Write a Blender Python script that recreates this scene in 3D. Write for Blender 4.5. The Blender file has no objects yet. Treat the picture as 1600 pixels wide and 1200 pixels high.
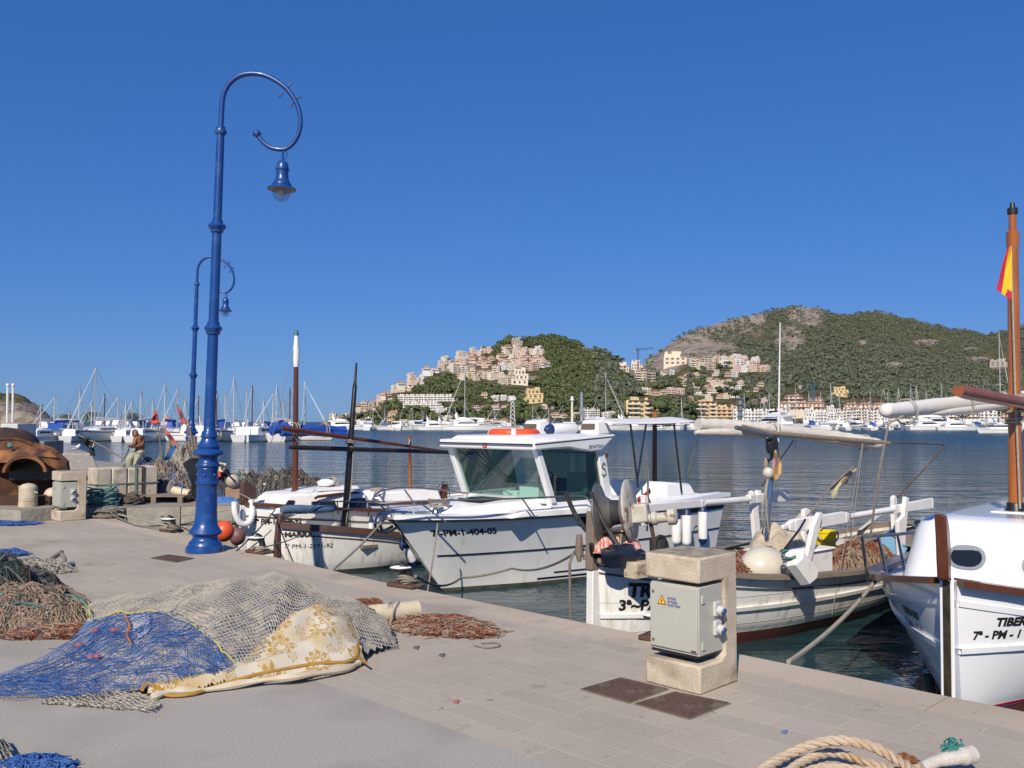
import bpy, math, random
import numpy as np
from mathutils import Vector, Matrix, noise
V = Vector
sc = bpy.context.scene
COL = sc.collection
rad = math.radians
random.seed(7)
rng = np.random.default_rng(11)

# ------------------------------------------------------------------ camera model
F, YH, CH = 1440.0, 659.0, 1.7
TH = math.atan((YH - 600) / F)
CAM = V((0, 0, CH))
def ray(x, y):
    cx, cy = (x - 800) / F, (600 - y) / F
    return V((cx, math.cos(TH) - cy * math.sin(TH), math.sin(TH) + cy * math.cos(TH)))
def AT(x, y, Y):
    d = ray(x, y); return CAM + d * (Y / d.y)
def G(x, y, z=0.0):
    d = ray(x, y); return CAM + d * ((z - CH) / d.z)
def PROJ(p):
    r = V(p) - CAM
    d = r.y * math.cos(TH) + r.z * math.sin(TH)
    h = -r.y * math.sin(TH) + r.z * math.cos(TH)
    return 800 + F * r.x / d, 600 - F * h / d
S2 = math.sqrt(.5)
def UV(u, v, z=0.0): return V(((v - u) * S2, (u + v) * S2, z))
def inpoly(x, y, P):
    c = False; n = len(P); j = n - 1
    for i in range(n):
        xi, yi = P[i]; xj, yj = P[j]
        if (yi > y) != (yj > y) and x < (xj - xi) * (y - yi) / (yj - yi) + xi: c = not c
        j = i
    return c
WZ = -0.8          # water level below the quay

# ------------------------------------------------------------------ objects
def thing(name, label, cat, loc=(0, 0, 0), rz=0, group=None):
    o = bpy.data.objects.new(name, None); COL.objects.link(o)
    o.location = loc; o.rotation_euler = (0, 0, rz); o.empty_display_size = .1
    o['label'] = label; o['category'] = cat
    if group: o['group'] = group
    return o
def tag(o, label, cat, group=None):
    o['label'] = label; o['category'] = cat
    if group: o['group'] = group
    return o
def struct(o, kind='structure'):
    o['kind'] = kind; return o
def dup(o, parent=None, loc=None, rz=None, label=None, group=None, scale=None):
    c = o.copy(); COL.objects.link(c); c.parent = parent
    if loc is not None: c.location = loc
    if rz is not None: c.rotation_euler = (0, 0, rz)
    if label: c['label'] = label
    if group: c['group'] = group
    if scale is not None: c.scale = scale
    for ch in o.children: dup(ch, c)
    return c
def root_of(p):
    while p.parent: p = p.parent
    return p

class MB:
    def __init__(s): s.v = []; s.f = []; s.m = []; s.cm = 0
    def add(s, vs, fs):
        b = len(s.v); s.v.extend([tuple(p) for p in vs])
        s.f.extend([tuple(b + i for i in q) for q in fs]); s.m.extend([s.cm] * len(fs)); return s
    def box(s, c, d, rz=0, M=None):
        x, y, z = d[0] / 2, d[1] / 2, d[2] / 2
        R = M or Matrix.Rotation(rz, 3, 'Z'); c = V(c)
        vs = [c + R @ V((sx * x, sy * y, sz * z)) for sz in (-1, 1) for sx, sy in ((-1, -1), (1, -1), (1, 1), (-1, 1))]
        return s.add(vs, [(3, 2, 1, 0), (4, 5, 6, 7), (0, 1, 5, 4), (1, 2, 6, 5), (2, 3, 7, 6), (3, 0, 4, 7)])
    def hexa(s, lo, hi):       # two rings of equal length -> closed solid
        n = len(lo); vs = list(lo) + list(hi)
        fs = [tuple(range(n - 1, -1, -1)), tuple(range(n, 2 * n))] + [(i, (i + 1) % n, n + (i + 1) % n, n + i) for i in range(n)]
        return s.add(vs, fs)
    def ext(s, poly, vec):
        vec = V(vec); poly = [V(p) for p in poly]
        return s.hexa(poly, [p + vec for p in poly])
    def prism(s, poly, z0, z1):
        return s.hexa([V((p[0], p[1], z0)) for p in poly], [V((p[0], p[1], z1)) for p in poly])
    def tube(s, pts, r, n=8, caps=True, closed=False, flat=1.0):
        pts = [V(p) for p in pts]; N = len(pts)
        rs = r if isinstance(r, (list, tuple)) else [r] * N
        tg = []
        for i in range(N):
            a = pts[i - 1] if (i > 0 or closed) else pts[i]; b = pts[(i + 1) % N] if (i < N - 1 or closed) else pts[i]
            t = b - a; tg.append(t.normalized() if t.length > 1e-9 else V((0, 0, 1)))
        up = V((0, 0, 1)) if abs(tg[0].z) < .95 else V((1, 0, 0))
        nrm = (up - tg[0] * up.dot(tg[0])).normalized(); vs = []; fs = []
        for i in range(N):
            nrm = nrm - tg[i] * nrm.dot(tg[i])
            nrm = nrm.normalized() if nrm.length > 1e-6 else tg[i].orthogonal().normalized()
            bn = tg[i].cross(nrm)
            for k in range(n):
                a = 2 * math.pi * k / n
                vs.append(pts[i] + (nrm * math.cos(a) * flat + bn * math.sin(a)) * rs[i])
        for i in range(N if closed else N - 1):
            j = (i + 1) % N
            for k in range(n):
                l = (k + 1) % n; fs.append((i * n + k, i * n + l, j * n + l, j * n + k))
        if caps and not closed:
            fs.append(tuple(range(n - 1, -1, -1))); fs.append(tuple((N - 1) * n + k for k in range(n)))
        return s.add(vs, fs)
    def lathe(s, prof, c=(0, 0, 0), n=24, M=None):
        c = V(c); vs = []; fs = []
        for r, z in prof:
            for k in range(n):
                a = 2 * math.pi * k / n; p = V((r * math.cos(a), r * math.sin(a), z))
                vs.append(c + (M @ p if M else p))
        for i in range(len(prof) - 1):
            for k in range(n):
                l = (k + 1) % n; fs.append((i * n + k, i * n + l, (i + 1) * n + l, (i + 1) * n + k))
        fs.append(tuple(range(n - 1, -1, -1))); fs.append(tuple((len(prof) - 1) * n + k for k in range(n)))
        return s.add(vs, fs)
    def ball(s, c, r, n=14, m=9, M=None, jit=0):
        if not isinstance(r, (tuple, list)): r = (r, r, r)
        c = V(c); vs = []; fs = []
        for i in range(m + 1):
            t = math.pi * i / m
            for k in range(n):
                a = 2 * math.pi * k / n
                p = V((r[0] * math.sin(t) * math.cos(a), r[1] * math.sin(t) * math.sin(a), r[2] * math.cos(t)))
                if jit: p *= 1 + jit * noise.noise(p * (2.2 / max(r)) + c)
                vs.append(c + (M @ p if M else p))
        for i in range(m):
            for k in range(n):
                l = (k + 1) % n; fs.append((i * n + k, (i + 1) * n + k, (i + 1) * n + l, i * n + l))
        return s.add(vs, fs)
    def grid(s, P, closed=False):
        a, b = len(P), len(P[0]); vs = [p for row in P for p in row]; fs = []
        for i in range(a - 1):
            for j in range(b if closed else b - 1):
                k = (j + 1) % b; fs.append((i * b + j, i * b + k, (i + 1) * b + k, (i + 1) * b + j))
        return s.add(vs, fs)
    def strand(s, p, q, r):
        p = V(p); q = V(q); d = q - p
        if d.length < 1e-6: return s
        a = d.orthogonal().normalized() * r; b = d.normalized().cross(a)
        o = [a, a * -.5 + b * .866, a * -.5 - b * .866]
        return s.add([p + x for x in o] + [q + x for x in o], [(0, 1, 4, 3), (1, 2, 5, 4), (2, 0, 3, 5)])
    def sweep(s, path, prof, closed=False):    # prof: (lateral, up) loop
        path = [V(p) for p in path]; N = len(path); n = len(prof); vs = []; fs = []
        for i in range(N):
            t = path[min(i + 1, N - 1)] - path[max(i - 1, 0)]; t.z = 0
            t = t.normalized() if t.length > 1e-9 else V((1, 0, 0))
            lat = V((t.y, -t.x, 0))
            for a, b in prof: vs.append(path[i] + lat * a + V((0, 0, b)))
        for i in range(N - 1):
            for k in range(n):
                l = (k + 1) % n; fs.append((i * n + k, i * n + l, (i + 1) * n + l, (i + 1) * n + k))
        fs.append(tuple(range(n - 1, -1, -1))); fs.append(tuple((N - 1) * n + k for k in range(n)))
        return s.add(vs, fs)
    def build(s, name, mats, parent=None, world=True, bevel=0, angle=40, solid=0, sub=0, flat=False, label=None):
        me = bpy.data.meshes.new(name)
        off = V(root_of(parent).location) if (parent and world) else V((0, 0, 0))
        vs = s.v
        if off.length > 0: vs = [(p[0] - off.x, p[1] - off.y, p[2] - off.z) for p in vs]
        me.from_pydata(vs, [], s.f); me.validate()
        if not isinstance(mats, (list, tuple)): mats = [mats]
        for m in mats: me.materials.append(m)
        if len(mats) > 1 and len(me.polygons) == len(s.m): me.polygons.foreach_set('material_index', s.m)
        if not flat:
            me.shade_smooth(); me.set_sharp_from_angle(angle=rad(angle))
        o = bpy.data.objects.new(name, me); COL.objects.link(o)
        if parent: o.parent = parent
        if solid:
            m = o.modifiers.new('s', 'SOLIDIFY'); m.thickness = solid; m.offset = 0
        if bevel:
            m = o.modifiers.new('b', 'BEVEL'); m.width = bevel; m.segments = 2; m.limit_method = 'ANGLE'; m.angle_limit = rad(40)
        if sub:
            m = o.modifiers.new('u', 'SUBSURF'); m.levels = sub; m.render_levels = sub
        if label: o['label'] = label
        return o
def one(name, fn, mats, parent=None, **k):
    b = MB(); fn(b); return b.build(name, mats, parent, **k)

def tab(pts):
    xs = [p[0] for p in pts]; ys = [p[1] for p in pts]; n = len(xs); d = []
    for i in range(n):
        if i == 0: d.append((ys[1] - ys[0]) / (xs[1] - xs[0]))
        elif i == n - 1: d.append((ys[-1] - ys[-2]) / (xs[-1] - xs[-2]))
        else:
            a = (ys[i] - ys[i - 1]) / (xs[i] - xs[i - 1]); b = (ys[i + 1] - ys[i]) / (xs[i + 1] - xs[i])
            d.append(0 if a * b <= 0 else 2 * a * b / (a + b))
    def f(x):
        if x <= xs[0]: return ys[0]
        if x >= xs[-1]: return ys[-1]
        i = 0
        while x > xs[i + 1]: i += 1
        h = xs[i + 1] - xs[i]; t = (x - xs[i]) / h
        return (1 + 2 * t) * (1 - t) ** 2 * ys[i] + t * (1 - t) ** 2 * h * d[i] + t * t * (3 - 2 * t) * ys[i + 1] + t * t * (t - 1) * h * d[i + 1]
    return f
def smooth_path(pts, n=6):
    pts = [V(p) for p in pts]; out = []
    for i in range(len(pts) - 1):
        p0 = pts[max(i - 1, 0)]; p1 = pts[i]; p2 = pts[i + 1]; p3 = pts[min(i + 2, len(pts) - 1)]
        for k in range(n):
            t = k / n
            out.append(.5 * ((2 * p1) + (p2 - p0) * t + (2 * p0 - 5 * p1 + 4 * p2 - p3) * t * t + (3 * p1 - p0 - 3 * p2 + p3) * t ** 3))
    out.append(pts[-1]); return out
def cat(a, b, sag=.1, n=14):
    a = V(a); b = V(b)
    return [a.lerp(b, i / n) - V((0, 0, sag * 4 * (i / n) * (1 - i / n))) for i in range(n + 1)]

# ------------------------------------------------------------------ materials
def rgba(c): return (c[0], c[1], c[2], 1)
MATS = {}
def mat(name, c1, c2=None, rough=.6, metal=0, ns=4, bump=0, bs=40, coat=0, st=(.35, .65), spec=.5, c3=None, s3=1.2, t3=(.55, .7), detail=5, streak=None):
    if name in MATS: return MATS[name]
    m = bpy.data.materials.new(name); m.use_nodes = True; MATS[name] = m
    N = m.node_tree.nodes; L = m.node_tree.links; b = N['Principled BSDF']
    b.inputs['Base Color'].default_value = rgba(c1); b.inputs['Roughness'].default_value = rough
    b.inputs['Metallic'].default_value = metal; b.inputs['Specular IOR Level'].default_value = spec
    if coat: b.inputs['Coat Weight'].default_value = coat; b.inputs['Coat Roughness'].default_value = .08
    tc = N.new('ShaderNodeTexCoord'); vec = tc.outputs['Object']
    if streak:
        mp = N.new('ShaderNodeMapping'); mp.inputs['Scale'].default_value = streak
        L.new(vec, mp.inputs['Vector']); vec = mp.outputs['Vector']
    if c2:
        n = N.new('ShaderNodeTexNoise'); n.inputs['Scale'].default_value = ns; n.inputs['Detail'].default_value = detail
        n.inputs['Roughness'].default_value = .65
        L.new(vec, n.inputs['Vector'])
        r = N.new('ShaderNodeValToRGB'); r.color_ramp.elements[0].position = st[0]; r.color_ramp.elements[1].position = st[1]
        r.color_ramp.elements[0].color = rgba(c1); r.color_ramp.elements[1].color = rgba(c2)
        L.new(n.outputs['Fac'], r.inputs['Fac']); out = r.outputs['Color']
        if c3:
            n2 = N.new('ShaderNodeTexNoise'); n2.inputs['Scale'].default_value = s3; n2.inputs['Detail'].default_value = 6
            L.new(vec, n2.inputs['Vector'])
            mr = N.new('ShaderNodeMapRange'); mr.inputs[1].default_value = t3[0]; mr.inputs[2].default_value = t3[1]
            L.new(n2.outputs['Fac'], mr.inputs[0])
            mx = N.new('ShaderNodeMix'); mx.data_type = 'RGBA'; L.new(mr.outputs[0], mx.inputs[0])
            L.new(out, mx.inputs[6]); mx.inputs[7].default_value = rgba(c3); out = mx.outputs[2]
        L.new(out, b.inputs['Base Color'])
    if bump:
        n = N.new('ShaderNodeTexNoise'); n.inputs['Scale'].default_value = bs; n.inputs['Detail'].default_value = 4
        L.new(vec, n.inputs['Vector'])
        bp = N.new('ShaderNodeBump'); bp.inputs['Strength'].default_value = bump; bp.inputs['Distance'].default_value = .02
        L.new(n.outputs['Fac'], bp.inputs['Height']); L.new(bp.outputs['Normal'], b.inputs['Normal'])
    return m
def glassmat(name, tint, rough=.02, refl=1.5):
    m = bpy.data.materials.new(name); m.use_nodes = True; N = m.node_tree.nodes; L = m.node_tree.links
    N.remove(N['Principled BSDF']); o = N['Material Output']
    t = N.new('ShaderNodeBsdfTransparent'); t.inputs[0].default_value = rgba(tint)
    g = N.new('ShaderNodeBsdfGlossy'); g.inputs['Roughness'].default_value = rough
    mx = N.new('ShaderNodeMixShader'); mx.inputs[0].default_value = .09; L.new(t.outputs[0], mx.inputs[1]); L.new(g.outputs[0], mx.inputs[2])
    L.new(mx.outputs[0], o.inputs[0]); return m

white = mat('white_gelcoat', (.86, .86, .85), (.81, .81, .80), rough=.22, ns=1.3, coat=.3, c3=(.70, .69, .65), s3=2.5, t3=(.6, .8))
white_old = mat('old_white_paint', (.83, .82, .79), (.76, .74, .70), rough=.42, ns=3, bump=.08, bs=25, c3=(.55, .50, .42), s3=4, t3=(.6, .75))
white_matte = mat('white_canvas', (.74, .74, .74), (.66, .66, .66), rough=.8, ns=6, bump=.2, bs=18)
lampblue = mat('blue_enamel', (.009, .060, .25), (.008, .050, .21), rough=.34, ns=3, coat=.15, bump=.04, bs=40, c3=(.035, .10, .26), s3=7, t3=(.56, .75))
blackp = mat('black_paint', (.012, .012, .013), (.025, .024, .022), rough=.4, ns=8)
rubber = mat('black_rubber', (.02, .02, .02), (.035, .035, .034), rough=.7, ns=8)
steel = mat('stainless_steel', (.62, .63, .64), (.5, .5, .5), rough=.18, metal=1, ns=6)
dullsteel = mat('dull_steel', (.35, .35, .35), (.25, .24, .23), rough=.45, metal=.8, ns=10)
brown = mat('brown_varnish', (.085, .026, .014), (.13, .042, .02), rough=.3, ns=6, coat=.25, streak=(.4, 6, 6))
brownpaint = mat('brown_paint', (.085, .045, .038), (.11, .06, .05), rough=.5, ns=5)
mastwood = mat('orange_varnish', (.40, .13, .02), (.30, .085, .012), rough=.25, ns=5, coat=.5, streak=(5, 5, .6))
greywood = mat('grey_wood', (.26, .21, .16), (.17, .13, .10), rough=.8, ns=7, bump=.25, bs=30, streak=(1, 8, 8))
redboot = mat('red_antifouling', (.16, .03, .025), (.10, .04, .03), rough=.6, ns=4, c3=(.06, .06, .04), s3=5)
darkboot = mat('fouled_bottom', (.045, .045, .03), (.12, .11, .08), rough=.7, ns=5)
navy = mat('navy_stripe', (.008, .012, .03), rough=.3)
navyfab = mat('navy_fender_end', (.012, .03, .11), rough=.45)
limestone = mat('weathered_limestone', (.59, .51, .385), (.46, .39, .29), rough=.9, ns=7, bump=.45, bs=80, c3=(.30, .24, .16), s3=4, t3=(.56, .75))
hullpaint = mat('hull_paint', (.83, .82, .79), (.78, .77, .73), rough=.4, ns=2, bump=.06, bs=18, c3=(.52, .45, .35), s3=2.8, t3=(.54, .72), streak=(4, 4, .55))
hullgel = mat('hull_gelcoat', (.86, .86, .85), (.81, .81, .80), rough=.2, ns=1.3, coat=.3, c3=(.70, .67, .60), s3=2.0, t3=(.6, .78), streak=(3.5, 3.5, .5))
sandstone = mat('pale_sandstone', (.56, .50, .40), (.44, .38, .29), rough=.9, ns=8, bump=.5, bs=45, c3=(.30, .25, .18), s3=4, t3=(.58, .75))
boxgrey = mat('grey_cabinet', (.44, .445, .385), (.41, .415, .36), rough=.42, ns=3)
ironrust = mat('rusty_iron', (.12, .055, .03), (.07, .04, .03), rough=.8, ns=14, bump=.4, bs=60, c3=(.15, .12, .10), s3=9)
rust = mat('rust', (.10, .038, .018), (.045, .022, .016), rough=.8, ns=3.5, bump=.4, bs=30, c3=(.34, .14, .05), s3=2.2, t3=(.46, .68))
orange = mat('orange_plastic', (.80, .09, .015), (.70, .10, .03), rough=.4, ns=5)
yellow = mat('yellow_plastic', (.75, .58, .01), rough=.35)
cream = mat('cream_plastic', (.62, .55, .40), (.54, .46, .32), rough=.5, ns=6)
creambuoy = mat('cream_buoy', (.66, .63, .52), (.58, .53, .42), rough=.3, ns=3, coat=.2)
rope_w = mat('pale_rope', (.42, .38, .31), (.32, .27, .21), rough=.9, ns=30, bump=.6, bs=120)
rope_g = mat('grey_rope', (.22, .20, .16), (.15, .13, .11), rough=.9, ns=25)
rope_t = mat('teal_rope', (.07, .17, .17), (.12, .22, .21), rough=.9, ns=20)
rope_b = mat('blue_rope', (.03, .12, .32), (.06, .18, .36), rough=.8, ns=20)
net_tan = mat('tan_net', (.36, .29, .21), (.27, .19, .13), rough=.95, ns=9)
net_pink = mat('pinkish_net', (.38, .26, .20), (.30, .23, .17), rough=.95, ns=9)
net_red = mat('red_brown_net', (.28, .085, .04), (.20, .07, .04), rough=.95, ns=9)
net_beige = mat('beige_net', (.44, .405, .345), (.34, .31, .26), rough=.95, ns=25)
net_blue = mat('blue_net', (.022, .095, .35), (.06, .16, .42), rough=.8, ns=9)
net_dark = mat('dark_net', (.05, .05, .05), (.10, .085, .07), rough=.95, ns=9)
net_green = mat('green_net', (.035, .07, .062), (.08, .12, .11), rough=.95, ns=9)
net_grey = mat('grey_net', (.20, .19, .20), (.13, .11, .13), rough=.95, ns=9)
bluetarp = mat('blue_canvas', (.012, .06, .33), (.02, .09, .42), rough=.6, ns=6, bump=.2, bs=20)
bluegrey = mat('blue_grey_canvas', (.07, .13, .22), (.10, .17, .27), rough=.8, ns=5, bump=.2, bs=20)
blackplastic = mat('black_sheet', (.015, .015, .016), (.03, .03, .03), rough=.35, ns=4, bump=.2, bs=12)
redflag = mat('red_flag', (.55, .05, .03), (.45, .07, .06), rough=.8, ns=6)
pinkflag = mat('faded_red_flag', (.40, .10, .09), (.34, .08, .08), rough=.8, ns=6)
text_black = mat('black_lettering', (.012, .012, .014), rough=.5)
glass_dark = mat('dark_window', (.012, .016, .018), rough=.08, spec=.6)
skin = mat('tanned_skin', (.20, .085, .045), (.24, .10, .055), rough=.5, ns=9)
hair = mat('black_hair', (.012, .010, .009), rough=.6)
# ------------------------------------------------------------------ camera, sky, sun
cam = bpy.data.cameras.new('camera'); cam.sensor_width = 36; cam.lens = 36 * F / 1600; cam.clip_end = 20000; cam.clip_start = .05
co = bpy.data.objects.new('camera', cam); COL.objects.link(co); co.location = CAM
co.rotation_euler = (math.pi / 2 + TH, 0, 0); sc.camera = co
SAZ, SEL = rad(195), rad(38)
sv = V((math.sin(SAZ) * math.cos(SEL), math.cos(SAZ) * math.cos(SEL), math.sin(SEL)))
w = bpy.data.worlds.new('World'); sc.world = w; w.use_nodes = True
N = w.node_tree.nodes; L = w.node_tree.links
sky = N.new('ShaderNodeTexSky'); sky.sky_type = 'NISHITA'; sky.sun_disc = False
sky.sun_elevation = SEL; sky.sun_rotation = SAZ; sky.air_density = 1.0; sky.dust_density = .1; sky.ozone_density = 5.0; sky.altitude = 0
hs = N.new('ShaderNodeHueSaturation'); hs.inputs['Saturation'].default_value = 1.25; hs.inputs['Value'].default_value = 1.0
L.new(sky.outputs[0], hs.inputs['Color']); tn = N.new('ShaderNodeMix'); tn.data_type = 'RGBA'; tn.blend_type = 'MULTIPLY'; tn.inputs[0].default_value = 1; tn.inputs[7].default_value = (.88, 1.29, 2.12, 1); gm = N.new('ShaderNodeGamma'); gm.inputs[1].default_value = .53; t0 = N.new('ShaderNodeMix'); t0.data_type = 'RGBA'; t0.blend_type = 'MULTIPLY'; t0.inputs[0].default_value = 1; t0.inputs[7].default_value = (.72, .93, 1.22, 1); L.new(hs.outputs[0], t0.inputs[6]); L.new(t0.outputs[2], gm.inputs[0]); L.new(gm.outputs[0], tn.inputs[6]); L.new(tn.outputs[2], N['Background'].inputs['Color'])
N['Background'].inputs['Strength'].default_value = .092
sl = bpy.data.lights.new('sun', 'SUN'); sl.energy = 5.0; sl.angle = rad(.53); sl.color = (1, .90, .75)
so = bpy.data.objects.new('sun', sl); COL.objects.link(so); so.rotation_euler = sv.to_track_quat('Z', 'Y').to_euler(); so.location = (0, 0, 30)
sc.view_settings.view_transform = 'Standard'; sc.view_settings.look = 'None'; sc.view_settings.exposure = 0
sc.cycles.max_bounces = 8; sc.cycles.transparent_max_bounces = 16
sc.cycles.use_denoising = True

# ------------------------------------------------------------------ water
def water_mat():
    m = bpy.data.materials.new('harbour_water'); m.use_nodes = True; N = m.node_tree.nodes; L = m.node_tree.links
    b = N['Principled BSDF']; b.inputs['Base Color'].default_value = (.016, .043, .052, 1); b.inputs['Roughness'].default_value = .045
    b.inputs['IOR'].default_value = 1.33; b.inputs['Specular Tint'].default_value = (.80, .88, .95, 1)
    tc = N.new('ShaderNodeTexCoord'); h = None
    big = N.new('ShaderNodeTexNoise'); big.inputs['Scale'].default_value = .035; big.inputs['Detail'].default_value = 2
    mpb = N.new('ShaderNodeMapping'); mpb.inputs['Scale'].default_value = (.35, 1, 1)
    L.new(tc.outputs['Object'], mpb.inputs['Vector']); L.new(mpb.outputs['Vector'], big.inputs['Vector'])
    mrb = N.new('ShaderNodeMapRange'); mrb.inputs[1].default_value = .4; mrb.inputs[2].default_value = .62
    mrb.inputs[3].default_value = .65; mrb.inputs[4].default_value = 1.0; L.new(big.outputs['Fac'], mrb.inputs[0])
    # the water by the quay lies in its lee and is calmer than the open basin
    sx = N.new('ShaderNodeSeparateXYZ'); L.new(tc.outputs['Object'], sx.inputs[0])
    ad = N.new('ShaderNodeMath'); ad.operation = 'ADD'; L.new(sx.outputs[0], ad.inputs[0]); L.new(sx.outputs[1], ad.inputs[1])
    lee = N.new('ShaderNodeMapRange'); lee.inputs[1].default_value = 12.5; lee.inputs[2].default_value = 24; lee.inputs[3].default_value = .07; lee.inputs[4].default_value = 1
    L.new(ad.outputs[0], lee.inputs[0])
    rg = N.new('ShaderNodeMapRange'); rg.inputs[1].default_value = 16; rg.inputs[2].default_value = 60; rg.inputs[3].default_value = .04; rg.inputs[4].default_value = .11; L.new(ad.outputs[0], rg.inputs[0])
    rh = N.new('ShaderNodeMapRange'); rh.inputs[1].default_value = 60; rh.inputs[2].default_value = 200; rh.inputs[3].default_value = 0; rh.inputs[4].default_value = .15; L.new(ad.outputs[0], rh.inputs[0]); rs_ = N.new('ShaderNodeMath'); L.new(rg.outputs[0], rs_.inputs[0]); L.new(rh.outputs[0], rs_.inputs[1]); L.new(rs_.outputs[0], b.inputs['Roughness'])
    for sc_, amp, st in ((.40, .50, (.40, 1, 1)), (1.5, .30, (.45, 1, 1)), (4.5, .11, (.5, 1, 1)), (11, .03, (.7, 1, 1))):
        mp = N.new('ShaderNodeMapping'); mp.inputs['Scale'].default_value = st; mp.inputs['Rotation'].default_value = (0, 0, rad(8))
        n = N.new('ShaderNodeTexNoise'); n.inputs['Scale'].default_value = sc_; n.inputs['Detail'].default_value = 2; n.inputs['Distortion'].default_value = .4
        L.new(tc.outputs['Object'], mp.inputs['Vector']); L.new(mp.outputs['Vector'], n.inputs['Vector'])
        mu = N.new('ShaderNodeMath'); mu.operation = 'MULTIPLY'; mu.inputs[1].default_value = amp; L.new(n.outputs['Fac'], mu.inputs[0])
        if h is None: h = mu.outputs[0]
        else:
            a = N.new('ShaderNodeMath'); L.new(h, a.inputs[0]); L.new(mu.outputs[0], a.inputs[1]); h = a.outputs[0]
    m1 = N.new('ShaderNodeMath'); m1.operation = 'MULTIPLY'; L.new(mrb.outputs[0], m1.inputs[0]); L.new(lee.outputs[0], m1.inputs[1])
    bp = N.new('ShaderNodeBump'); bp.inputs['Distance'].default_value = 1.5; L.new(m1.outputs[0], bp.inputs['Strength'])
    L.new(h, bp.inputs['Height']); L.new(bp.outputs['Normal'], b.inputs['Normal'])
    return m
o = one('water', lambda b: b.add([(-6000, -40, WZ), (9000, -40, WZ), (9000, 9000, WZ), (-6000, 9000, WZ)], [(0, 1, 2, 3)]), water_mat(), flat=True)
struct(o)

# ------------------------------------------------------------------ quay
EDGE = [(-14, 6.0), (8, 6.0), (11.3, 6.19), (13.4, 6.41), (16.9, 6.62)]
def edge_v(u):
    for (a, b), (c, d) in zip(EDGE, EDGE[1:]):
        if u <= c: return b + (d - b) * (u - a) / (c - a)
    return EDGE[-1][1]
def paver_mat(name, c1, c2, mort, bw, bh, ms, rough=.9, dirt=(.24, .20, .165)):
    m = bpy.data.materials.new(name); m.use_nodes = True; N = m.node_tree.nodes; L = m.node_tree.links; b = N['Principled BSDF']
    b.inputs['Roughness'].default_value = rough; b.inputs['Specular IOR Level'].default_value = .25
    tc = N.new('ShaderNodeTexCoord'); mp = N.new('ShaderNodeMapping'); mp.inputs['Rotation'].default_value = (0, 0, rad(-135))
    L.new(tc.outputs['Object'], mp.inputs['Vector'])
    br = N.new('ShaderNodeTexBrick'); br.inputs['Scale'].default_value = 1; br.inputs['Brick Width'].default_value = bw; br.inputs['Row Height'].default_value = bh
    br.inputs['Mortar Size'].default_value = ms; br.inputs['Mortar Smooth'].default_value = .3; br.inputs['Color1'].default_value = rgba(c1); br.inputs['Color2'].default_value = rgba(c2); br.inputs['Mortar'].default_value = rgba(mort)
    L.new(mp.outputs[0], br.inputs['Vector']); out = br.outputs['Color']
    for s, lo, hi, amt, colr in ((.55, .45, .78, .45, dirt), (2.6, .52, .72, .35, (.44, .40, .33)), (45, .35, .7, .2, (.16, .14, .12)), (9, .62, .7, .4, (.14, .12, .10)), (.8, .575, .65, .36, (.22, .19, .165)), (5.5, .68, .70, .6, (.09, .08, .07)), (1.3, .64, .70, .55, (.19, .16, .13)), (3.7, .69, .72, .5, (.62, .58, .52))):
        n = N.new('ShaderNodeTexNoise'); n.inputs['Scale'].default_value = s; n.inputs['Detail'].default_value = 7; n.inputs['Roughness'].default_value = .62
        L.new(tc.outputs['Object'], n.inputs['Vector'])
        mr = N.new('ShaderNodeMapRange'); mr.inputs[1].default_value = lo; mr.inputs[2].default_value = hi; mr.inputs[4].default_value = amt
        L.new(n.outputs['Fac'], mr.inputs[0]); mx = N.new('ShaderNodeMix'); mx.data_type = 'RGBA'
        L.new(mr.outputs[0], mx.inputs[0]); L.new(out, mx.inputs[6]); mx.inputs[7].default_value = rgba(colr); out = mx.outputs[2]
    L.new(out, b.inputs['Base Color'])
    n = N.new('ShaderNodeTexNoise'); n.inputs['Scale'].default_value = 70; n.inputs['Detail'].default_value = 5; L.new(tc.outputs['Object'], n.inputs['Vector'])
    s = N.new('ShaderNodeMath'); s.operation = 'MULTIPLY_ADD'; L.new(br.outputs['Fac'], s.inputs[0]); s.inputs[1].default_value = -.5; L.new(n.outputs['Fac'], s.inputs[2])
    bp = N.new('ShaderNodeBump'); bp.inputs['Strength'].default_value = .35; bp.inputs['Distance'].default_value = .01; L.new(s.outputs[0], bp.inputs['Height']); L.new(bp.outputs[0], b.inputs['Normal'])
    return m
pave = paver_mat('quay_paving', (.475, .41, .335), (.42, .37, .31), (.53, .455, .36), .60, .225, .0065)
coping = paver_mat('quay_coping', (.56, .47, .365), (.51, .435, .34), (.37, .30, .22), 1.45, .8, .006)
asph = mat('asphalt', (.305, .285, .255), (.44, .408, .362), rough=.95, ns=90, bump=.25, bs=260, c3=(.29, .266, .236), s3=.9, t3=(.45, .72), detail=9, spec=.2, st=(.38, .55))
asph2 = mat('dark_asphalt', (.12, .12, .115), (.15, .145, .135), rough=.95, ns=3, bump=.35, bs=140, detail=9, spec=.2)
rawall = mat('quay_wall_stone', (.36, .34, .30), (.26, .24, .21), rough=.95, ns=4, bush=0) if False else mat('quay_wall_stone', (.38, .36, .32), (.27, .25, .22), rough=.95, ns=4, bump=.7, bs=14, c3=(.10, .09, .06), s3=2, t3=(.55, .7))
def strip(name, f0, f1, m, us, wall=False):
    b = MB(); lo = [UV(u, f0(u), 0) for u in us]; hi = [UV(u, f1(u), 0) for u in us]
    rows = [lo, hi]
    if wall: rows += [[p + V((0, 0, -.35)) for p in hi]]
    b.grid(rows); o = b.build(name, m, flat=True); struct(o); return o
us = [-14, -4, 0, 4, 8, 9.6, 11.3, 12.3, 13.4, 15, 16.9]
strip('quay_asphalt', lambda u: -30, lambda u: 3.42, asph, [-14, 0, 8, 16.9, 26])
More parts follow.
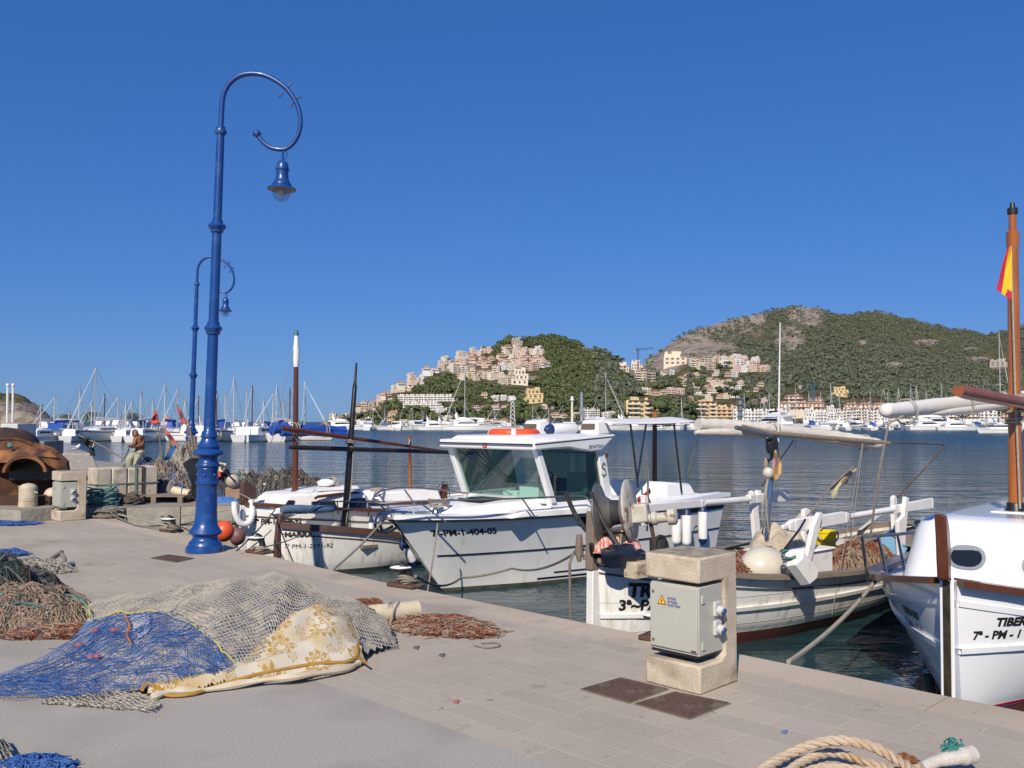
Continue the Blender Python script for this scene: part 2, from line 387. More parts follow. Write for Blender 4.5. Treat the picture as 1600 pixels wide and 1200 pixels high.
strip('quay_paving', lambda u: 3.42, lambda u: edge_v(u) - .42, pave, us)
strip('quay_coping', lambda u: edge_v(u) - .42, edge_v, coping, us, wall=True)
b = MB(); b.grid([[UV(u, edge_v(u) - .015, -.35) for u in us], [UV(u, edge_v(u) - .015, -2.2) for u in us]])
struct(b.build('quay_wall', rawall, flat=True))
b = MB(); pts = [UV(9.2, 3.40), UV(6.7, 3.40), UV(7.0, 2.85), UV(7.9, 2.6), UV(9.2, 2.7)]
b.add([p + V((0, 0, .004)) for p in pts], [(0, 1, 2, 3, 4)]); struct(b.build('asphalt_patch', asph2, flat=True))

# raised side quay
SQ = [(-40, 21), (-13, 17.2), (-9.05, 16.35), (-8.5, 16.0), (-8.15, 16.45), (-6.85, 16.45), (-5.1, 16.95), (-3.95, 19.0), (-4.9, 21.2), (-8.0, 27.5), (-14, 34), (-40, 60)]
SZ = .17
b = MB(); b.add([(x, y, SZ) for x, y in SQ], [tuple(range(len(SQ)))])
struct(b.build('side_quay_top', mat('old_concrete', (.34, .31, .27), (.24, .22, .20), rough=.95, ns=2.5, bump=.4, bs=60, c3=(.30, .19, .10), s3=1.4, t3=(.55, .72), detail=8), flat=True))
b = MB()
for i in range(len(SQ) - 1):
    (x0, y0), (x1, y1) = SQ[i], SQ[i + 1]; n = max(1, int(math.hypot(x1 - x0, y1 - y0) / .75)) if 2 <= i <= 8 else 1
    for k in range(n):
        a = V((x0 + (x1 - x0) * k / n, y0 + (y1 - y0) * k / n, 0)); c = V((x0 + (x1 - x0) * (k + 1) / n, y0 + (y1 - y0) * (k + 1) / n, 0))
        g = (c - a).normalized() * .006; a += g; c -= g; nm = V(((c - a).y, -(c - a).x, 0)).normalized(); d = nm * (random.uniform(0, .012) if n > 1 else 0)
        for z0, z1 in ((SZ - .33, SZ - .003), (-2.2, SZ - .345)):
            b.ext([a + d + V((0, 0, z0)), c + d + V((0, 0, z0)), c + d + V((0, 0, z1)), a + d + V((0, 0, z1))], -nm * .3)
struct(b.build('side_quay_wall', mat('side_quay_stone', (.40, .37, .31), (.28, .26, .22), rough=.95, ns=5, bump=.8, bs=12, c3=(.12, .10, .07), s3=1.6, t3=(.58, .72)), bevel=.012))

# ------------------------------------------------------------------ hills
silC = tab([(500, 664), (540, 657), (560, 643), (600, 621), (640, 600), (680, 575), (720, 557), (760, 545), (790, 533), (800, 528), (830, 528), (870, 531), (900, 537), (940, 550), (965, 562), (985, 573), (1010, 585), (1040, 602), (1080, 632), (1110, 655), (3000, 670)])
drC = tab([(500, 345), (560, 380), (640, 450), (720, 520), (800, 570), (900, 600), (985, 560), (1060, 480), (1110, 400), (3000, 380)])
silM = tab([(800, 664), (900, 645), (945, 620), (965, 596), (985, 580), (1010, 562), (1040, 542), (1080, 521), (1120, 506), (1160, 497), (1200, 489), (1235, 482), (1250, 480), (1275, 480), (1290, 484), (1303, 491), (1320, 493), (1360, 488), (1390, 490), (1420, 497), (1460, 508), (1500, 516), (1540, 521), (1570, 519), (1600, 511), (1700, 494), (1850, 515), (2100, 560), (2600, 640), (3000, 664)])
drM = tab([(800, 600), (985, 820), (1100, 1000), (1260, 1150), (1400, 1250), (1600, 1300), (3000, 1200)])
def relief(X, Y, amp, f):
    return amp * (noise.noise(V((X * f, Y * f, 3.1))) + .55 * noise.noise(V((X * f * 2.3, Y * f * 2.3, 7))) + .3 * noise.noise(V((X * f * 5.1, Y * f * 5.1, 1))))
def Ht(x, d):
    best = -3.0
    for sil, dr, ds, dy, ys, pw in ((silC, drC, 318, 120, 666, .92), (silM, drM, 345, 300, 664, .80)):
        r = dr(x); yt = sil(x)
        if yt > 663.5 or d < ds: continue
        if d <= r:
            s = (d - ds) / (r - ds); z = CH + (YH - (ys - (ys - yt) * s ** pw)) * d / F
        else:
            s = min(1, (d - r) / dy); z = CH + (YH - yt) * r / F * (1 - s * s) - 2 * s * s
        X = (x - 800) / F * d
        k = min(1, max(0, (z + 1) / 12))
        z += relief(X, d, .0036 * d * k, 12.0 / d)
        best = max(best, z)
    return best
def hit(x, y, d0=322, d1=1300, st=2.5):
    d = d0
    while d < d1:
        if Ht(x, d) >= CH + (YH - y) * d / F: return d
        d += st
    return None
EARTH = [(705, 565, 50, 20), (1090, 545, 70, 22), (1030, 570, 40, 18), (1000, 575, 25, 12), (1400, 571, 20, 7), (1450, 534, 26, 5), (1528, 561, 22, 5), (1560, 572, 24, 4), (1350, 535, 12, 4), (1520, 545, 16, 3), (820, 592, 40, 6), (925, 545, 22, 9), (1060, 560, 45, 9), (575, 640, 20, 6)]
def rockiness(x, y):
    r = 0
    for a, b_, rx, ry in EARTH:
        q = ((x - a) / rx) ** 2 + ((y - b_) / ry) ** 2
        r = max(r, 1.15 - q)
    q = ((x - 1262) / 42) ** 2 + ((y - 492) / 26) ** 2; r = max(r, .92 - q)            # summit crag
    q = ((x - 1235) / 36) ** 2 + ((y - 530) / 34) ** 2; r = max(r, .9 - q)
    ridge = silM(x)
    if 985 < x < 1200: r = max(r, .85 - (y - ridge) / 60.0)
    if 860 < x < 960: r = max(r, .62 - abs(y - silC(x) - 10) / 16)
    return max(0, r)
xs = np.concatenate([np.arange(500, 1640, 4.0), np.arange(1640, 2900, 20.0)])
ds_ = np.concatenate([np.arange(316, 640, 5.0), np.arange(640, 1500, 13.0)])
b = MB(); P = []
for x in xs: P.append([V(((x - 800) / F * d, d, Ht(x, d))) for d in ds_])
b.grid(P)
hillm = bpy.data.materials.new('hillside_earth'); hillm.use_nodes = True
def hill_nodes(m, attr=True):
    N = m.node_tree.nodes; L = m.node_tree.links; bs = N['Principled BSDF']; bs.inputs['Roughness'].default_value = 1; bs.inputs['Specular IOR Level'].default_value = .1
    tc = N.new('ShaderNodeTexCoord')
    def nz(s, d=8, r=.68):
        n = N.new('ShaderNodeTexNoise'); n.inputs['Scale'].default_value = s; n.inputs['Detail'].default_value = d; n.inputs['Roughness'].default_value = r; L.new(tc.outputs['Object'], n.inputs['Vector']); return n.outputs['Fac']
    def ramp(f, a, c1, bb, c2):
        r = N.new('ShaderNodeValToRGB'); e = r.color_ramp.elements; e[0].position = a; e[0].color = rgba(c1); e[1].position = bb; e[1].color = rgba(c2); L.new(f, r.inputs[0]); return r.outputs[0]
    scrub = ramp(nz(.12), .40, (.05, .065, .025), .62, (.22, .18, .10))
    rock = ramp(nz(.10, 12, .8), .40, (.13, .11, .095), .58, (.50, .41, .33))
    at = N.new('ShaderNodeAttribute'); at.attribute_name = 'rock'
    ad = N.new('ShaderNodeMath'); ad.operation = 'MULTIPLY_ADD'; L.new(nz(.09, 9, .7), ad.inputs[0]); ad.inputs[1].default_value = 1.6; L.new(at.outputs['Fac'], ad.inputs[2])
    mr = N.new('ShaderNodeMapRange'); mr.inputs[1].default_value = 1.05; mr.inputs[2].default_value = 1.35; L.new(ad.outputs[0], mr.inputs[0])
    mx = N.new('ShaderNodeMix'); mx.data_type = 'RGBA'; L.new(mr.outputs[0], mx.inputs[0]); L.new(scrub, mx.inputs[6]); L.new(rock, mx.inputs[7])
    L.new(mx.outputs[2], bs.inputs['Base Color'])
    bp = N.new('ShaderNodeBump'); bp.inputs['Strength'].default_value = 1; bp.inputs['Distance'].default_value = 3.5; L.new(nz(.16, 10, .75), bp.inputs['Height']); L.new(bp.outputs[0], bs.inputs['Normal'])
hill_nodes(hillm)
hills = b.build('hills', hillm, angle=180); struct(hills)
at = hills.data.attributes.new('rock', 'FLOAT', 'POINT'); vals = []
for row in P:
    for p in row:
        x_ = 800 + p.x / p.y * F; y_ = YH - (p.z - CH) / p.y * F; vals.append(rockiness(x_, y_))
at.data.foreach_set('value', vals)
# left headland
silH = tab([(-260, 600), (-60, 607), (0, 616), (25, 617), (45, 627), (60, 636), (75, 648), (88, 660), (97, 668), (130, 680)])
b = MB(); PH = []
for x in np.arange(-260, 104, 3.0):
    row = []
    for d in np.arange(470, 640, 5.0):
        yt = silH(x); s = min(1, (d - 470) / 60); z = CH + (YH - (668 - (668 - yt) * s ** .45)) * d / F
        if d > 560: z -= (d - 560) * .3
        X = (x - 800) / F * d; z += relief(X, d + z * 2, 1.3, .06) * min(1, max(0, (z + .8) / 5)); row.append(V((X + relief(d, z * 3, 1.2, .11), d, max(z, -3))))
    PH.append(row)
b.grid(PH); hm = bpy.data.materials.new('cliff_rock'); hm.use_nodes = True; hill_nodes(hm)
hd = b.build('headland', hm, angle=180); struct(hd)
at = hd.data.attributes.new('rock', 'FLOAT', 'POINT'); at.data.foreach_set('value', [.95 - max(0, (p.z - 9.5) * .22) if p.z > -.2 else 1 for r in PH for p in r])

# ------------------------------------------------------------------ foliage
def leafmat(name, c1, c2, c3):
    m = bpy.data.materials.new(name); m.use_nodes = True; N = m.node_tree.nodes; L = m.node_tree.links; b = N['Principled BSDF']
    b.inputs['Roughness'].default_value = .85; b.inputs['Specular IOR Level'].default_value = .15
    g = N.new('ShaderNodeNewGeometry'); r = N.new('ShaderNodeValToRGB'); e = r.color_ramp.elements
    e[0].position = 0; e[0].color = rgba(c1); e[1].position = 1; e[1].color = rgba(c3); k = e.new(.5); k.color = rgba(c2)
    tc = N.new('ShaderNodeTexCoord'); n = N.new('ShaderNodeTexNoise'); n.inputs['Scale'].default_value = .13; n.inputs['Detail'].default_value = 3; L.new(tc.outputs['Object'], n.inputs['Vector'])
    a = N.new('ShaderNodeMath'); a.operation = 'MULTIPLY_ADD'; L.new(n.outputs['Fac'], a.inputs[0]); a.inputs[1].default_value = 1.5
    s = N.new('ShaderNodeMath'); s.operation = 'MULTIPLY_ADD'; L.new(g.outputs['Random Per Island'], s.inputs[0]); s.inputs[1].default_value = .45; s.inputs[2].default_value = -.5
    L.new(s.outputs[0], a.inputs[2]); L.new(a.outputs[0], r.inputs[0]); L.new(r.outputs[0], b.inputs['Base Color']); return m
pineleaf = leafmat('pine_foliage', (.062, .085, .040), (.105, .132, .058), (.175, .185, .090))  # leaf colours lifted a little towards blue to carry distance haze
woodleaf = leafmat('hazy_wood_foliage', (.088, .108, .078), (.13, .152, .102), (.188, .195, .135))  # more distance haze mixed into the leaf colours, paler and bluer
bark = mat('pine_bark', (.10, .07, .05), (.06, .045, .035), rough=.95, ns=6)
def clump(n, seed, flat=.75, size=.34):
    r = np.random.default_rng(seed); v = []
    lobes = [(r.normal(0, .38), r.normal(0, .38), r.uniform(.35, .95), r.uniform(.35, .6)) for _ in range(5)]
    for i in range(n):
        lx, ly, lz, lr = lobes[i % 5]
        d = r.normal(size=3); d /= np.linalg.norm(d); d[2] = abs(d[2]) * 1.0 - .25
        c = np.array([lx, ly, lz * flat + .15]) + d * lr * r.uniform(.7, 1.0) * np.array([1, 1, flat])
        a = r.normal(size=3); a -= d * a.dot(d) * .8; a /= np.linalg.norm(a); q = np.cross(d, a); q /= np.linalg.norm(q) + 1e-9
        s = size * r.uniform(.5, 1.0)
        v += [c - a * s - q * s * .6, c + a * s - q * s * .5, c + a * s * .7 + q * s * .7, c - a * s * .6 + q * s * .6]
    return np.array(v)
PROT = [clump(38, k, .75 + .1 * (k % 3), .25) for k in range(8)]
def foliage_mesh(name, items, m, protos=PROT):
    vs = []
    for k, (x, y, z, rx, rz, a) in enumerate(items):
        p = protos[k % len(protos)]; c, s = math.cos(a), math.sin(a)
        vs.append(np.stack([(p[:, 0] * c - p[:, 1] * s) * rx + x, (p[:, 0] * s + p[:, 1] * c) * rx + y, p[:, 2] * rz + z], 1))
    vs = np.concatenate(vs); n = len(vs) // 4
    me = bpy.data.meshes.new(name); me.vertices.add(len(vs)); me.vertices.foreach_set('co', vs.ravel())
    me.loops.add(n * 4); me.loops.foreach_set('vertex_index', np.arange(n * 4, dtype=np.int32)); me.polygons.add(n)
    me.polygons.foreach_set('loop_start', np.arange(0, n * 4, 4, dtype=np.int32)); me.update(calc_edges=True); me.materials.append(m)
    o = bpy.data.objects.new(name, me); COL.objects.link(o); return o
HOUSE_PX = []     # rectangles kept free of wood, filled before the wood is planted
# ------------------------------------------------------------------ town
HC = {'pink': (.74, .58, .48), 'cream': (.78, .71, .59), 'white': (.80, .79, .76), 'yellow': (.70, .55, .28), 'orange': (.68, .50, .31), 'beige': (.64, .56, .46), 'stone': (.38, .34, .29), 'sand': (.74, .63, .50)}
def hmat(c):
    a = HC[c]; return mat(c + '_render', a, tuple(k * .88 for k in a), rough=.9, ns=.4)
tile = mat('terracotta_tiles', (.46, .25, .15), (.38, .2, .12), rough=.9, ns=1.5)
shade_win = mat('shaded_opening', (.09, .08, .075), (.15, .13, .12), rough=.4, ns=.8)
PROTO = {}
def villa(kind, colr, parts):
    """unit villa 10 m wide, front towards -Y, base z=0; kinds: terrace, hip, block, row, ruin"""
    key = (kind, colr, parts)
    if key in PROTO: return PROTO[key]
    root = thing('house', 'x', 'house', (0, -500, 0)); m = hmat(colr); wb = MB(); wins = []; rb = MB(); bal = MB()
    rs = random.Random(hash(kind) % 1000 if False else sum(map(ord, kind + colr)))
    def win(x, y, z, w=1.3, h=1.7): wins.append((x, y, z, w * .8, h * .85))
    if kind == 'terrace':
        W = 10
        for i in range(3):
            w_ = W - i * 1.6; xo = (-.8, .5, -.3)[i]; y0 = i * 2.2
            wb.box((xo, y0 + 4, i * 3 + 1.5 - (3 if i == 0 else 0)), (w_, 8, 3 + (6 if i == 0 else 0)))
            bal.box((xo, y0 - .12, i * 3 + 3.3), (w_ + .1, .22, .75))
            for k in range(3): win(xo + (k - 1) * w_ * .3, y0, i * 3 + 1.45, 1.9 if k == i % 3 else 1.3, 1.9)
        wb.box((2.2, 8, 9.8), (2.4, 3, 1.9)); wb.box((-3, 7, 9.4), (.9, .9, 1.5))
    elif kind == 'hip':
        for i in range(2):
            wb.box((0, 4 + i * .4, i * 3 + 1.5 - (3 if i == 0 else 0)), (10 - i * 1.4, 8, 3 + (6 if i == 0 else 0)))
            for k in range(4): win((k - 1.5) * 2.3, i * .4, i * 3 + 1.5)
        rb.add([(-4.9, -.2, 6), (4.9, -.2, 6), (4.9, 8.9, 6), (-4.9, 8.9, 6), (-2, 4.3, 7.7), (2, 4.3, 7.7)], [(0, 1, 5, 4), (1, 2, 5), (2, 3, 4, 5), (3, 0, 4), (3, 2, 1, 0)])
        rb.add([(-5.2, -1.2, 2.9), (5.2, -1.2, 2.9), (5.2, .4, 3.5), (-5.2, .4, 3.5)], [(0, 1, 2, 3)])
        wb.box((2.6, 6, 7.6), (.8, .8, 1.6))
    elif kind == 'block':
        n = 4
        wb.box((0, 5, n * 1.5 - 3), (10, 8, n * 3 + 6)); wb.box((-1.5, 5.5, n * 3 + .6), (3, 4, 1.3))
        for i in range(n):
            bal.box((-2.2, -.05, i * 3 + .5), (4.6, 1.9, 1.0)); bal.box((3.2, .35, i * 3 + .5), (2.8, 1.1, 1.0))
            for k, x in enumerate((-3.6, -1.4, .9, 3.4)): win(x, 1.0, i * 3 + 1.6, 1.5, 2.0)
        rb.box((.6, 4.4, n * 3 + .14), (9.2, 8.4, .3)); wb.box((3, 6, n * 3 + 1), (1, 1, 1.8))
    elif kind == 'row':
        n = 3
        for j in range(4):
            h = n * 3 + (0, .8, -.6, .3)[j]; yo = (0, .9, .3, 1.3)[j]
            wb.box(((j - 1.5) * 2.52, 4 + yo, h / 2 - 3), (2.5, 8, h + 6))
            for i in range(n):
                bal.box(((j - 1.5) * 2.52, yo - .5, i * 3 + .45), (2.1, 1, .9)); win((j - 1.5) * 2.52, yo, i * 3 + 1.7, 1.5, 1.7)
        for j in range(3): wb.box(((j - 1) * 3, 6, 9.6), (1, 1, 1.6))
    elif kind == 'ruin':
        wb.box((0, 4, 1), (10, 8, 8)); wb.box((-1, 5, 6), (7, 6, 3)); wb.box((1, 5, 8.2), (4, 4, 1.8)); wb.box((-3.5, 3, 7.6), (1.2, 1.2, 2.5))
        for i in range(2):
            for k in range(4): win((k - 1.5) * 2.3, 0, i * 2.6 + 1.6, 1.4, 1.3)
    if parts:
        wb.build('wall', m, root, world=False, flat=True)
        if bal.v: bal.build('balcony', m if kind != 'block' else mat('pale_parapet', (.66, .60, .50), rough=.9), root, world=False, flat=True)
        if rb.v: rb.build('roof', tile, root, world=False, flat=True)
        proto = None
        for x, y, z, w_, h_ in wins:
            if proto is None: proto = one('window', lambda b: b.box((0, 0, 0), (1, .08, 1)), shade_win, root, world=False, flat=True); o = proto
            else: o = proto.copy(); COL.objects.link(o); o.parent = root
            o.location = (x, y - .01, z); o.scale = (w_, 1, h_)
    else:
        wb.cm = 1
        for x, y, z, w_, h_ in wins: wb.box((x, y - .01, z), (w_, .08, h_))
        wb.cm = 2
        wb.v, o0 = wb.v, len(wb.v)
        wb.add(rb.v, rb.f); wb.cm = 0; wb.add(bal.v, bal.f)
        wb.build('wall', [m, shade_win, tile], root, world=False, flat=True)
    PROTO[key] = root; return root
KN = {'terrace': 'terraced villa', 'hip': 'tile-roofed villa', 'block': 'apartment block', 'row': 'stepped row house', 'ruin': 'bare house'}
def house(x, y, wpx, kind, colr, grp, place, rz=None, label=None, hscale=1.0, d=None):
    """x,y: middle of the foot in the photograph, wpx: width there"""
    HOUSE_PX.append((x, y, wpx))
    if d is None: d = hit(x, y + 1) or 330
    p = AT(x, y, d); wm = wpx * d / F; s = wm / 10
    parts = wpx >= 16
    pr = villa(kind, colr, parts)
    az = -math.atan2(p.x, p.y)
    r = (rz if rz is not None else random.choice((-28, -15, 12, 20, 30)))
    lb = label or f'{colr} {KN[kind]} {place}'
    o = dup(pr, None, p, az + rad(r), lb, None if label else grp)
    o.scale = (s, s, s * hscale); o.name = 'house'
    o['category'] = 'house'
    return o
R_ = random.Random(5)
def cluster(rows, cols, kinds, grp, place, hs=1.0):
    for y, xl, wpx in rows:
        for x in xl: house(x + R_.uniform(-1.5, 1.5), y + R_.uniform(-1, 1), wpx * R_.uniform(.74, 1.04), R_.choice(kinds), R_.choice(cols), grp, place, hscale=hs)
house(808, 538, 17, 'ruin', 'stone', None, None, 6, 'grey stone house crowning the summit of the middle hill', .75)
cluster([(548, (787, 797, 809), 12), (553, (806, 817, 828, 838), 12), (562, (786, 799, 812, 825, 839), 13), (568, (852,), 12), (573, (780, 792, 806, 819, 833, 846, 857), 13)], ('pink', 'pink', 'cream', 'sand', 'white'), ('terrace', 'terrace', 'hip'), 'villas below the hill summit', 'in the cluster under the hill summit', 1.0)
cluster([(551, (743, 753, 764), 11), (560, (716, 727, 738), 13), (567, (701, 712, 724, 737), 13), (571, (690,), 10), (563, (756, 768), 12), (571, (751, 763), 12)], ('pink', 'sand', 'pink', 'cream'), ('terrace', 'hip'), 'villas on the left shoulder of the hill', 'on the middle hill left shoulder', 1.0)
cluster([(584, (714, 725, 738, 751, 763, 775), 12), (593, (722, 735, 748, 761, 772), 12), (592, (786, 800), 13), (600, (785, 799), 14)], ('cream', 'sand', 'cream', 'beige'), ('terrace', 'block', 'hip'), 'cream houses along the middle band', 'in the cream band across the hill', .9)
cluster([(555, (795, 833, 845), 10), (567, (793, 806, 818, 831, 845), 12), (578, (788, 801, 813, 827, 840), 11)], ('pink', 'cream', 'pink', 'white'), ('terrace', 'hip', 'block'), 'villas below the hill summit', 'in the cluster under the hill summit', 1.0)
cluster([(589, (718, 731, 744, 757, 768, 781), 11), (556, (722, 733, 748), 10), (575, (704, 716, 760), 10), (599, (640, 651, 663), 10), (609, (620, 631), 9), (630, (586, 612), 11)], ('sand', 'cream', 'pink'), ('terrace', 'hip'), 'houses infilling the left slope', 'between others on the left hillside', .9)
house(814, 601, 26, 'terrace', 'cream', None, None, 5, 'wide cream stepped house at the right end of the middle band of houses', 1.0)
cluster([(581, (668, 680, 692), 12), (587, (662, 672), 11), (595, (648, 658), 12), (604, (627, 637), 11), (612, (617, 629, 640), 11), (619, (598, 608), 10), (624, (594,), 9)], ('pink', 'white', 'cream', 'sand'), ('terrace', 'hip'), 'houses down the left slope', 'stepping down the left slope to the sea', 1.0)
cluster([(637, (558, 569, 581), 13), (642, (566, 577, 590), 13), (634, (597,), 12), (655, (520, 532, 545), 12), (657, (556,), 12)], ('cream', 'beige', 'sand'), ('hip', 'block'), 'houses at the foot of the left slope', 'at the left foot of the hill', .75)
for k, x in enumerate((630, 646, 662, 677, 692, 707)): house(x, 627, 17, 'row', 'white', 'white hotel terraces', 'in the upper white terrace', -6, None, .65)
for k, x in enumerate((638, 652, 666, 681)): house(x, 641, 17, 'row', 'white', 'lower white hotel terraces', 'in the lower white terrace', -8, None, .8)
cluster([(645, (690, 703), 15)], ('white',), ('terrace',), 'white houses right of the terraces', 'among pines right of the lower white terrace', .8)
house(613, 658, 18, 'hip', 'orange', None, None, -12, 'small orange house with tower by the shore below the white hotel', 1.2)
cluster([(641, (744, 758, 772, 787), 15)], ('white', 'pink'), ('hip',), 'red roofed houses', 'in the red-roofed row among pines', .8)
house(757, 622, 12, 'hip', 'cream', None, None, 5, 'lone cream house among pines above the red roofed row')
cluster([(626, (773, 786, 798), 13)], ('white',), ('row',), 'white row above red roofs', 'in the short white row above the red roofs', .8)
house(836, 630, 30, 'terrace', 'yellow', None, None, 8, 'mustard yellow villa standing alone among the pines', .8)
cluster([(640, (850, 862), 12), (652, (870, 884, 898, 915, 930, 945, 958), 15), (660, (690, 705, 760, 775, 790, 838, 852), 13), (666, (566, 584, 600, 632), 14)], ('white', 'cream', 'white'), ('hip', 'row', 'block'), 'shore houses behind the masts', 'behind the masts along the middle shore', .75)
house(1000, 653, 42, 'block', 'yellow', None, None, 6, 'pale yellow hotel block with balconies left of dark pines', .55)
house(1103, 652, 34, 'block', 'orange', None, None, 6, 'left half of the ochre orange waterfront building', .6)
house(1136, 652, 32, 'row', 'orange', None, None, 6, 'right half of the ochre orange waterfront building', .6)
cluster([(617, (1012, 1024), 14), (616, (1037, 1050, 1063), 15), (630, (980, 994), 14)], ('pink', 'cream'), ('hip', 'row'), 'pink terrace above the pines', 'in the terrace above the waterfront pines', .8)
house(975, 579, 15, 'ruin', 'sand', None, None, 5, 'sandy half-built block below the blue crane'); house(995, 578, 18, 'ruin', 'beige', None, None, 5, 'beige half-built block right of the blue crane')
house(1001, 594, 18, 'block', 'beige', None, None, -5, 'beige apartment block under the left end of the rocky ridge', .7); house(1017, 596, 15, 'block', 'stone', None, None, 5, 'grey-brown block beside the beige block under the rocky ridge', .9)
house(1055, 571, 36, 'ruin', 'sand', None, None, 8, 'wide sandy building with bare walls high on the saddle', .7)
cluster([(570, (1086, 1099, 1111), 15), (577, (1084, 1098, 1112), 14)], ('cream', 'beige'), ('block', 'terrace'), 'cream blocks on the saddle', 'among cream blocks high on the saddle', .7)
cluster([(564, (1128, 1140, 1152), 14), (568, (1163, 1175), 14), (573, (1130, 1143, 1157, 1170, 1183), 14), (581, (1150, 1164, 1178, 1192), 14)], ('pink', 'white', 'pink', 'white'), ('terrace', 'row'), 'pink and white villas on the saddle', 'in the pink-white group on the saddle', .8)
cluster([(595, (1062, 1108), 14), (598, (1122, 1140), 13), (606, (1103, 1116, 1140, 1150), 13), (614, (1110, 1122), 13), (620, (1148, 1162), 14), (625, (1080, 1094, 1110), 15), (604, (1190,), 13), (612, (1182,), 12), (640, (1030,), 12), (588, (1120, 1135), 11), (630, (1180, 1196), 12)], ('cream', 'white', 'pink', 'beige', 'cream'), ('hip', 'terrace', 'hip'), 'villas scattered among pines', 'among the pines below the saddle', .85)
for x in (1228, 1252, 1276): house(x, 642, 26, 'hip', 'sand', 'long terracotta roofed blocks', 'in the long right-shore range', 4, None, .75, 335)
for x in (1330, 1352, 1374): house(x, 642, 24, 'hip', 'sand', 'terracotta roofs behind white flats', 'under terracotta roofs behind the white flats', 4, None, .7, 335)
house(1240, 628, 30, 'hip', 'sand', None, None, 4, 'upper terracotta roofed hotel wing behind the long orange range', .5); house(1275, 630, 24, 'hip', 'sand', None, None, 4, 'upper terracotta roofed hotel wing right of its twin', .5)
for x in (1156, 1174, 1192, 1210): house(x, 657, 20, 'row', 'white', 'white shore hotel', 'in the hotel left of the big yacht', 4, None, .9, 318)
for x in (1266, 1282, 1298, 1314, 1330, 1346, 1362, 1380, 1396): house(x, 658 + R_.uniform(-2, 1), 18, R_.choice(('row', 'block', 'terrace')), 'white', 'white waterfront flats', 'in the white waterfront village', R_.uniform(-12, 14), None, R_.uniform(.8, 1.15), 318)
for x in (1262, 1300, 1340, 1372): house(x, 648, 16, R_.choice(('row', 'terrace')), 'white', 'white flats second row', 'in the second row of that village', R_.uniform(-12, 14), None, .9, 335)
for x in (1412, 1436, 1462, 1490, 1518, 1545, 1575, 1602, 1630): house(x, 656, 24, R_.choice(('hip', 'row')), R_.choice(('white', 'sand', 'cream')), 'far right shore houses', 'behind the yachts at far right', 2, None, .6, 330)
cluster([(566, (1122, 1134, 1146, 1158), 11), (590, (1075, 1090, 1150), 11), (602, (1070, 1088, 1125, 1160), 11), (611, (1090, 1130, 1155), 12), (585, (1040, 1050), 10), (622, (1125, 1136), 12)], ('cream', 'pink', 'sand', 'white'), ('hip', 'terrace', 'block'), 'houses infilling the saddle', 'between others below the saddle', .85)
house(1314, 619, 25, 'terrace', 'yellow', None, None, 6, 'yellow villa alone on the green slope above the white village', .6)
house(1563, 572, 30, 'ruin', 'stone', None, None, 6, 'grey ruined walls high on the right slope', .45)
for k in PROTO.values():     # the first of each kind is only a pattern
    for ch in list(k.children): bpy.data.objects.remove(ch)
    bpy.data.objects.remove(k)

# ------------------------------------------------------------------ woods and pines
def blocked(x, y):
    for hx, hy, hw in HOUSE_PX:
        if abs(x - hx) < hw * .6 and hy - hw * .8 < y < hy + 13: return True
    return False
def plant(n, x0, x1, fn, size, dens):
    items = []; tries = 0
    while len(items) < n and tries < n * 6:
        tries += 1
        x = R_.uniform(x0, x1); d = fn(x)
        z = Ht(x, d)
        if z < .3: continue
        y = YH - (z - CH) / d * F
        if blocked(x, y): continue
        if R_.random() < dens(x, y): continue
        s = size * (R_.uniform(.4, 1.0) if R_.random() < .6 else R_.uniform(.9, 1.55))
        items.append(((x - 800) / F * d, d, z - .4, s * R_.uniform(.8, 1.2), s * R_.uniform(.8, 1.15), R_.uniform(0, 6.28)))
    return items
ic = plant(6200, 520, 1110, lambda x: 320 + (drC(x) - 315) * R_.random() ** .85, 1.85, lambda x, y: rockiness(x, y) * .85 + .08)
struct(foliage_mesh('pine_wood', ic, pineleaf), 'stuff')
im = plant(13500, 930, 1760, lambda x: 350 + (drM(x) - 340) * R_.random() ** 1.0, 2.5, lambda x, y: rockiness(x, y) * .78 + .16 + (.4 if noise.noise(V((x * .03, y * .08, 0))) > .22 else 0))
struct(foliage_mesh('mountain_wood', im, woodleaf), 'stuff')
ih = [((x - 800) / F * 545 + R_.uniform(-2, 2), 530 + R_.uniform(-15, 20), CH + (YH - silH(x)) / F * 545 - 1.0, R_.uniform(1, 2.2), R_.uniform(.8, 1.6), R_.uniform(0, 6)) for x in [R_.uniform(-200, 84) for _ in range(120)]]
struct(foliage_mesh('headland_scrub', ih, woodleaf), 'stuff')

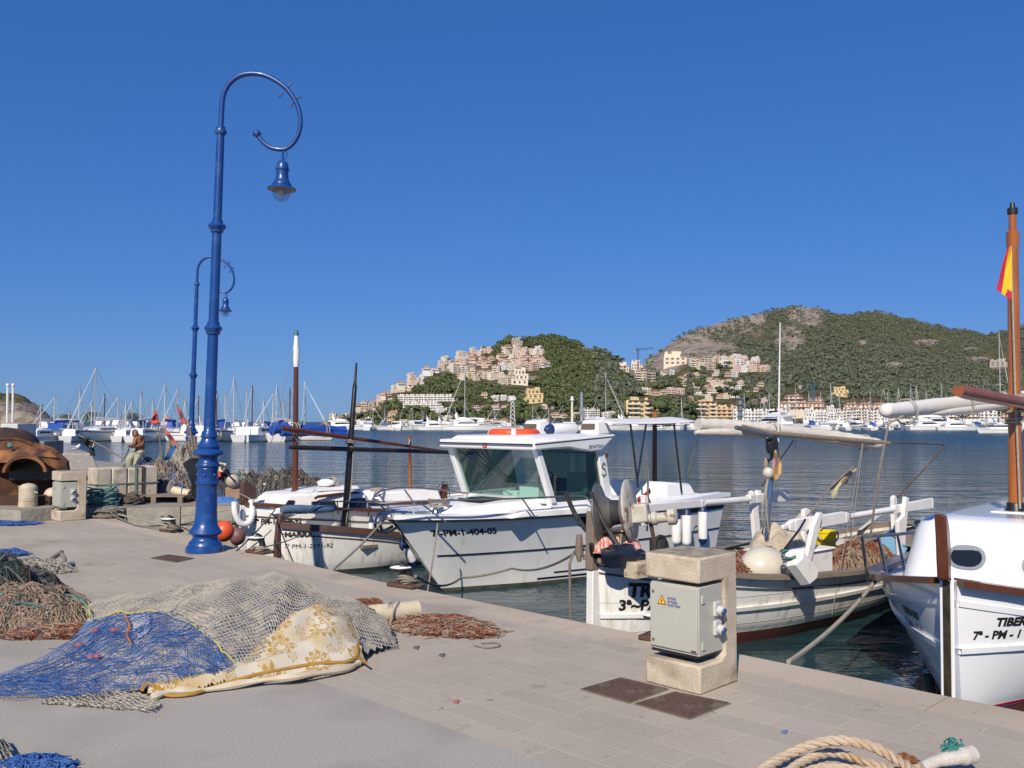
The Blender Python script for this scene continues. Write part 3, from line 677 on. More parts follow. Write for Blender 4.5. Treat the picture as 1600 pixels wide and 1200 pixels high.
PBIG = [clump(260, 40 + k, .8, .20) for k in range(4)]
def pine_proto(k):
    root = thing('pine_tree', 'x', 'tree', (0, 0, 0))
    me = foliage_mesh('crown', [(0, 0, 1.6, 3.0, 2.9, 0)], pineleaf, [PBIG[k]]); me.parent = root
    b = MB(); b.tube([(0, 0, -1.5), (.1, 0, 1.2), (-.1, .1, 2.6), (.15, 0, 3.6)], [.24, .2, .15, .06], 7)
    for a in range(5):
        q = a * 1.26 + k; b.tube([(0, .05, 1.6 + a * .3), (.8 * math.cos(q), .8 * math.sin(q), 2.4 + a * .3), (1.5 * math.cos(q), 1.5 * math.sin(q), 3.0 + a * .2)], [.1, .07, .03], 5)
    b.build('trunk', bark, root, world=False); return root
pp = [pine_proto(k) for k in range(4)]
def pine(x, y, wpx, place, d=None, first=[0, 0, 0, 0]):
    d = d or hit(x, y) or 325; p = AT(x, y, d); s = wpx * d / F / 6.5; k = R_.randrange(4)
    lb = 'dark green umbrella pine ' + place
    if not first[k]:
        o = pp[k]; first[k] = 1; o.location = p; o['label'] = lb; o['group'] = 'pines ' + place
    else: o = dup(pp[k], None, p, 0, lb, 'pines ' + place)
    o.rotation_euler = (0, 0, R_.uniform(0, 6)); o.scale = (s, s, s * R_.uniform(.8, 1.05))
for x, y, w_ in ((1040, 656, 44), (1066, 656, 46), (1022, 650, 34), (1078, 650, 34), (1050, 645, 36), (1090, 640, 30), (1038, 640, 28), (1150, 628, 30), (1166, 638, 34), (1128, 622, 26), (1095, 612, 26), (1140, 612, 24)): pine(x, y, w_, 'in the grove between yellow hotel and ochre building')
for x, y, w_ in ((650, 654, 30), (668, 656, 32), (636, 650, 24), (700, 656, 28), (720, 655, 30), (738, 657, 28), (755, 655, 26), (686, 640, 20), (712, 634, 26), (728, 630, 24), (804, 650, 30), (820, 645, 28), (860, 640, 26), (880, 648, 30), (900, 640, 28), (925, 640, 26), (945, 636, 28), (790, 656, 26), (585, 656, 22), (600, 650, 22), (625, 660, 20)): pine(x, y, w_, 'on the lower slope of the middle hill')
for x, y, w_ in ((805, 534, 12), (970, 570, 16), (963, 563, 12), (875, 533, 9), (930, 547, 10), (755, 548, 10), (700, 566, 9)): pine(x, y, w_, 'standing out on the ridge line of the middle hill')
for x, y, w_ in ((1222, 655, 22), (1405, 655, 20), (1255, 657, 16), (1360, 658, 12), (1312, 655, 14), (1000, 612, 20), (1060, 606, 22), (1126, 582, 16), (1140, 575, 14), (1085, 590, 20), (1100, 583, 16)): pine(x, y, w_, 'between the right shore houses')

# cranes, towers and the harbour wall of the town
cranem = mat('blue_crane_paint', (.06, .14, .22), (.05, .11, .18), rough=.6)
def crane(x, y0, y1, arm0, arm1, d, label):
    p = AT(x, y0, d); k = d / F; h = (y0 - y1) * k; r = thing('tower_crane', label, 'crane', p)
    def mast(b):
        for sx in (-.5, .5):
            for sy in (-.5, .5): b.strand((sx, sy, 0), (sx, sy, h), .16)
        z = 0; s = 1
        while z < h - 1: b.strand((-.5 * s, -.5, z), (.5 * s, -.5, z + 1.6), .12); b.strand((-.5, .5 * s, z), (-.5, -.5 * s, z + 1.6), .12); z += 1.6; s = -s
    one('mast', mast, cranem, r, world=False)
    def jib(b):
        a, c = (arm0 - x) * k, (arm1 - x) * k; hh = h * .87
        for dy, dz in ((-.4, 0), (.4, 0), (0, .9)): b.strand((a, dy, hh + dz), (c, dy, hh + dz + (c - a) * .13), .14)
        b.strand((0, 0, h), (c * .8, 0, hh + c * .11), .08); b.strand((0, 0, h), (a * .8, 0, hh), .08)
    one('jib', jib, cranem, r, world=False)
    one('counterweight', lambda b: b.box(((arm0 - x) * k, 0, h * .85), (1.2, 1.2, 1.6)), hmat('stone'), r, world=False)
crane(997, 582, 543, 991, 1022, 640, 'blue tower crane on the saddle between the two hills')
crane(1271, 632, 600, 1250, 1282, 420, 'blue tower crane above the terracotta roofs on the right shore')
r = thing('chimney_tower', 'grey blue round tower standing behind the roof of the white cabin boat', 'tower', AT(909, 662, 320))
one('shaft', lambda b: b.lathe([(.62, 0), (.58, 6), (.52, 10.8)], n=14), mat('grey_blue_paint', (.28, .32, .38), (.2, .23, .3), rough=.7, ns=.6), r, world=False)
one('cap', lambda b: b.lathe([(.58, 10.8), (.58, 11.0), (.45, 11.1)], n=14), dullsteel, r, world=False)
r = thing('beacon_tower', 'slim cream harbour beacon beside the grey blue tower', 'tower', AT(894, 664, 316))
one('shaft', lambda b: b.lathe([(.5, 0), (.36, 8.2)], n=12), hmat('cream'), r, world=False)
one('gallery', lambda b: b.lathe([(.4, 8.2), (.75, 8.4), (.75, 8.8), (.5, 8.9), (.5, 9.6), (.15, 9.9)], n=12), white_matte, r, world=False)
r = thing('floodlight_mast', 'white lattice floodlight mast behind the sloop masts in the middle of the marina', 'mast', AT(801, 664, 312))
def ltw(b):
    for sx in (-1, 1): b.strand((sx * .9, 0, 0), (sx * .4, 0, 8.5), .13)
    for z in np.arange(0, 8, 1.4): wd = .9 - .5 * z / 8.5; b.strand((-wd, 0, z), (wd * .9, 0, z + 1.4), .1); b.strand((wd, 0, z), (-wd * .9, 0, z + 1.4), .1)
one('tower', ltw, white_matte, r, world=False)
one('lamp_platform', lambda b: (b.box((0, 0, 8.5), (2.0, .8, .25)), [b.box((x, -.3, 9.0), (.5, .3, .6)) for x in (-.9, -.3, .3, .9)]), white_matte, r, world=False)
b = MB(); b.add([((x - 800) / F * d, d, z) for x, d, z in ((470, 316, -3), (470, 316, .15), (470, 340, .15), (3000, 340, .15), (3000, 316, .15), (3000, 316, -3))], [(0, 5, 4, 1), (1, 4, 3, 2)])
struct(b.build('town_waterfront', mat('waterfront_concrete', (.36, .33, .29), (.28, .25, .22), rough=.9, ns=.6), flat=True))
b = MB(); b.box((-105, 152, -.6), (150, 5, 1.5)); b.box((-46, 300, -.5), (60, 5, 1.4))
struct(b.build('marina_pier', mat('pier_concrete', (.30, .28, .25), (.22, .2, .18), rough=.9, ns=.8), flat=True))
# ------------------------------------------------------------------ hulls
class Hull:
    def __init__(s, L, b, w, z, k=.45, rake=.25, srake=.1, pw=.8, qn=9, tn=36, zb=.07):
        s.L = L; s.b = tab(b); s.w = tab(w); s.z = tab(z); s.k = k; s.rake = rake; s.srake = srake; s.pw = pw; s.qn = qn; s.tn = tn; s.zb = zb
    def PZ(s, t, z, side=-1, off=0.0):
        zs = s.z(t); B = s.b(t) / 2; W = s.w(t) / 2
        if z >= s.zb:
            q = min(1.15, (z - s.zb) / (zs - s.zb)); y = W + (B - W) * q ** s.pw
        else:
            q = max(0, (z + s.k) / (s.k + s.zb)); y = W * math.sin(q * math.pi / 2) ** .7
        x = t * s.L - s.rake * (1 - t) ** 4 * (z - s.zb) / (s.z(0)) + s.srake * t ** 6 * (z - s.zb) / s.z(1)
        return V((x, side * (y + off), z))
    def T(s, x): return x / s.L
    def rows(s, side, t0=0, t1=1, n=None):
        n = n or s.tn; R = []
        for i in range(n + 1):
            t = t0 + (t1 - t0) * i / n; zs = s.z(t)
            zz = [-s.k + (s.k + s.zb) * j / 3 for j in range(3)] + [s.zb + (zs - s.zb) * j / s.qn for j in range(s.qn + 1)]
            R.append([s.PZ(t, z, side) for z in zz])
        return R
    def shell(s, b):
        for side in (-1, 1):
            R = s.rows(side); n0 = len(b.f); b.grid(R if side < 0 else R[::-1])
            m = len(R[0]) - 1
            for i in range(len(b.f) - n0): b.m[n0 + i] = 1 if (i % m) < 3 else 0
        if s.b(1) > .2:
            a = s.rows(-1)[-1]; c = s.rows(1)[-1]; b.add(a + c[::-1], [tuple(range(2 * len(a)))])
    def line(s, dz, side, off=0.0, t0=0.0, t1=1.0, n=40, abs_z=None):
        return [s.PZ(t, (abs_z if abs_z is not None else s.z(t) + dz), side, off) for t in [t0 + (t1 - t0) * i / n for i in range(n + 1)]]
    def stripe(s, b, dz, h, out=.012, t0=0.0, t1=1.0, abs_z=None, sides=(-1, 1), n=40):
        for sd in sides:
            lo = s.line(dz - h / 2, sd, out, t0, t1, n, None if abs_z is None else abs_z - h / 2); hi = s.line(dz + h / 2, sd, out, t0, t1, n, None if abs_z is None else abs_z + h / 2)
            il = s.line(dz - h / 2, sd, -.004, t0, t1, n, None if abs_z is None else abs_z - h / 2); ih = s.line(dz + h / 2, sd, -.004, t0, t1, n, None if abs_z is None else abs_z + h / 2)
            b.grid([il, lo, hi, ih] if sd > 0 else [ih, hi, lo, il])
    def deck(s, b, dz, t0=0.0, t1=1.0, inset=.02, camber=.03, n=30):
        R = []
        for i in range(n + 1):
            t = t0 + (t1 - t0) * i / n; p = s.PZ(t, s.z(t) + dz, 1, -inset); R.append([V((p.x, p.y * k, p.z + camber * (1 - k * k))) for k in (-1, -.6, -.2, .2, .6, 1)])
        b.grid(R)
    def cap(s, b, dz, wi, wo, h, t0=0.0, t1=1.0, n=44):
        for sd in (-1, 1):
            path = s.line(dz, sd, 0, t0, t1, n); pr = [(-wo, 0), (wi, 0), (wi, h), (-wo, h)]
            if sd < 0: pr = [(-a, z) for a, z in pr][::-1]
            # lateral axis points to starboard (y<0) when the path runs aft
            b.sweep(path, [(-a, z) for a, z in pr][::-1])
def txt(body, size, bold=0.0, shear=0.0, space=1.0):
    c = bpy.data.curves.new('lettering', 'FONT'); c.body = body; c.size = size; c.offset = bold; c.shear = shear; c.resolution_u = 3; c.space_character = space
    o = bpy.data.objects.new('lettering', c); COL.objects.link(o); dg = bpy.context.evaluated_depsgraph_get()
    me = bpy.data.meshes.new_from_object(o.evaluated_get(dg)); vs = [v.co.copy() for v in me.vertices]; fs = [tuple(p.vertices) for p in me.polygons]
    bpy.data.objects.remove(o); bpy.data.curves.remove(c); bpy.data.meshes.remove(me)
    return vs, fs
def lettering(parent, body, size, fn, m=text_black, bold=0.0, shear=0.0, world=False, sx=1.0, space=1.0):
    vs, fs = txt(body, size, bold, shear, space); b = MB(); b.add([fn(v.x * sx, v.y) for v in vs], fs)
    return b.build('lettering', m, parent, world=world, flat=True)

# ------------------------------------------------------------------ marina boats (patterns)
glass_far = mat('far_tinted_window', (.02, .025, .03), rough=.15)
alu = mat('mast_aluminium', (.62, .62, .60), (.5, .5, .5), rough=.35, metal=.3, ns=1)
def far_hull(L, B, fb, b=None):
    return Hull(L, [(0, .05), (.12, B * .5), (.35, B * .92), (.6, B), (1, B * .78)], [(0, .02), (.15, B * .38), (.4, B * .8), (.65, B * .86), (1, B * .62)], [(0, fb * 1.25), (.4, fb * 1.02), (1, fb)], k=.4, rake=L * .09, srake=.3, pw=.7, qn=4, tn=14)
def sloop(L, hm, cover, stripe, mastm=None):
    r = thing('sailing_boat', 'x', 'sailing boat'); B = L * .31; H = far_hull(L, B, L * .105)
    b = MB(); H.shell(b); h = b.build('hull', [white, stripe], r, world=False); b = MB(); H.deck(b, -.02); b.build('deck', white_old, r, world=False)
    if stripe is not navy: pass
    b = MB(); H.stripe(b, -.18, .09, .015, n=14); b.build('stripe', stripe, h, world=False)
    z0 = H.z(.5); b = MB(); P = []
    for i in range(9):
        t = .28 + .42 * i / 8; wd = B * .30 * (1 - abs(2 * (i / 8) - 1.05) ** 4 * .5); hh = (.12, .32, .42, .45, .46, .47, .47, .45, .44)[i]
        P.append([V((t * L, -wd, z0 - .1)), V((t * L, -wd * .85, z0 + hh)), V((t * L, 0, z0 + hh + .06)), V((t * L, wd * .85, z0 + hh)), V((t * L, wd, z0 - .1))])
    b.grid(P); b.add(P[-1], [(0, 1, 2, 3, 4)]); cb = b.build('cabin', white, r, world=False)
    b = MB()
    for sd in (-1, 1): b.box((.5 * L, sd * B * .285, z0 + .2), (L * .24, .03, .16))
    b.build('window', glass_far, cb, world=False)
    mx = .40 * L
    b = MB(); b.tube([(mx, 0, z0), (mx, 0, z0 + hm)], [.10, .075], 8)
    for f in (.42, .70): b.tube([(mx, -B * .36 * (1.1 - f), z0 + hm * f), (mx, B * .36 * (1.1 - f), z0 + hm * f)], .035, 5)
    b.box((mx, 0, z0 + hm + .15), (.25, .05, .3)); b.build('mast', mastm or alu, r, world=False)
    b = MB(); b.tube(smooth_path([(mx + .15, 0, z0 + 1.5), (mx + L * .2, 0, z0 + 1.42), (mx + L * .4, 0, z0 + 1.4)], 4), [.16, .19, .2, .2, .2, .19, .17, .15, .1], 8); b.build('boom_cover', cover, r, world=False)
    b = MB(); b.strand((-.3, 0, z0 + .25), (mx - .1, 0, z0 + hm * .96), .02); b.tube([(.1, 0, z0 + .7), (mx - .25, 0, z0 + hm * .93)], [.055, .025], 6)
    b.build('furled_jib', white_matte, r, world=False)
    b = MB(); b.strand((L, 0, z0), (mx, 0, z0 + hm), .022)
    for sd in (-1, 1): b.strand((mx + .3, sd * B * .46, z0), (mx, sd * B * .36 * .68, z0 + hm * .42), .02); b.strand((mx, sd * B * .36 * .68, z0 + hm * .42), (mx, 0, z0 + hm * .98), .02)
    b.build('rigging', dullsteel, r, world=False)
    b = MB()
    for sd in (-1, 1):
        pts = [H.PZ(t, H.z(t), sd, -.05) + V((0, 0, .6)) for t in (.03, .2, .4, .6, .8, .97)]; b.tube(pts, .03, 4)
        for p in pts: b.strand(p - V((0, 0, .6)), p, .03)
    b.build('guard_rail', steel, r, world=False)
    b = MB(); b.hexa([V((L * .62, -B * .3, z0 + .2)), V((L * .62, B * .3, z0 + .2)), V((L * .76, B * .32, z0 + .3)), V((L * .76, -B * .32, z0 + .3))], [V((L * .66, -B * .27, z0 + 1.25)), V((L * .66, B * .27, z0 + 1.25)), V((L * .77, B * .27, z0 + 1.3)), V((L * .77, -B * .27, z0 + 1.3))]); b.build('spray_hood', cover, r, world=False)
    return r
def cruiser(L, fly, stripe):
    r = thing('motor_yacht', 'x', 'motor yacht'); B = L * .29; fb = L * .115; H = far_hull(L, B, fb)
    b = MB(); H.shell(b); h = b.build('hull', [white, stripe], r, world=False); b = MB(); H.deck(b, -.03); b.build('deck', white, r, world=False)
    b = MB(); H.stripe(b, -.3, .06, .015, n=14); b.build('rub_rail', stripe, h, world=False)
    def block(b, x0, x1, w0, w1, z0, z1, fr, ar):
        b.hexa([V((x0, -w0, z0)), V((x1, -w1, z0)), V((x1, w1, z0)), V((x0, w0, z0))], [V((x0 + fr, -w0 * .8, z1)), V((x1 - ar, -w1 * .88, z1)), V((x1 - ar, w1 * .88, z1)), V((x0 + fr, w0 * .8, z1))])
    z0 = fb * .95; u = L / 12
    b = MB(); block(b, .20 * L, .80 * L, B * .26, B * .40, z0, z0 + 1.35 * u, 1.9 * u, .2 * u); cb = b.build('cabin', white, r, world=False, bevel=.08)
    b = MB(); block(b, .265 * L, .70 * L, B * .262, B * .402, z0 + .62 * u, z0 + 1.06 * u, .62 * u, .5 * u); b.build('window', glass_far, cb, world=False)
    if fly:
        b = MB(); block(b, .36 * L, .86 * L, B * .30, B * .40, z0 + 1.36 * u, z0 + 1.62 * u, .3 * u, -.3 * u); block(b, .40 * L, .66 * L, B * .26, B * .32, z0 + 1.6 * u, z0 + 2.25 * u, .8 * u, .1 * u); f = b.build('flybridge', white, r, world=False, bevel=.06)
        b = MB(); block(b, .425 * L, .52 * L, B * .24, B * .28, z0 + 2.2 * u, z0 + 2.55 * u, .4 * u, .05 * u); b.build('windscreen', glass_far, f, world=False)
        b = MB()
        for sd in (-1, 1): b.hexa([V((.66 * L, sd * B * .36 - .06, z0 + 1.5 * u)), V((.73 * L, sd * B * .36 - .06, z0 + 1.5 * u)), V((.73 * L, sd * B * .36 + .06, z0 + 1.5 * u)), V((.66 * L, sd * B * .36 + .06, z0 + 1.5 * u))], [V((.72 * L, sd * B * .3 - .06, z0 + 3.0 * u)), V((.77 * L, sd * B * .3 - .06, z0 + 3.0 * u)), V((.77 * L, sd * B * .3 + .06, z0 + 3.0 * u)), V((.72 * L, sd * B * .3 + .06, z0 + 3.0 * u))])
        b.box((.745 * L, 0, z0 + 3.0 * u), (.06 * L, B * .62, .14)); b.ball((.745 * L, 0, z0 + 3.3 * u), .3 * u); b.build('radar_arch', white, r, world=False)
        b = MB(); b.strand((.75 * L, B * .2, z0 + 3 * u), (.77 * L, B * .2, z0 + 5.2 * u), .03); b.build('aerial', white, r, world=False)
    else:
        b = MB(); b.strand((.55 * L, 0, z0 + 1.3 * u), (.57 * L, 0, z0 + 3.0 * u), .035); b.build('aerial', white, r, world=False)
        b = MB(); block(b, .32 * L, .74 * L, B * .26, B * .36, z0 + 1.36 * u, z0 + 1.48 * u, .1, .0); b.build('roof', white, r, world=False)
    b = MB()
    for sd in (-1, 1):
        pts = [H.PZ(t, H.z(t), sd, -.05) + V((0, 0, .6)) for t in (.02, .12, .22, .32, .45)]; b.tube(pts, .03, 4)
        for p in pts: b.strand(p - V((0, 0, .6)), p, .03)
    b.build('guard_rail', steel, r, world=False)
    return r
blk = navy
SL = [sloop(10.5, 13, bluetarp, navy), sloop(11.5, 14, white_matte, blk), sloop(9.5, 12, bluegrey, redboot), sloop(10, 12.5, white_matte, redboot, brown)]
YA = [cruiser(12, True, navy), cruiser(9, False, navy), cruiser(8, False, redboot), cruiser(15, True, blk)]
USED = set()
RB = random.Random(21)
def berth(pr, x, Y, rz, label, grp, cat_=None, s=1.0, mast_y=None):
    p = AT(x, 690, Y); p.z = WZ
    if id(pr) not in USED: USED.add(id(pr)); o = pr; o.location = p; o.rotation_euler = (0, 0, rz); o['label'] = label
    else: o = dup(pr, None, p, rz, label)
    if grp: o['group'] = grp
    elif 'group' in o: del o['group']
    o.scale = (s, s, s)
    if mast_y is not None:     # the mast reaches the height it has in the photograph
        zt = (CH + (YH - mast_y) / F * Y - WZ) / s
        mk = [c for c in o.children if c.name.split('.')[0] == 'mast'][0]
        top = max(v.co.z for v in mk.data.vertices); f = zt / top
        for c in o.children:
            if c.name.split('.')[0] in ('mast', 'rigging', 'furled_jib'): c.scale = (1, 1, f)
        # put the mast, not the bow, on the photograph's column
        mx = .40 * max(v.co.x for v in [c for c in o.children if c.name.split('.')[0] == 'deck'][0].data.vertices) * s
        o.location.x -= mx * math.cos(rz); o.location.y -= mx * math.sin(rz)
    return o
GL, GR = 'sailing boats berthed along the far left pier', 'sailing boats moored off the middle shore'
LM = [(63, 632), (85, 618), (122, 600), (163, 615), (184, 618), (196, 628), (218, 604), (237, 620), (257, 598), (277, 606), (289, 622), (338, 610), (351, 612), (365, 587), (384, 601), (394, 602), (412, 624), (427, 613), (432, 598), (452, 606), (106, 640), (143, 624), (206, 626), (310, 618), (442, 622)]
for i, (x, y) in enumerate(LM):
    Y = RB.choice((122, 126, 131, 137)); rz = rad(RB.choice((90, 270, 84, 97, 264, 276, 70)) + RB.uniform(-7, 7))
    berth(SL[i % 4 if i % 7 else 1], x, Y, rz, 'white sailing boat with bare mast in the crowded row along the far left pier', GL, s=RB.uniform(.85, 1.08), mast_y=y)
berth(SL[1], 148, 119, rad(75), 'white sloop with the tallest mast of the left row, above the black flag', None, s=1.1, mast_y=572)
berth(SL[2], 474, 125, rad(172), 'white sloop broadside with blue sail cover just right of the tall brown mast', None, s=1.0, mast_y=597)
berth(YA[1], 440, 121, rad(250), 'white cabin motor boat seen bow-on at the right end of the left pier', None, s=.9)
for k, (x, Y, rz, s) in enumerate(((92, 116, 262, .75), (104, 117, 95, .7), (127, 118, 280, .75), (172, 120, 100, .8), (193, 119, 85, .75), (208, 121, 275, .8), (247, 119, 265, .8), (262, 120, 80, .75), (282, 121, 95, .85), (354, 121, 262, .9), (372, 119, 178, 1.0), (404, 121, 268, 1.0), (232, 123, 95, .8), (150, 128, 60, .8), (322, 122, 80, .8), (335, 121, 265, .9))):
    berth(YA[1 + k % 2], x, Y, rad(rz), 'small white cabin motor boat tied between the masts of the far left pier', 'small motor boats at the far left pier', s=s)
CM = [(582, 635), (601, 638), (612, 642), (628, 640), (687, 645), (702, 641), (710, 644), (723, 625), (773, 635), (783, 634), (832, 633), (858, 640), (880, 633), (933, 624), (1065, 621), (1096, 626), (1164, 615), (645, 645), (660, 643), (672, 648)]
for i, (x, y) in enumerate(CM):
    berth(SL[RB.randrange(4)], x, RB.uniform(272, 292), rad(RB.choice((0, 180, 90, 270, 20, 200)) + RB.uniform(-15, 15)), 'distant white sailing boat in the moorings under the middle hill', GR, s=RB.uniform(.8, 1.1), mast_y=y)
berth(SL[1], 727, 268, rad(10), 'distant white sloop with the tallest mast in front of the middle hill', None, s=1.3, mast_y=574)
berth(SL[1], 946, 262, rad(176), 'white sloop with a tall mast and raked stay behind the white cabin boat', None, s=1.3, mast_y=583)
RM = [(1187, 610), (1195, 617), (1203, 612), (1244, 604), (1265, 612), (1334, 615), (1361, 610), (1381, 604), (1388, 612), (1424, 601), (1433, 602), (1448, 608), (1472, 596), (1542, 588), (1232, 618), (1283, 612), (1312, 616), (1350, 618), (1405, 606), (1500, 602), (1520, 606), (1590, 596)]
for i, (x, y) in enumerate(RM):
    berth(SL[RB.randrange(4)], x, RB.uniform(280, 300), rad(RB.choice((90, 270)) + RB.uniform(-12, 12)), 'distant sailing boat berthed before the white waterfront village on the right', 'sailing boats before the white village', s=RB.uniform(.85, 1.1), mast_y=y)
berth(SL[1], 1299, 276, rad(80), 'sloop with the tallest mast before the white waterfront village', None, s=1.1, mast_y=598)
berth(SL[1], 1564, 270, rad(95), 'sloop with a very tall grey mast just left of the orange wooden mast', None, s=1.4, mast_y=517)
berth(YA[3], 1176, 262, rad(-62), 'large white flybridge yacht seen from its quarter above the furled sail', None, s=1.15)
berth(YA[3], 1502, 268, rad(180), 'long white motor yacht lying broadside under the sail of the nearest boat', None, s=1.12)
berth(YA[0], 1524, 262, rad(172), 'dark striped motor yacht right of the long white yacht', None, s=.85)
berth(YA[0], 764, 262, rad(172), 'low white motor yacht broadside, right of the pair under the middle hill', None, s=1.05)
berth(YA[0], 722, 268, rad(176), 'white motor yacht just left of the low broadside yacht', None, s=.75)
berth(YA[0], 706, 268, rad(184), 'white motor yacht at the left end of the broadside yachts', None, s=.8)
berth(YA[1], 1530, 196, rad(6), 'small white cabin cruiser with hanging fenders, nearest of the right anchorage', None, s=1.0)
berth(YA[0], 1012, 272, rad(178), 'white flybridge cruiser seen under the cockpit awning', None, s=.95)
berth(YA[0], 962, 276, rad(184), 'white cruiser partly hidden by the cabin boat roof', None, s=.8)
for k in range(58):
    x = 566 + k * 18.0 + RB.uniform(-8, 8)
    if 690 < x < 770: continue
    berth(YA[1 + RB.randrange(2)] if RB.random() < .75 else YA[0], x, RB.uniform(266, 302), rad(RB.choice((0, 180, 90, 270, 160, 20)) + RB.uniform(-12, 12)), 'small distant white motor boat in the row along the far shore', 'small motor boats along the far shore', s=RB.uniform(.6, 1.0))
# small harbour things on the far pier
def palm(x, Y, h, label):
    r = thing('palm_tree', label, 'palm', AT(x, 680, Y), group='palms on the far left pier'); r.location.z = .1
    one('trunk', lambda b: b.tube([(0, 0, 0), (.15, 0, h * .5), (.1, 0, h)], [.22, .17, .15], 8), bark, r, world=False)
    def fr(b):
        for k in range(26):
            a = k * 2.4; e = .9 - (k % 5) * .4; pr = []
            for i in range(6):
                t = i / 5; pr.append(V((math.cos(a) * 1.9 * t, math.sin(a) * 1.9 * t, h + math.sin(e) * 1.7 * t - 1.9 * t * t)))
            nrm = V((-math.sin(a), math.cos(a), 0))
            b.grid([[p - nrm * .22 * (1 - i / 6) - V((0, 0, .1)), p, p + nrm * .22 * (1 - i / 6) - V((0, 0, .1))] for i, p in enumerate(pr)])
    one('fronds', fr, pineleaf, r, world=False, flat=True)
for x, h in ((102, 2.6), (142, 3.0), (207, 2.8)): palm(x, 150, h, 'small bushy palm on the far left pier behind the masts')
r = thing('windmill_tower', 'small stone windmill tower beyond the far left pier, right of the bare-chested man', 'windmill', AT(261, 672, 230))
one('tower', lambda b: b.lathe([(1.6, -1), (1.35, 2.2)], n=16), hmat('pink'), r, world=False)
one('roof', lambda b: b.lathe([(1.5, 2.2), (.9, 3.0), (.05, 3.5)], n=16), tile, r, world=False)
# ------------------------------------------------------------------ near boats
class Boat:
    def __init__(s, name, label, cat_, u, v, yaw):
        s.o = UV(u, v, WZ); s.rz = rad(45 + yaw); s.R = Matrix.Rotation(s.rz, 3, 'Z'); s.Ri = s.R.inverted()
        s.root = thing(name, label, cat_, s.o, s.rz, None)
    def w(s, p): return s.o + s.R @ V(p)
    def l(s, p): return s.Ri @ (V(p) - s.o)
    def P(s, x, y, ly=None, lx=None, lz=None):
        o = s.l(CAM); d = s.Ri @ ray(x, y)
        k = (ly - o.y) / d.y if ly is not None else (lx - o.x) / d.x if lx is not None else (lz - o.z) / d.z
        return o + d * k
    def part(s, name, fn, m, parent=None, **k): return one(name, fn, m, parent or s.root, world=False, **k)
    def ht(s, H, px, z, side=-1):
        best = None
        for i in range(401 if side < 0 else 60):      # on the port bow only the part before the hull turns away
            t = i / 400 if side < 0 else i / 600; zz = z if z is not None else H.z(t); q = PROJ(s.w(H.PZ(t, zz, side)))[0]
            e = abs(q - px)
            if best is None or e < best[0]: best = (e, t)
        return best[1]
    def text(s, H, body, px, py, size, side=-1, bold=0, shear=0, parent=None, sx=1.0, m=text_black):
        z = .6
        for _ in range(6):
            t = s.ht(H, px, z, side); p = H.PZ(t, z, side); q = s.P(px, py, ly=p.y); z = q.z
        t0, z0 = t, z
        def fn(x, y):
            # walk along the planking at the text's own scale
            xx = x * side * -1; t_ = t0; a = H.PZ(t_, z0, side); step = .004 * (1 if xx > 0 else -1); acc = 0
            key = round(abs(xx), 3)
            while acc < abs(xx) and 0 <= t_ + step <= 1:
                b_ = H.PZ(t_ + step, z0, side); dl = (b_ - a).length; f = min(1, (abs(xx) - acc) / dl); t_ += step * f; acc += dl; a = b_
            return H.PZ(t_, z0 + y, side, .006)
        return lettering(parent or s.root, body, size, fn, m, bold, shear, sx=sx)
    def mirror(s, pts):      # pts: (px, py, y) on the near side -> closed solid across the boat
        a = [s.P(x, y, ly=ly) for x, y, ly in pts]; return a, [V((p.x, -p.y, p.z)) for p in a]
def hullset(bt, H, mats, cap=None, capdim=(.0, .03, .05, .05), deckm=None, deck=(-.06, 0, 1)):
    h = bt.part('hull', H.shell, mats, angle=50)
    if cap: bt.part('gunwale', lambda b: H.cap(b, *capdim), cap)
    if deckm: bt.part('deck', lambda b: H.deck(b, *deck), deckm)
    return h

# ---- white cabin motor boat
C = Boat('cabin_motor_boat', 'white cabin motor boat with glazed wheelhouse and navy stripe under its rail', 'motor boat', 10.42, 8.94, 0)
HC_ = Hull(5.7, [(0, .10), (.05, .75), (.14, 1.38), (.28, 1.95), (.45, 2.32), (.7, 2.5), (1, 2.42)], [(0, .02), (.1, .5), (.25, 1.2), (.5, 1.85), (.75, 2.1), (1, 2.05)], [(0, 1.15), (.2, 1.12), (.6, 1.12), (1, 1.16)], k=.5, rake=.98, srake=.12, pw=1.2, qn=12, tn=46, zb=.05)
ch = hullset(C, HC_, [hullgel, darkboot], white, (-.02, .10, .05, .07), white, (-.02, 0, .62))
C.part('rub_rail', lambda b: HC_.stripe(b, -.045, .035, .06), mat('grey_rub_rail', (.22, .20, .19), rough=.5), ch)
C.part('navy_stripe', lambda b: HC_.stripe(b, -.16, .15, .006, .36, 1), navy, ch)
C.part('knuckle_line', lambda b: HC_.stripe(b, 0, .022, .012, .03, 1, abs_z=.56), navy, ch)
C.part('boot_stripe', lambda b: (HC_.stripe(b, 0, .025, .006, .3, 1, abs_z=.17), HC_.stripe(b, 0, .03, .006, .25, 1, abs_z=.09)), navy, ch)
C.text(HC_, '7ª-PM-1-404-05', 674, 838, .125, bold=.004, sx=1.25)
C.text(HC_, 'CARI', 1082, 832, .17, bold=.002)
C.part('trunk', lambda b: b.hexa([V((-.1, -.42, 1.1)), V((1.6, -.86, 1.1)), V((1.6, .86, 1.1)), V((-.1, .42, 1.1))], [V((.12, -.34, 1.24)), V((1.6, -.76, 1.34)), V((1.6, .76, 1.34)), V((.12, .34, 1.24))]), white, bevel=.05)
C.part('deck_step', lambda b: b.hexa([V((.5, -.98, 1.1)), V((2.9, -1.12, 1.12)), V((2.9, -.72, 1.12)), V((.5, -.5, 1.1))], [V((.75, -.93, 1.19)), V((2.9, -1.08, 1.3)), V((2.9, -.72, 1.3)), V((.75, -.55, 1.19))]), white, bevel=.03)
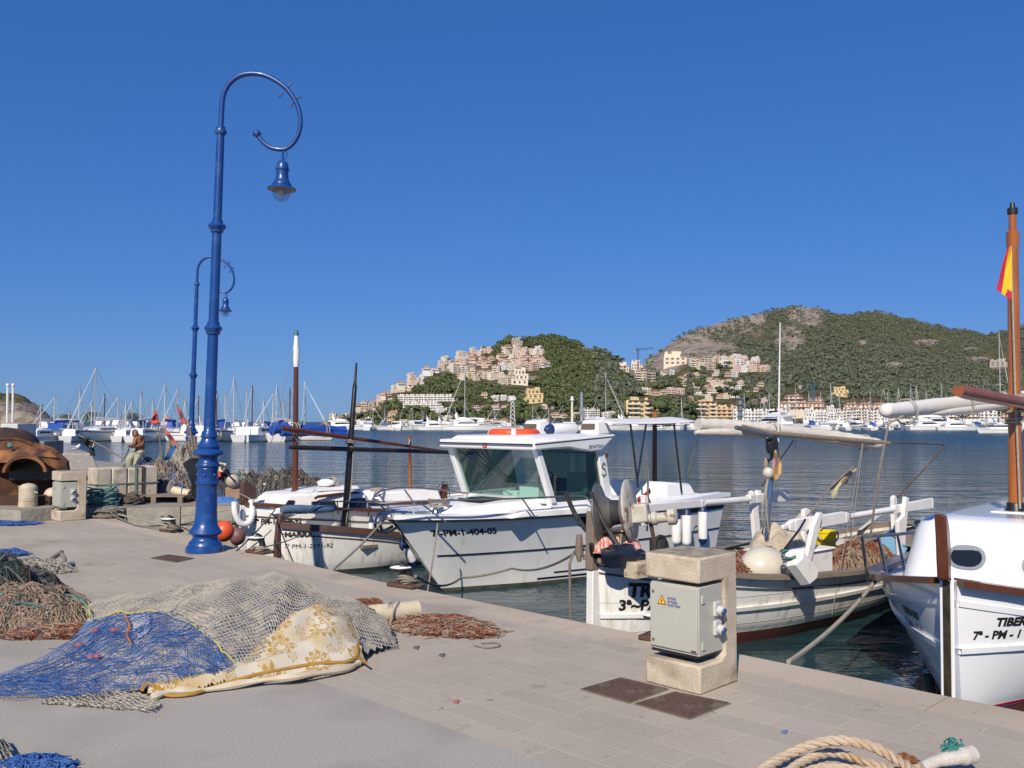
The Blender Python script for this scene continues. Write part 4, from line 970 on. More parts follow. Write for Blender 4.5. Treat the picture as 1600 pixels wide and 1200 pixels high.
C.part('hatch', lambda b: b.box((.8, 0, 1.315), (.5, .5, .03)), glass_dark, bevel=.01)
yn = .96
fb_, ft_ = C.P(863, 792, ly=-yn), C.P(838, 702, ly=-yn); ab_, at_ = C.P(948, 778, ly=-yn), C.P(936, 700, ly=-yn)
fb_.z = ab_.z = 1.27; mir = lambda p: V((p.x, -p.y, p.z))
def pil(b, p, q, wx, wy): b.hexa([p + V((-wx, -wy, 0)), p + V((wx, -wy, 0)), p + V((wx, wy, 0)), p + V((-wx, wy, 0))], [q + V((-wx, -wy, 0)), q + V((wx, -wy, 0)), q + V((wx, wy, 0)), q + V((-wx, wy, 0))])
for s_ in (-1, 1):
    f = (lambda p: p) if s_ < 0 else mir
    C.part('pillar', lambda b: pil(b, f(fb_), f(ft_), .055, .05), white, bevel=.012)
    C.part('pillar', lambda b: pil(b, f(ab_), f(at_), .09, .045), white, bevel=.012)
gw = glassmat('windscreen_glass', (.62, .78, .74)); gs = glassmat('shade_tint_side_glass', (.17, .28, .26))  # side glass tint darkened to stand for the dim cabin behind it
def quad(b, p): b.add(p, [(0, 1, 2, 3)])
wsn = C.part('windscreen', lambda b: quad(b, [fb_ + V((0, .05, 0)), mir(fb_) - V((0, .05, 0)), mir(ft_) - V((0, .05, 0)), ft_ + V((0, .05, 0))]), gw, flat=True)
C.part('wiper', lambda b: [b.tube([a, c], .009, 5) for a, c in (((ft_.lerp(mir(ft_), .72)) + V((-.03, 0, -.02)), ft_.lerp(fb_, .62).lerp(mir(ft_.lerp(fb_, .62)), .42) + V((-.03, 0, 0))), (ft_.lerp(mir(ft_), .9) + V((-.03, 0, -.02)), ft_.lerp(fb_, .45).lerp(mir(ft_.lerp(fb_, .45)), .62) + V((-.03, 0, 0))), (ft_.lerp(mir(ft_), .62) + V((-.03, 0, -.02)), ft_.lerp(fb_, .3).lerp(mir(ft_.lerp(fb_, .3)), .56) + V((-.03, 0, 0))))], blackp, wsn)
C.part('windscreen_frame', lambda b: (b.tube([fb_ + V((-.03, .02, .02)), mir(fb_) + V((-.03, -.02, .02))], .035, 6)), white)
for s_ in (-1, 1):
    f = (lambda p: p) if s_ < 0 else mir
    C.part('side_window', lambda b: quad(b, [f(fb_ + V((.05, .01, 0))), f(ab_ + V((-.08, .01, 0))), f(at_ + V((-.08, .01, 0))), f(ft_ + V((.05, .01, 0)))]), gs, flat=True)
    C.part('cabin_side', lambda b: b.hexa([f(V((fb_.x - .1, -1.0, 1.08))), f(V((ab_.x + .15, -1.02, 1.08))), f(V((ab_.x + .15, -.9, 1.08))), f(V((fb_.x - .1, -.88, 1.08)))], [f(V((fb_.x - .05, -.98, 1.275))), f(V((ab_.x + .1, -.98, 1.275))), f(V((ab_.x + .1, -.9, 1.275))), f(V((fb_.x - .05, -.9, 1.275)))]), white, bevel=.01)
dk = mat('cabin_lining', (.36, .45, .42), (.3, .38, .36), rough=.7, ns=2)
C.part('bulkhead', lambda b: (b.box((ab_.x, -.70, 1.6), (.05, .3, 1.2)), b.box((ab_.x, 0, 2.08), (.05, 1.2, .2))), dk)
C.part('cabin_floor', lambda b: b.box((2.2, 0, 1.0), (1.6, 1.8, .04)), dk)
C.part('helm_console', lambda b: (b.box((fb_.x + .35, -.28, 1.36), (.34, .42, .26)), b.box((fb_.x + .28, .1, 1.31), (.3, .3, .18))), mat('mint_white', (.62, .72, .69), rough=.4), bevel=.02)
C.part('seat', lambda b: (b.box((2.35, -.45, 1.32), (.4, .42, .1)), b.box((2.55, -.45, 1.5), (.1, .42, .35))), white_old, bevel=.03)
C.part('steering_wheel', lambda b: b.tube([V((fb_.x + .6, -.28 + .17 * math.cos(a * .3927), 1.55 + .17 * math.sin(a * .3927))) for a in range(16)], .014, 6, closed=True), blackp)
yr = 1.08
r0, r1 = C.P(836, 704, ly=-yr), C.P(834, 689, ly=-yr); ra, rb_ = C.P(963, 681, ly=-yr), C.P(925, 706, ly=-yr); rc = C.P(890, 700, ly=-yr); rd = C.P(862, 702, ly=-yr)
rpoly = [r0, rd, rc, C.P(905, 703, ly=-yr), rb_, C.P(940, 704, ly=-yr), ra, V((ra.x - .04, ra.y, ra.z + .03)), V((r1.x + .02, r1.y, r1.z))]
roof = C.part('roof', lambda b: b.ext(rpoly, (0, 2 * yr, 0)), white, bevel=.035)
C.part('roof_panel', lambda b: b.hexa([V((r1.x + .12, -yr + .14, r1.z)), V((ra.x - .4, -yr + .14, ra.z - .03)), V((ra.x - .4, yr - .14, ra.z - .03)), V((r1.x + .12, yr - .14, r1.z))], [V((r1.x + .2, -yr + .24, r1.z + .07)), V((ra.x - .5, -yr + .24, ra.z + .04)), V((ra.x - .5, yr - .24, ra.z + .04)), V((r1.x + .2, yr - .24, r1.z + .07))]), white, roof, bevel=.03)
C.part('pinstripe', lambda b: (b.hexa([V((r1.x + .03, -yr - .004, r1.z - .062)), V((ra.x - .06, -yr - .004, ra.z - .02)), V((ra.x - .06, -yr + .02, ra.z - .02)), V((r1.x + .03, -yr + .02, r1.z - .062))], [V((r1.x + .03, -yr - .004, r1.z - .045)), V((ra.x - .06, -yr - .004, ra.z - .004)), V((ra.x - .06, -yr + .02, ra.z - .004)), V((r1.x + .03, -yr + .02, r1.z - .045))]), b.box((r1.x - .002, 0, r1.z - .054), (.016, 2 * yr - .06, .017))), navy, roof)
em = C.P(758, 696, lx=r0.x)
C.part('round_emblem', lambda b: b.lathe([(.045, -.012), (.045, .01)], (r0.x - .004, em.y, em.z), 18, Matrix.Rotation(math.pi / 2, 3, 'Y')), mat('red_emblem', (.45, .03, .03), rough=.4), roof)
C.part('emblem_mark', lambda b: b.tube([V((r0.x - .016, em.y + dy, em.z + dz)) for dy, dz in ((.02, .02), (-.015, .022), (.015, 0), (-.018, -.004), (.0, -.025))], .006, 5), white, roof)
tp = C.P(920, 701, ly=-yr)
lettering(roof, 'BENETEAU', .075, lambda x, y: V((tp.x + x, -yr - .004, tp.z + y + x * .03)), mat('grey_lettering', (.12, .12, .13), rough=.4), bold=.001, sx=1.05)
sp = C.P(939, 735, ly=-yn)
C.part('sea_horse_mark', lambda b: b.tube(smooth_path([V((sp.x, -yn - .055, sp.z)) + V((dx, 0, dz)) for dx, dz in ((.04, .1), (-.02, .12), (-.04, .06), (.03, .02), (.05, -.04), (0, -.08), (-.04, -.05))], 4), .012, 5), mat('grey_mark', (.2, .2, .2), rough=.5))
C.part('nav_light', lambda b: b.box((at_.x + .13, -yn - .02, at_.z - .12), (.07, .06, .07)), redboot)
for px in (838, 928):
    p = C.P(px, 676, ly=.45 if px < 880 else -.55)
    def cowl(b):
        b.hexa([p + V((-.16, -.2, -.04)), p + V((.3, -.2, -.04)), p + V((.3, .2, -.04)), p + V((-.16, .2, -.04))], [p + V((-.12, -.17, .2)), p + V((.1, -.17, .24)), p + V((.1, .17, .24)), p + V((-.12, .17, .2))])
    cw = C.part('roof_cowl', cowl, white, bevel=.04); C.part('cowl_opening', lambda b: b.hexa([p + V((-.17, -.14, .06)), p + V((-.1, -.14, .06)), p + V((-.1, .14, .06)), p + V((-.17, .14, .06))], [p + V((-.15, -.13, .15)), p + V((-.08, -.13, .15)), p + V((-.08, .13, .15)), p + V((-.15, .13, .15))]), mat('cowl_shade', (.12, .09, .06), rough=.7), cw)
p = C.P(803, 681, ly=.25); q = V((p.x, p.y, p.z))
o = one('life_ring', lambda b: b.tube([C.w(q + V((.10 * math.cos(a * .2618), .36 * math.sin(a * .2618), .04)) + V((.25 * math.cos(a * .2618), 0, 0))) for a in range(24)], .075, 10, closed=True), orange)
tag(o, 'orange life ring lying on the roof of the white cabin boat', 'life ring')
one('band', lambda b: [b.tube([C.w(q + V((.35 * math.cos(a + d), .36 * math.sin(a + d), .04))) for d in (-.1, .1)], .079, 10) for a in (.8, 2.4, 3.9, 5.5)], white_matte, o)
def fender(p0, p1, r, label, grp=None, cap2=True):
    p0 = V(p0); p1 = V(p1); n = (p1 - p0); ln = n.length; M = n.to_track_quat('Z', 'Y').to_matrix(); rt = thing('fender', label, 'fender', p0, 0, grp)
    one('body', lambda b: b.lathe([(r * .55, 0), (r * .85, .02), (r, .06), (r, ln - .06), (r * .85, ln - .02), (r * .5, ln)], p0, 18, M), white, rt)
    one('end_cap', lambda b: b.lathe([(.012, -.09), (r * .35, -.075), (r * .8, -.01), (r * .96, .045), (r * .98, .05)], p0, 16, M), navyfab, rt)
    if cap2: one('end_cap', lambda b: b.lathe([(r * .98, ln - .05), (r * .96, ln - .045), (r * .8, ln + .01), (r * .3, ln + .06)], p0, 16, M), navyfab, rt)
    return rt
fender(C.w(C.P(857, 671, ly=-.35)), C.w(C.P(899, 671, ly=-.35) + V((0, 0, .02))), .095, 'white cylindrical fender with blue end lying on the cabin roof', cap2=False)
for k, (x, yt, yb) in enumerate(((1057, 806, 850), (1073, 800, 852), (1098, 795, 846))):
    f = fender(C.w(C.P(x, yt, ly=-1.36)), C.w(C.P(x, yb, ly=-1.36)), .082, ('leftmost', 'middle', 'rightmost')[k] + ' of three white fenders hanging side by side by the cabin boat stern', None, k == 2)
    one('lanyard', lambda b: b.tube([C.w(C.P(x, yt - 3, ly=-1.36)), C.w(C.P(x, 790, ly=-1.3))], .008, 5), rope_w, f)
aw = [C.P(902, 659, ly=1.0), C.P(1008, 657, ly=1.0), C.P(1092, 660, ly=-.9), C.P(950, 659, ly=-.9)]
zt = 2.64
def awning(b):
    R = []
    for i in range(11):
        row = []
        for j in range(9):
            a = aw[0].lerp(aw[1], i / 10); c = aw[3].lerp(aw[2], i / 10); p = a.lerp(c, j / 8); p.z = 2.47 + .09 * math.sin(math.pi * j / 8) - .02 * math.sin(math.pi * i / 10) + .03 * (i / 10); row.append(p)
        R.append(row)
    b.grid(R)
C.part('awning', awning, white_matte, solid=.012)
for (x0, y0, x1, y1) in ((1053, 662, 1065, 770), (985, 662, 997, 762)): C.part('awning_pole', lambda b: b.tube([C.P(x0, y0, ly=-.85), C.P(x1, y1, ly=-.9)], .018, 8), blackp)
for (x0, y0, x1, y1) in ((1010, 660, 1000, 760),): C.part('awning_pole', lambda b: b.tube([C.P(x0, y0, ly=.85), C.P(x1 - 6, y1, ly=.9)], .022, 8), dullsteel)
C.part('boarding_mast', lambda b: b.tube([C.P(1023, 652, ly=0), C.P(1023, 790, ly=0)], [.045, .05], 10), brown)
C.part('mast_top', lambda b: b.tube([C.P(1023, 643, ly=0), C.P(1023, 653, ly=0)], .045, 10), mastwood)
C.part('cockpit_coaming', lambda b: [b.hexa([V((2.9, s * 1.2, 1.1)), V((5.7, s * 1.2, 1.1)), V((5.7, s * 1.08, 1.1)), V((2.9, s * 1.08, 1.1))], [V((2.9, s * 1.17, 1.24)), V((5.7, s * 1.17, 1.22)), V((5.7, s * 1.1, 1.22)), V((2.9, s * 1.1, 1.24))]) for s in (-1, 1)], white, bevel=.02)
C.part('engine_cover', lambda b: b.hexa([V((4.6, -.75, 1.1)), V((5.6, -.75, 1.1)), V((5.6, .75, 1.1)), V((4.6, .75, 1.1))], [V((4.75, -.62, 1.42)), V((5.55, -.62, 1.36)), V((5.55, .62, 1.36)), V((4.75, .62, 1.42))]), white, bevel=.05)
C.part('cockpit_screen', lambda b: b.box((3.3, .4, 1.38), (.04, 1.1, .26)), navyfab)
C.part('cockpit_floor', lambda b: HC_.deck(b, -.35, .62, 1.0), white_old)
pr = [C.P(692, 766, ly=.75), C.P(640, 762, ly=.5), C.P(600, 766, ly=.3), C.P(584, 777, ly=.02), C.P(592, 786, ly=-.25), C.P(650, 783, ly=-.55), C.P(740, 781, ly=-.9), C.P(830, 778, ly=-1.08), C.P(905, 775, ly=-1.14), C.P(920, 781, ly=-1.15), C.P(926, 795, ly=-1.15)]
pr = [C.P(790, 776, ly=1.05), C.P(740, 772, ly=.9)] + pr
C.part('pulpit_rail', lambda b: b.tube(smooth_path(pr, 6), .014, 8), dullsteel)
for a, c in (((632, 765, .45), (650, 790, .4)), ((653, 783, -.55), (697, 816, -.72)), ((816, 779, -1.06), (836, 808, -1.16)), ((588, 783, -.15), (612, 806, -.02)), ((592, 772, .2), (618, 808, .1)), ((925, 795, -1.15), (928, 802, -1.17))): C.part('stanchion', lambda b: b.tube([C.P(a[0], a[1], ly=a[2]), C.P(c[0], c[1], ly=c[2])], .013, 7), dullsteel)
C.part('bow_roller', lambda b: (b.tube(smooth_path([V((-.6, .06, 1.2)), V((-1.05, .06, 1.22)), V((-1.16, .06, 1.1)), V((-1.08, .06, .96)), V((-.85, .06, 1.02))], 5), .022, 7), b.tube(smooth_path([V((-.6, -.06, 1.2)), V((-1.05, -.06, 1.22)), V((-1.16, -.06, 1.1)), V((-1.08, -.06, .96)), V((-.85, -.06, 1.02))], 5), .022, 7), b.box((-.85, 0, 1.15), (.5, .1, .04))), steel)
def windl(b):
    for k in range(5): pts = [V((-.25 + .12 * math.cos(a * .7 + k) + .02 * k, .0 + .1 * math.sin(a * .7 + k), 1.17 + .015 * k + .01 * math.sin(a * 2))) for a in range(10)]; b.tube(pts, .014, 5)
o = one('rope_coil', lambda b: [b.tube([C.w(V((-.02 + (.13 + .01 * k) * math.cos(a * .63), .02 + (.13 + .01 * k) * math.sin(a * .63), 1.27 + .025 * k + .02 * math.sin(a + k)))) for a in range(11)], .014, 5) for k in range(4)], rope_w)
tag(o, 'small pale rope coil on the foredeck windlass of the white cabin boat', 'rope')
C.part('windlass', lambda b: (b.lathe([(.07, 1.1), (.06, 1.2), (.04, 1.22), (.04, 1.3), (.065, 1.32), (.06, 1.36)], (-.1, 0, 0), 14), b.box((-.35, 0, 1.16), (.2, .14, .08))), steel)

# ---- generic llaut hull pieces
def stempost(bt, pts, th, m, name='stem_post'):
    bt.part(name, lambda b: b.ext([V((x, -th / 2, z)) for x, z in pts], (0, th, 0)), m, bevel=.008)
llb = lambda B: [(0, .10), (.05, B * .36), (.15, B * .68), (.3, B * .9), (.5, B), (.72, B * .88), (.9, B * .5), (1, .1)]
llw = lambda B: [(0, .04), (.06, B * .2), (.18, B * .48), (.35, B * .72), (.55, B * .78), (.75, B * .6), (.92, B * .22), (1, .04)]

# ---- boat at the left with cabin and brown mast
A = Boat('cabin_fishing_boat', 'white wooden boat with low cabin, tall brown mast and blue furled sail', 'fishing boat', 14.2, 7.85, 0)
HA = Hull(7.0, llb(2.2), llw(2.2), [(0, 1.12), (.12, 1.04), (.3, .92), (.5, .82), (.8, .76), (1, .9)], k=.45, rake=.02, srake=.15, pw=.7, qn=10, tn=40, zb=.06)
hullset(A, HA, [hullpaint, redboot], brown, (-.01, .07, .035, .05), white_old, (-.03, 0, 1))
A.part('rubbing_strake', lambda b: HA.stripe(b, -.2, .025, .015), brownpaint)
A.part('stem', lambda b: b.ext([V((-.12, -.05, -.4)), V((.06, -.05, -.4)), V((.06, -.05, 1.08)), V((-.08, -.05, 1.1))], (0, .1, 0)), white_old, bevel=.01)
s0 = [A.P(x, y, ly=0) for x, y in ((377, 754), (384, 752), (398, 762), (397, 770), (393, 778), (395, 806), (386, 808), (382, 792), (376, 786))]
A.part('stem_post', lambda b: b.ext([V((p.x, -.06, p.z)) for p in s0], (0, .12, 0)), brownpaint, bevel=.01)
A.text(HA, '7ª PM-1-2204-92', 396, 819, .13, bold=.004, sx=.9)
ca, cb_ = A.mirror([(428, 804, -.52), (447, 777, -.44), (453, 772, -.42), (520, 768, -.56), (566, 766, -.6), (576, 775, -.66), (582, 808, -.8)])
cabA = A.part('cabin', lambda b: b.hexa(ca, cb_), white_old, bevel=.05)
def ins(bt, pts, th=.012): return lambda b: quad2(b, [bt.P(x, y, ly=ly) for x, y, ly in pts], th)
def quad2(b, p, th): n = (p[1] - p[0]).cross(p[2] - p[0]).normalized() * th; b.ext([q - n * .5 for q in p], n)
A.part('window', ins(A, [(487, 797, -.775), (487, 784, -.715), (522, 782, -.705), (527, 796, -.77)], .03), glass_dark, cabA)
A.part('window', ins(A, [(543, 795, -.77), (543, 780, -.70), (571, 778, -.69), (571, 794, -.765)], .03), glass_dark, cabA)
A.part('window', lambda b: quad2(b, [A.P(443, 793, ly=-.51), A.P(450, 782, ly=-.475), A.P(460, 782, ly=-.485), A.P(455, 794, ly=-.535)], .03), glass_dark, cabA)
A.part('cabin_top', lambda b: b.hexa([A.P(478, 770, ly=-.42), A.P(566, 764, ly=-.42), V((A.P(566, 764, ly=-.42).x, .42, A.P(566, 764, ly=-.42).z)), V((A.P(478, 770, ly=-.42).x, .42, A.P(478, 770, ly=-.42).z))], [A.P(485, 766, ly=-.36), A.P(560, 759, ly=-.36), V((A.P(560, 759, ly=-.36).x, .36, A.P(560, 759, ly=-.36).z)), V((A.P(485, 766, ly=-.36).x, .36, A.P(485, 766, ly=-.36).z))]), white_old, cabA, bevel=.03)
A.part('hand_rail', lambda b: b.tube([A.P(x, y, ly=-.6) for x, y in ((492, 779), (497, 776), (530, 772), (555, 770), (561, 771))], .025, 6), brown, cabA)
A.part('canvas_roll', lambda b: b.tube(smooth_path([A.P(x, y, ly=-.85) for x, y in ((440, 797), (460, 796), (490, 796), (522, 795))], 4), [.06, .07, .07, .075, .07, .08, .075, .07, .075, .07, .065, .06, .05], 9), bluegrey)
A.part('side_rail', lambda b: [b.tube([A.P(x, y, ly=-.95) for x, y in l], .012, 6) for l in (((478, 803), (502, 783), (575, 784), (576, 806)), ((528, 803), (527, 783)), ((527, 795), (576, 795)))], steel)
A.part('mast_step', lambda b: b.tube([A.P(460, 778, ly=0), A.P(461, 766, ly=0)], .075, 12), steel)
mb, mt = A.P(461, 772, ly=0), A.P(463, 524, ly=0)
A.part('mast', lambda b: b.tube([mb, mb.lerp(mt, .8)], [.055, .042], 12), brown)
A.part('mast_head', lambda b: b.tube([mb.lerp(mt, k) for k in (.8, .84, .9, .96, 1.0)], [.042, .055, .058, .04, .035], 12), white_old)
A.part('mast_cap', lambda b: b.tube([mt, mt + V((0, 0, .09))], [.045, .03], 10), mat('teal_cap', (.03, .16, .16), rough=.5))
yp = [A.P(440, 669, ly=-.12), A.P(700, 706, ly=-.5)]
A.part('yard', lambda b: b.tube([yp[0], yp[0].lerp(yp[1], .3), yp[1]], [.045, .04, .022], 8), brown)
sl_ = [A.P(x, y, ly=.1) for x, y in ((422, 674), (436, 671), (460, 672), (490, 671), (520, 672), (538, 673))]
A.part('furled_sail', lambda b: (b.tube(smooth_path(sl_, 5), [.03] + [.08 + .008 * math.sin(i * 1.1) for i in range(1, 25)] + [.09], 12), b.tube(smooth_path([p + V((0, -.06, -.07)) for p in sl_[1:]], 5), [.05 + .006 * math.sin(i * 1.3) for i in range(21)], 9)), bluetarp)
A.part('lashing', lambda b: [b.tube([A.P(x, 672, ly=-.02) + V((0, .13 * math.cos(a), .13 * math.sin(a))) for a in np.arange(0, 6.4, .45)], .009, 5) for x in (459, 463, 505, 509)] + [b.tube([A.P(457, 678, ly=-.1), A.P(466, 690, ly=-.06)], .012, 5)], rope_w)
A.part('stay', lambda b: [b.strand(A.P(*a, ly=c), A.P(*d, ly=e), .005) for a, c, d, e in (((463, 530), 0, (399, 790), -.1), ((530, 700), -.2, (470, 800), -.5), ((428, 680), 0, (398, 770), 0), ((443, 680), .1, (408, 775), .2))], rope_w)
dm = A.P(513, 763, ly=0)
r = thing('outboard_cowl', 'white and black rounded cowl tied with rope on the cabin top of the left boat', 'cowl', A.w(dm))
one('shell', lambda b: b.ball(A.w(dm + V((-.05, 0, .1))), (.17, .13, .075), 14, 8), white, r); one('lower_shell', lambda b: b.ball(A.w(dm + V((0, 0, .04))), (.15, .12, .08), 14, 8), blackp, r)
one('rope', lambda b: [b.tube([A.w(dm + V((.06 + .03 * k, .13 * math.cos(a), .07 + .13 * math.sin(a)))) for a in np.arange(0, 6.3, .5)], .012, 5) for k in range(3)], rope_w, r)
p = A.P(381, 800, ly=-.14)
r = thing('u_shaped_fender', 'white U-shaped fender hanging at the bow of the leftmost boat', 'fender', A.w(p))
def uf(b):
    b.tube(smooth_path([p + V((-.17, 0, .18)), p + V((-.17, -.02, 0)), p + V((-.1, -.04, -.16)), p + V((0, -.05, -.2)), p + V((.1, -.04, -.14)), p + V((.15, -.02, .02)), p + V((.13, 0, .2))], 5), .052, 10)
b = MB(); uf(b); b.v = [tuple(A.w(V(q))) for q in b.v]; b.build('body', white, r)
one('strap', lambda b: b.tube([A.w(p + V((-.17, 0, .2))), A.w(p + V((-.02, .1, .3))), A.w(p + V((.13, 0, .2)))], .01, 5), rope_w, r)
fender(A.w(A.P(580, 812, ly=-1.2)), A.w(A.P(580, 832, ly=-1.2)), .045, 'short white fender with blue top on the side of the left cabin boat', None, False)
o = one('black_float', lambda b: b.ball(A.w(A.P(577, 797, ly=-.9)), .06), blackp); tag(o, 'small black ball float at the cabin corner of the left boat', 'float')

# ---- small open boat with black mast
M_ = Boat('open_rowing_boat', 'small open white boat with broad brown gunwale and black mast', 'fishing boat', 13.35, 8.0, 0)
HM = Hull(4.6, llb(1.75), llw(1.75), [(0, .82), (.12, .76), (.3, .65), (.55, .48), (.85, .46), (1, .56)], k=.3, rake=.0, srake=.1, pw=.7, qn=10, tn=36, zb=.05)
hullset(M_, HM, [hullpaint, darkboot], brownpaint, (-.05, .05, .035, .10), white_old, (-.22, .02, .98))
M_.part('rubbing_strake', lambda b: HM.stripe(b, -.14, .018, .012), brownpaint)
M_.part('stem', lambda b: b.ext([V((-.13, -.04, -.3)), V((.06, -.04, -.3)), V((.06, -.04, .2)), V((-.13, -.04, .2))], (0, .08, 0)), white_old)
M_.part('stem_post', lambda b: b.ext([V((-.09, -.045, .2)), V((.05, -.045, .2)), V((.05, -.045, .98)), V((-.02, -.045, 1.0)), V((-.06, -.045, .8)), V((-.09, -.045, .5))], (0, .09, 0)), brownpaint, bevel=.01)
M_.text(HM, 'MARRA', 444, 839, .11, bold=.006, sx=1.25)
M_.text(HM, '7ª PM-1-2291-92', 443, 857, .10, sx=1.15)
mb, mt = M_.P(538, 826, ly=0), M_.P(557, 567, ly=0)
M_.part('mast', lambda b: b.tube([mb - V((0, 0, .3)), mb, mb.lerp(mt, .5), mb.lerp(mt, .86), mb.lerp(mt, .87), mt], [.062, .06, .05, .038, .028, .016], 10), blackp)
M_.part('mast_thwart', lambda b: b.box((mb.x, 0, .42), (.3, 1.5, .05)), greywood)
ya, yb = M_.P(452, 699, ly=-.1), M_.P(740, 708, ly=-.1)
M_.part('yard', lambda b: b.tube([ya, ya.lerp(yb, .02), ya.lerp(yb, .5), yb], [.03, .04, .042, .035], 10), blackp)
M_.part('lashing', lambda b: [b.tube([M_.P(547 + dx, 697 + dy, ly=-.04) + V((.075 * math.cos(a), .075 * math.sin(a), .02 * math.sin(a * 2))) for a in np.arange(0, 6.5, .5)], .011, 5) for dx, dy in ((0, -8), (0, -5), (2, 3), (4, 6), (6, 5))] + [b.tube([M_.P(552, 704, ly=-.1), M_.P(549, 760, ly=-.1), M_.P(540, 822, ly=-.05)], .008, 5)], rope_w)
def heap(b, c, rx, ry, h, n=16, seed=1, fold=.25, M=None):
    c = V(c); P = []
    for i in range(n + 1):
        row = []
        for j in range(n + 1):
            x = (i / n - .5) * 2; y = (j / n - .5) * 2; q = max(0, 1 - (x * x + y * y) ** .9)
            p = V((x * rx, y * ry, h * q ** .6 * (1 + fold * 1.6 * noise.noise(V((x * 2.6, y * 2.6, seed)))) + fold * .12 * h * noise.noise(V((x * 9, y * 9, seed)))))
            if q <= 0: p.z = -.03
            row.append(c + (M @ p if M else p))
        P.append(row)
    b.grid(P)
tarp = mat('tan_tarpaulin', (.46, .38, .26), (.36, .29, .19), rough=.85, ns=6, bump=.3, bs=14)
o = one('tarpaulin', lambda b: heap(b, M_.w(V((2.75, 0, .36))), 1.1, .52, .30, 22, 3, .5, M_.R), tarp); tag(o, 'crumpled tan tarpaulin heaped in the small open boat', 'tarpaulin')
o = one('wooden_paddle', lambda b: (b.hexa([M_.w(V((1.1, -.40, .66))), M_.w(V((1.9, -.35, .62))), M_.w(V((1.9, -.18, .62))), M_.w(V((1.1, -.22, .66)))], [M_.w(V((1.1, -.40, .69))), M_.w(V((1.9, -.35, .65))), M_.w(V((1.9, -.18, .65))), M_.w(V((1.1, -.22, .69)))])), cream); tag(o, 'pale flat board lying across the bow half of the small open boat', 'board')
o = one('blue_float', lambda b: b.ball(M_.w(M_.P(630, 852, ly=-.95)), (.075, .075, .09)), navyfab); tag(o, 'dark blue ball float hanging at the quarter of the small open boat', 'float')
fender(V(C.w(C.P(634, 850, ly=.2))), C.w(C.P(647, 880, ly=.2)), .06, 'slanting white fender with blue foot between the open boat and the cabin boat')

# ---- boat behind, thin orange mast with pennant
D = Boat('moored_motor_boat', 'white low boat mostly hidden behind the cabin boat, with thin orange mast', 'fishing boat', 16.6, 11.2, 0)
HD = Hull(5.5, llb(1.9), llw(1.9), [(0, .95), (.15, .82), (.4, .7), (.7, .66), (1, .8)], k=.35, rake=.1, srake=.1, pw=.7, qn=8, tn=30, zb=.06)
hullset(D, HD, [white_old, redboot], white_old, (-.01, .05, .03, .04), white_old, (-.03, 0, 1))
D.part('cabin', lambda b: b.hexa([V((.9, -.5, .7)), V((2.6, -.62, .65)), V((2.6, .62, .65)), V((.9, .5, .7))], [V((1.1, -.42, .98)), V((2.5, -.52, .98)), V((2.5, .52, .98)), V((1.1, .42, .98))]), white_old, bevel=.05)
mb, mt = D.P(641, 790, ly=-.1), D.P(640, 681, ly=-.1)
D.part('mast', lambda b: b.tube([mb, mt], [.05, .035], 8), mat('orange_wood', (.28, .11, .03), (.2, .08, .03), rough=.5, ns=6))
D.part('pennant', lambda b: b.grid([[mt + V((-.02 - .0 * i, 0, -.02 - .09 * j)) + V((-.04 * i * (.3 + j / 7), -.03 * i + .02 * math.sin(j), -.03 * i)) for i in range(4)] for j in range(6)]), mat('white_red_pennant', (.55, .50, .42), (.35, .05, .05), rough=.8, ns=5), solid=.004)
D.part('tiller', lambda b: b.tube([D.P(655, 778, ly=-.2), D.P(683, 768, ly=-.2), D.P(690, 764, ly=-.2)], .04, 7), mastwood)
D.part('steering_post', lambda b: b.box(D.P(693, 768, ly=-.2), (.16, .12, .35)), brown, bevel=.01)
D.part('chrome_hoop', lambda b: [b.tube([D.P(694, 776, ly=k) + V((.16 * math.cos(a), 0, .34 * math.sin(a))) for a in np.arange(0, 3.3, .3)], .013, 6) for k in (-.3, 0, .2)], steel)
o = one('rope_coil', lambda b: [b.tube([D.w(V((1.0 + .14 * math.cos(a), -.25 + .14 * math.sin(a), 1.0 + .02 * k))) for a in np.arange(0, 6.5, .5)], .016, 5) for k in range(3)], rope_w); tag(o, 'small rope coil on the white deck behind the cabin boat pulpit', 'rope')
# ---- working llaut with net hauler
T_ = Boat('net_fishing_boat', 'white working boat with net hauler at its bow, nets, oars and furled grey-white sail', 'fishing boat', 6.4, 7.68, -5)
HT = Hull(6.9, llb(2.3), llw(2.3), [(0, 1.02), (.1, .90), (.3, .74), (.55, .68), (.8, .74), (1, .92)], k=.4, rake=.03, srake=.15, pw=.65, qn=12, tn=46, zb=.13)
th = hullset(T_, HT, [hullpaint, redboot], greywood, (-.01, .08, .05, .05))
T_.part('inner_planking', lambda b: [b.grid((lambda R: R if sd > 0 else R[::-1])([[HT.PZ(t, HT.z(t) * k - (0 if k == 1 else 0), sd, -.045) for k in (.3, .55, .8, .99)] for t in [i / 40 for i in range(1, 40)]])) for sd in (-1, 1)], mat('inner_planks', (.60, .58, .53), (.45, .40, .33), rough=.7, ns=5, streak=(1, 6, 6)), solid=.01)
T_.part('floor', lambda b: HT.deck(b, -.48, .04, .96, .1, 0), mat('worn_floorboards', (.38, .35, .30), (.26, .24, .2), rough=.8, ns=6))
T_.part('fore_deck', lambda b: HT.deck(b, -.03, 0.005, .2, .03, .02), white_old)
T_.part('upper_strake_line', lambda b: HT.stripe(b, -.13, .022, .012), mat('grey_line', (.10, .10, .11), rough=.6), th)
T_.part('wale', lambda b: HT.stripe(b, 0, .045, .03, 0, 1, abs_z=.43), white_old, th)
T_.part('plank_seam', lambda b: [HT.stripe(b, 0, .006, .003, 0, 1, abs_z=z, sides=(-1,)) for z in (.25, .57)], mat('seam_shade', (.45, .43, .40), rough=.7), th)
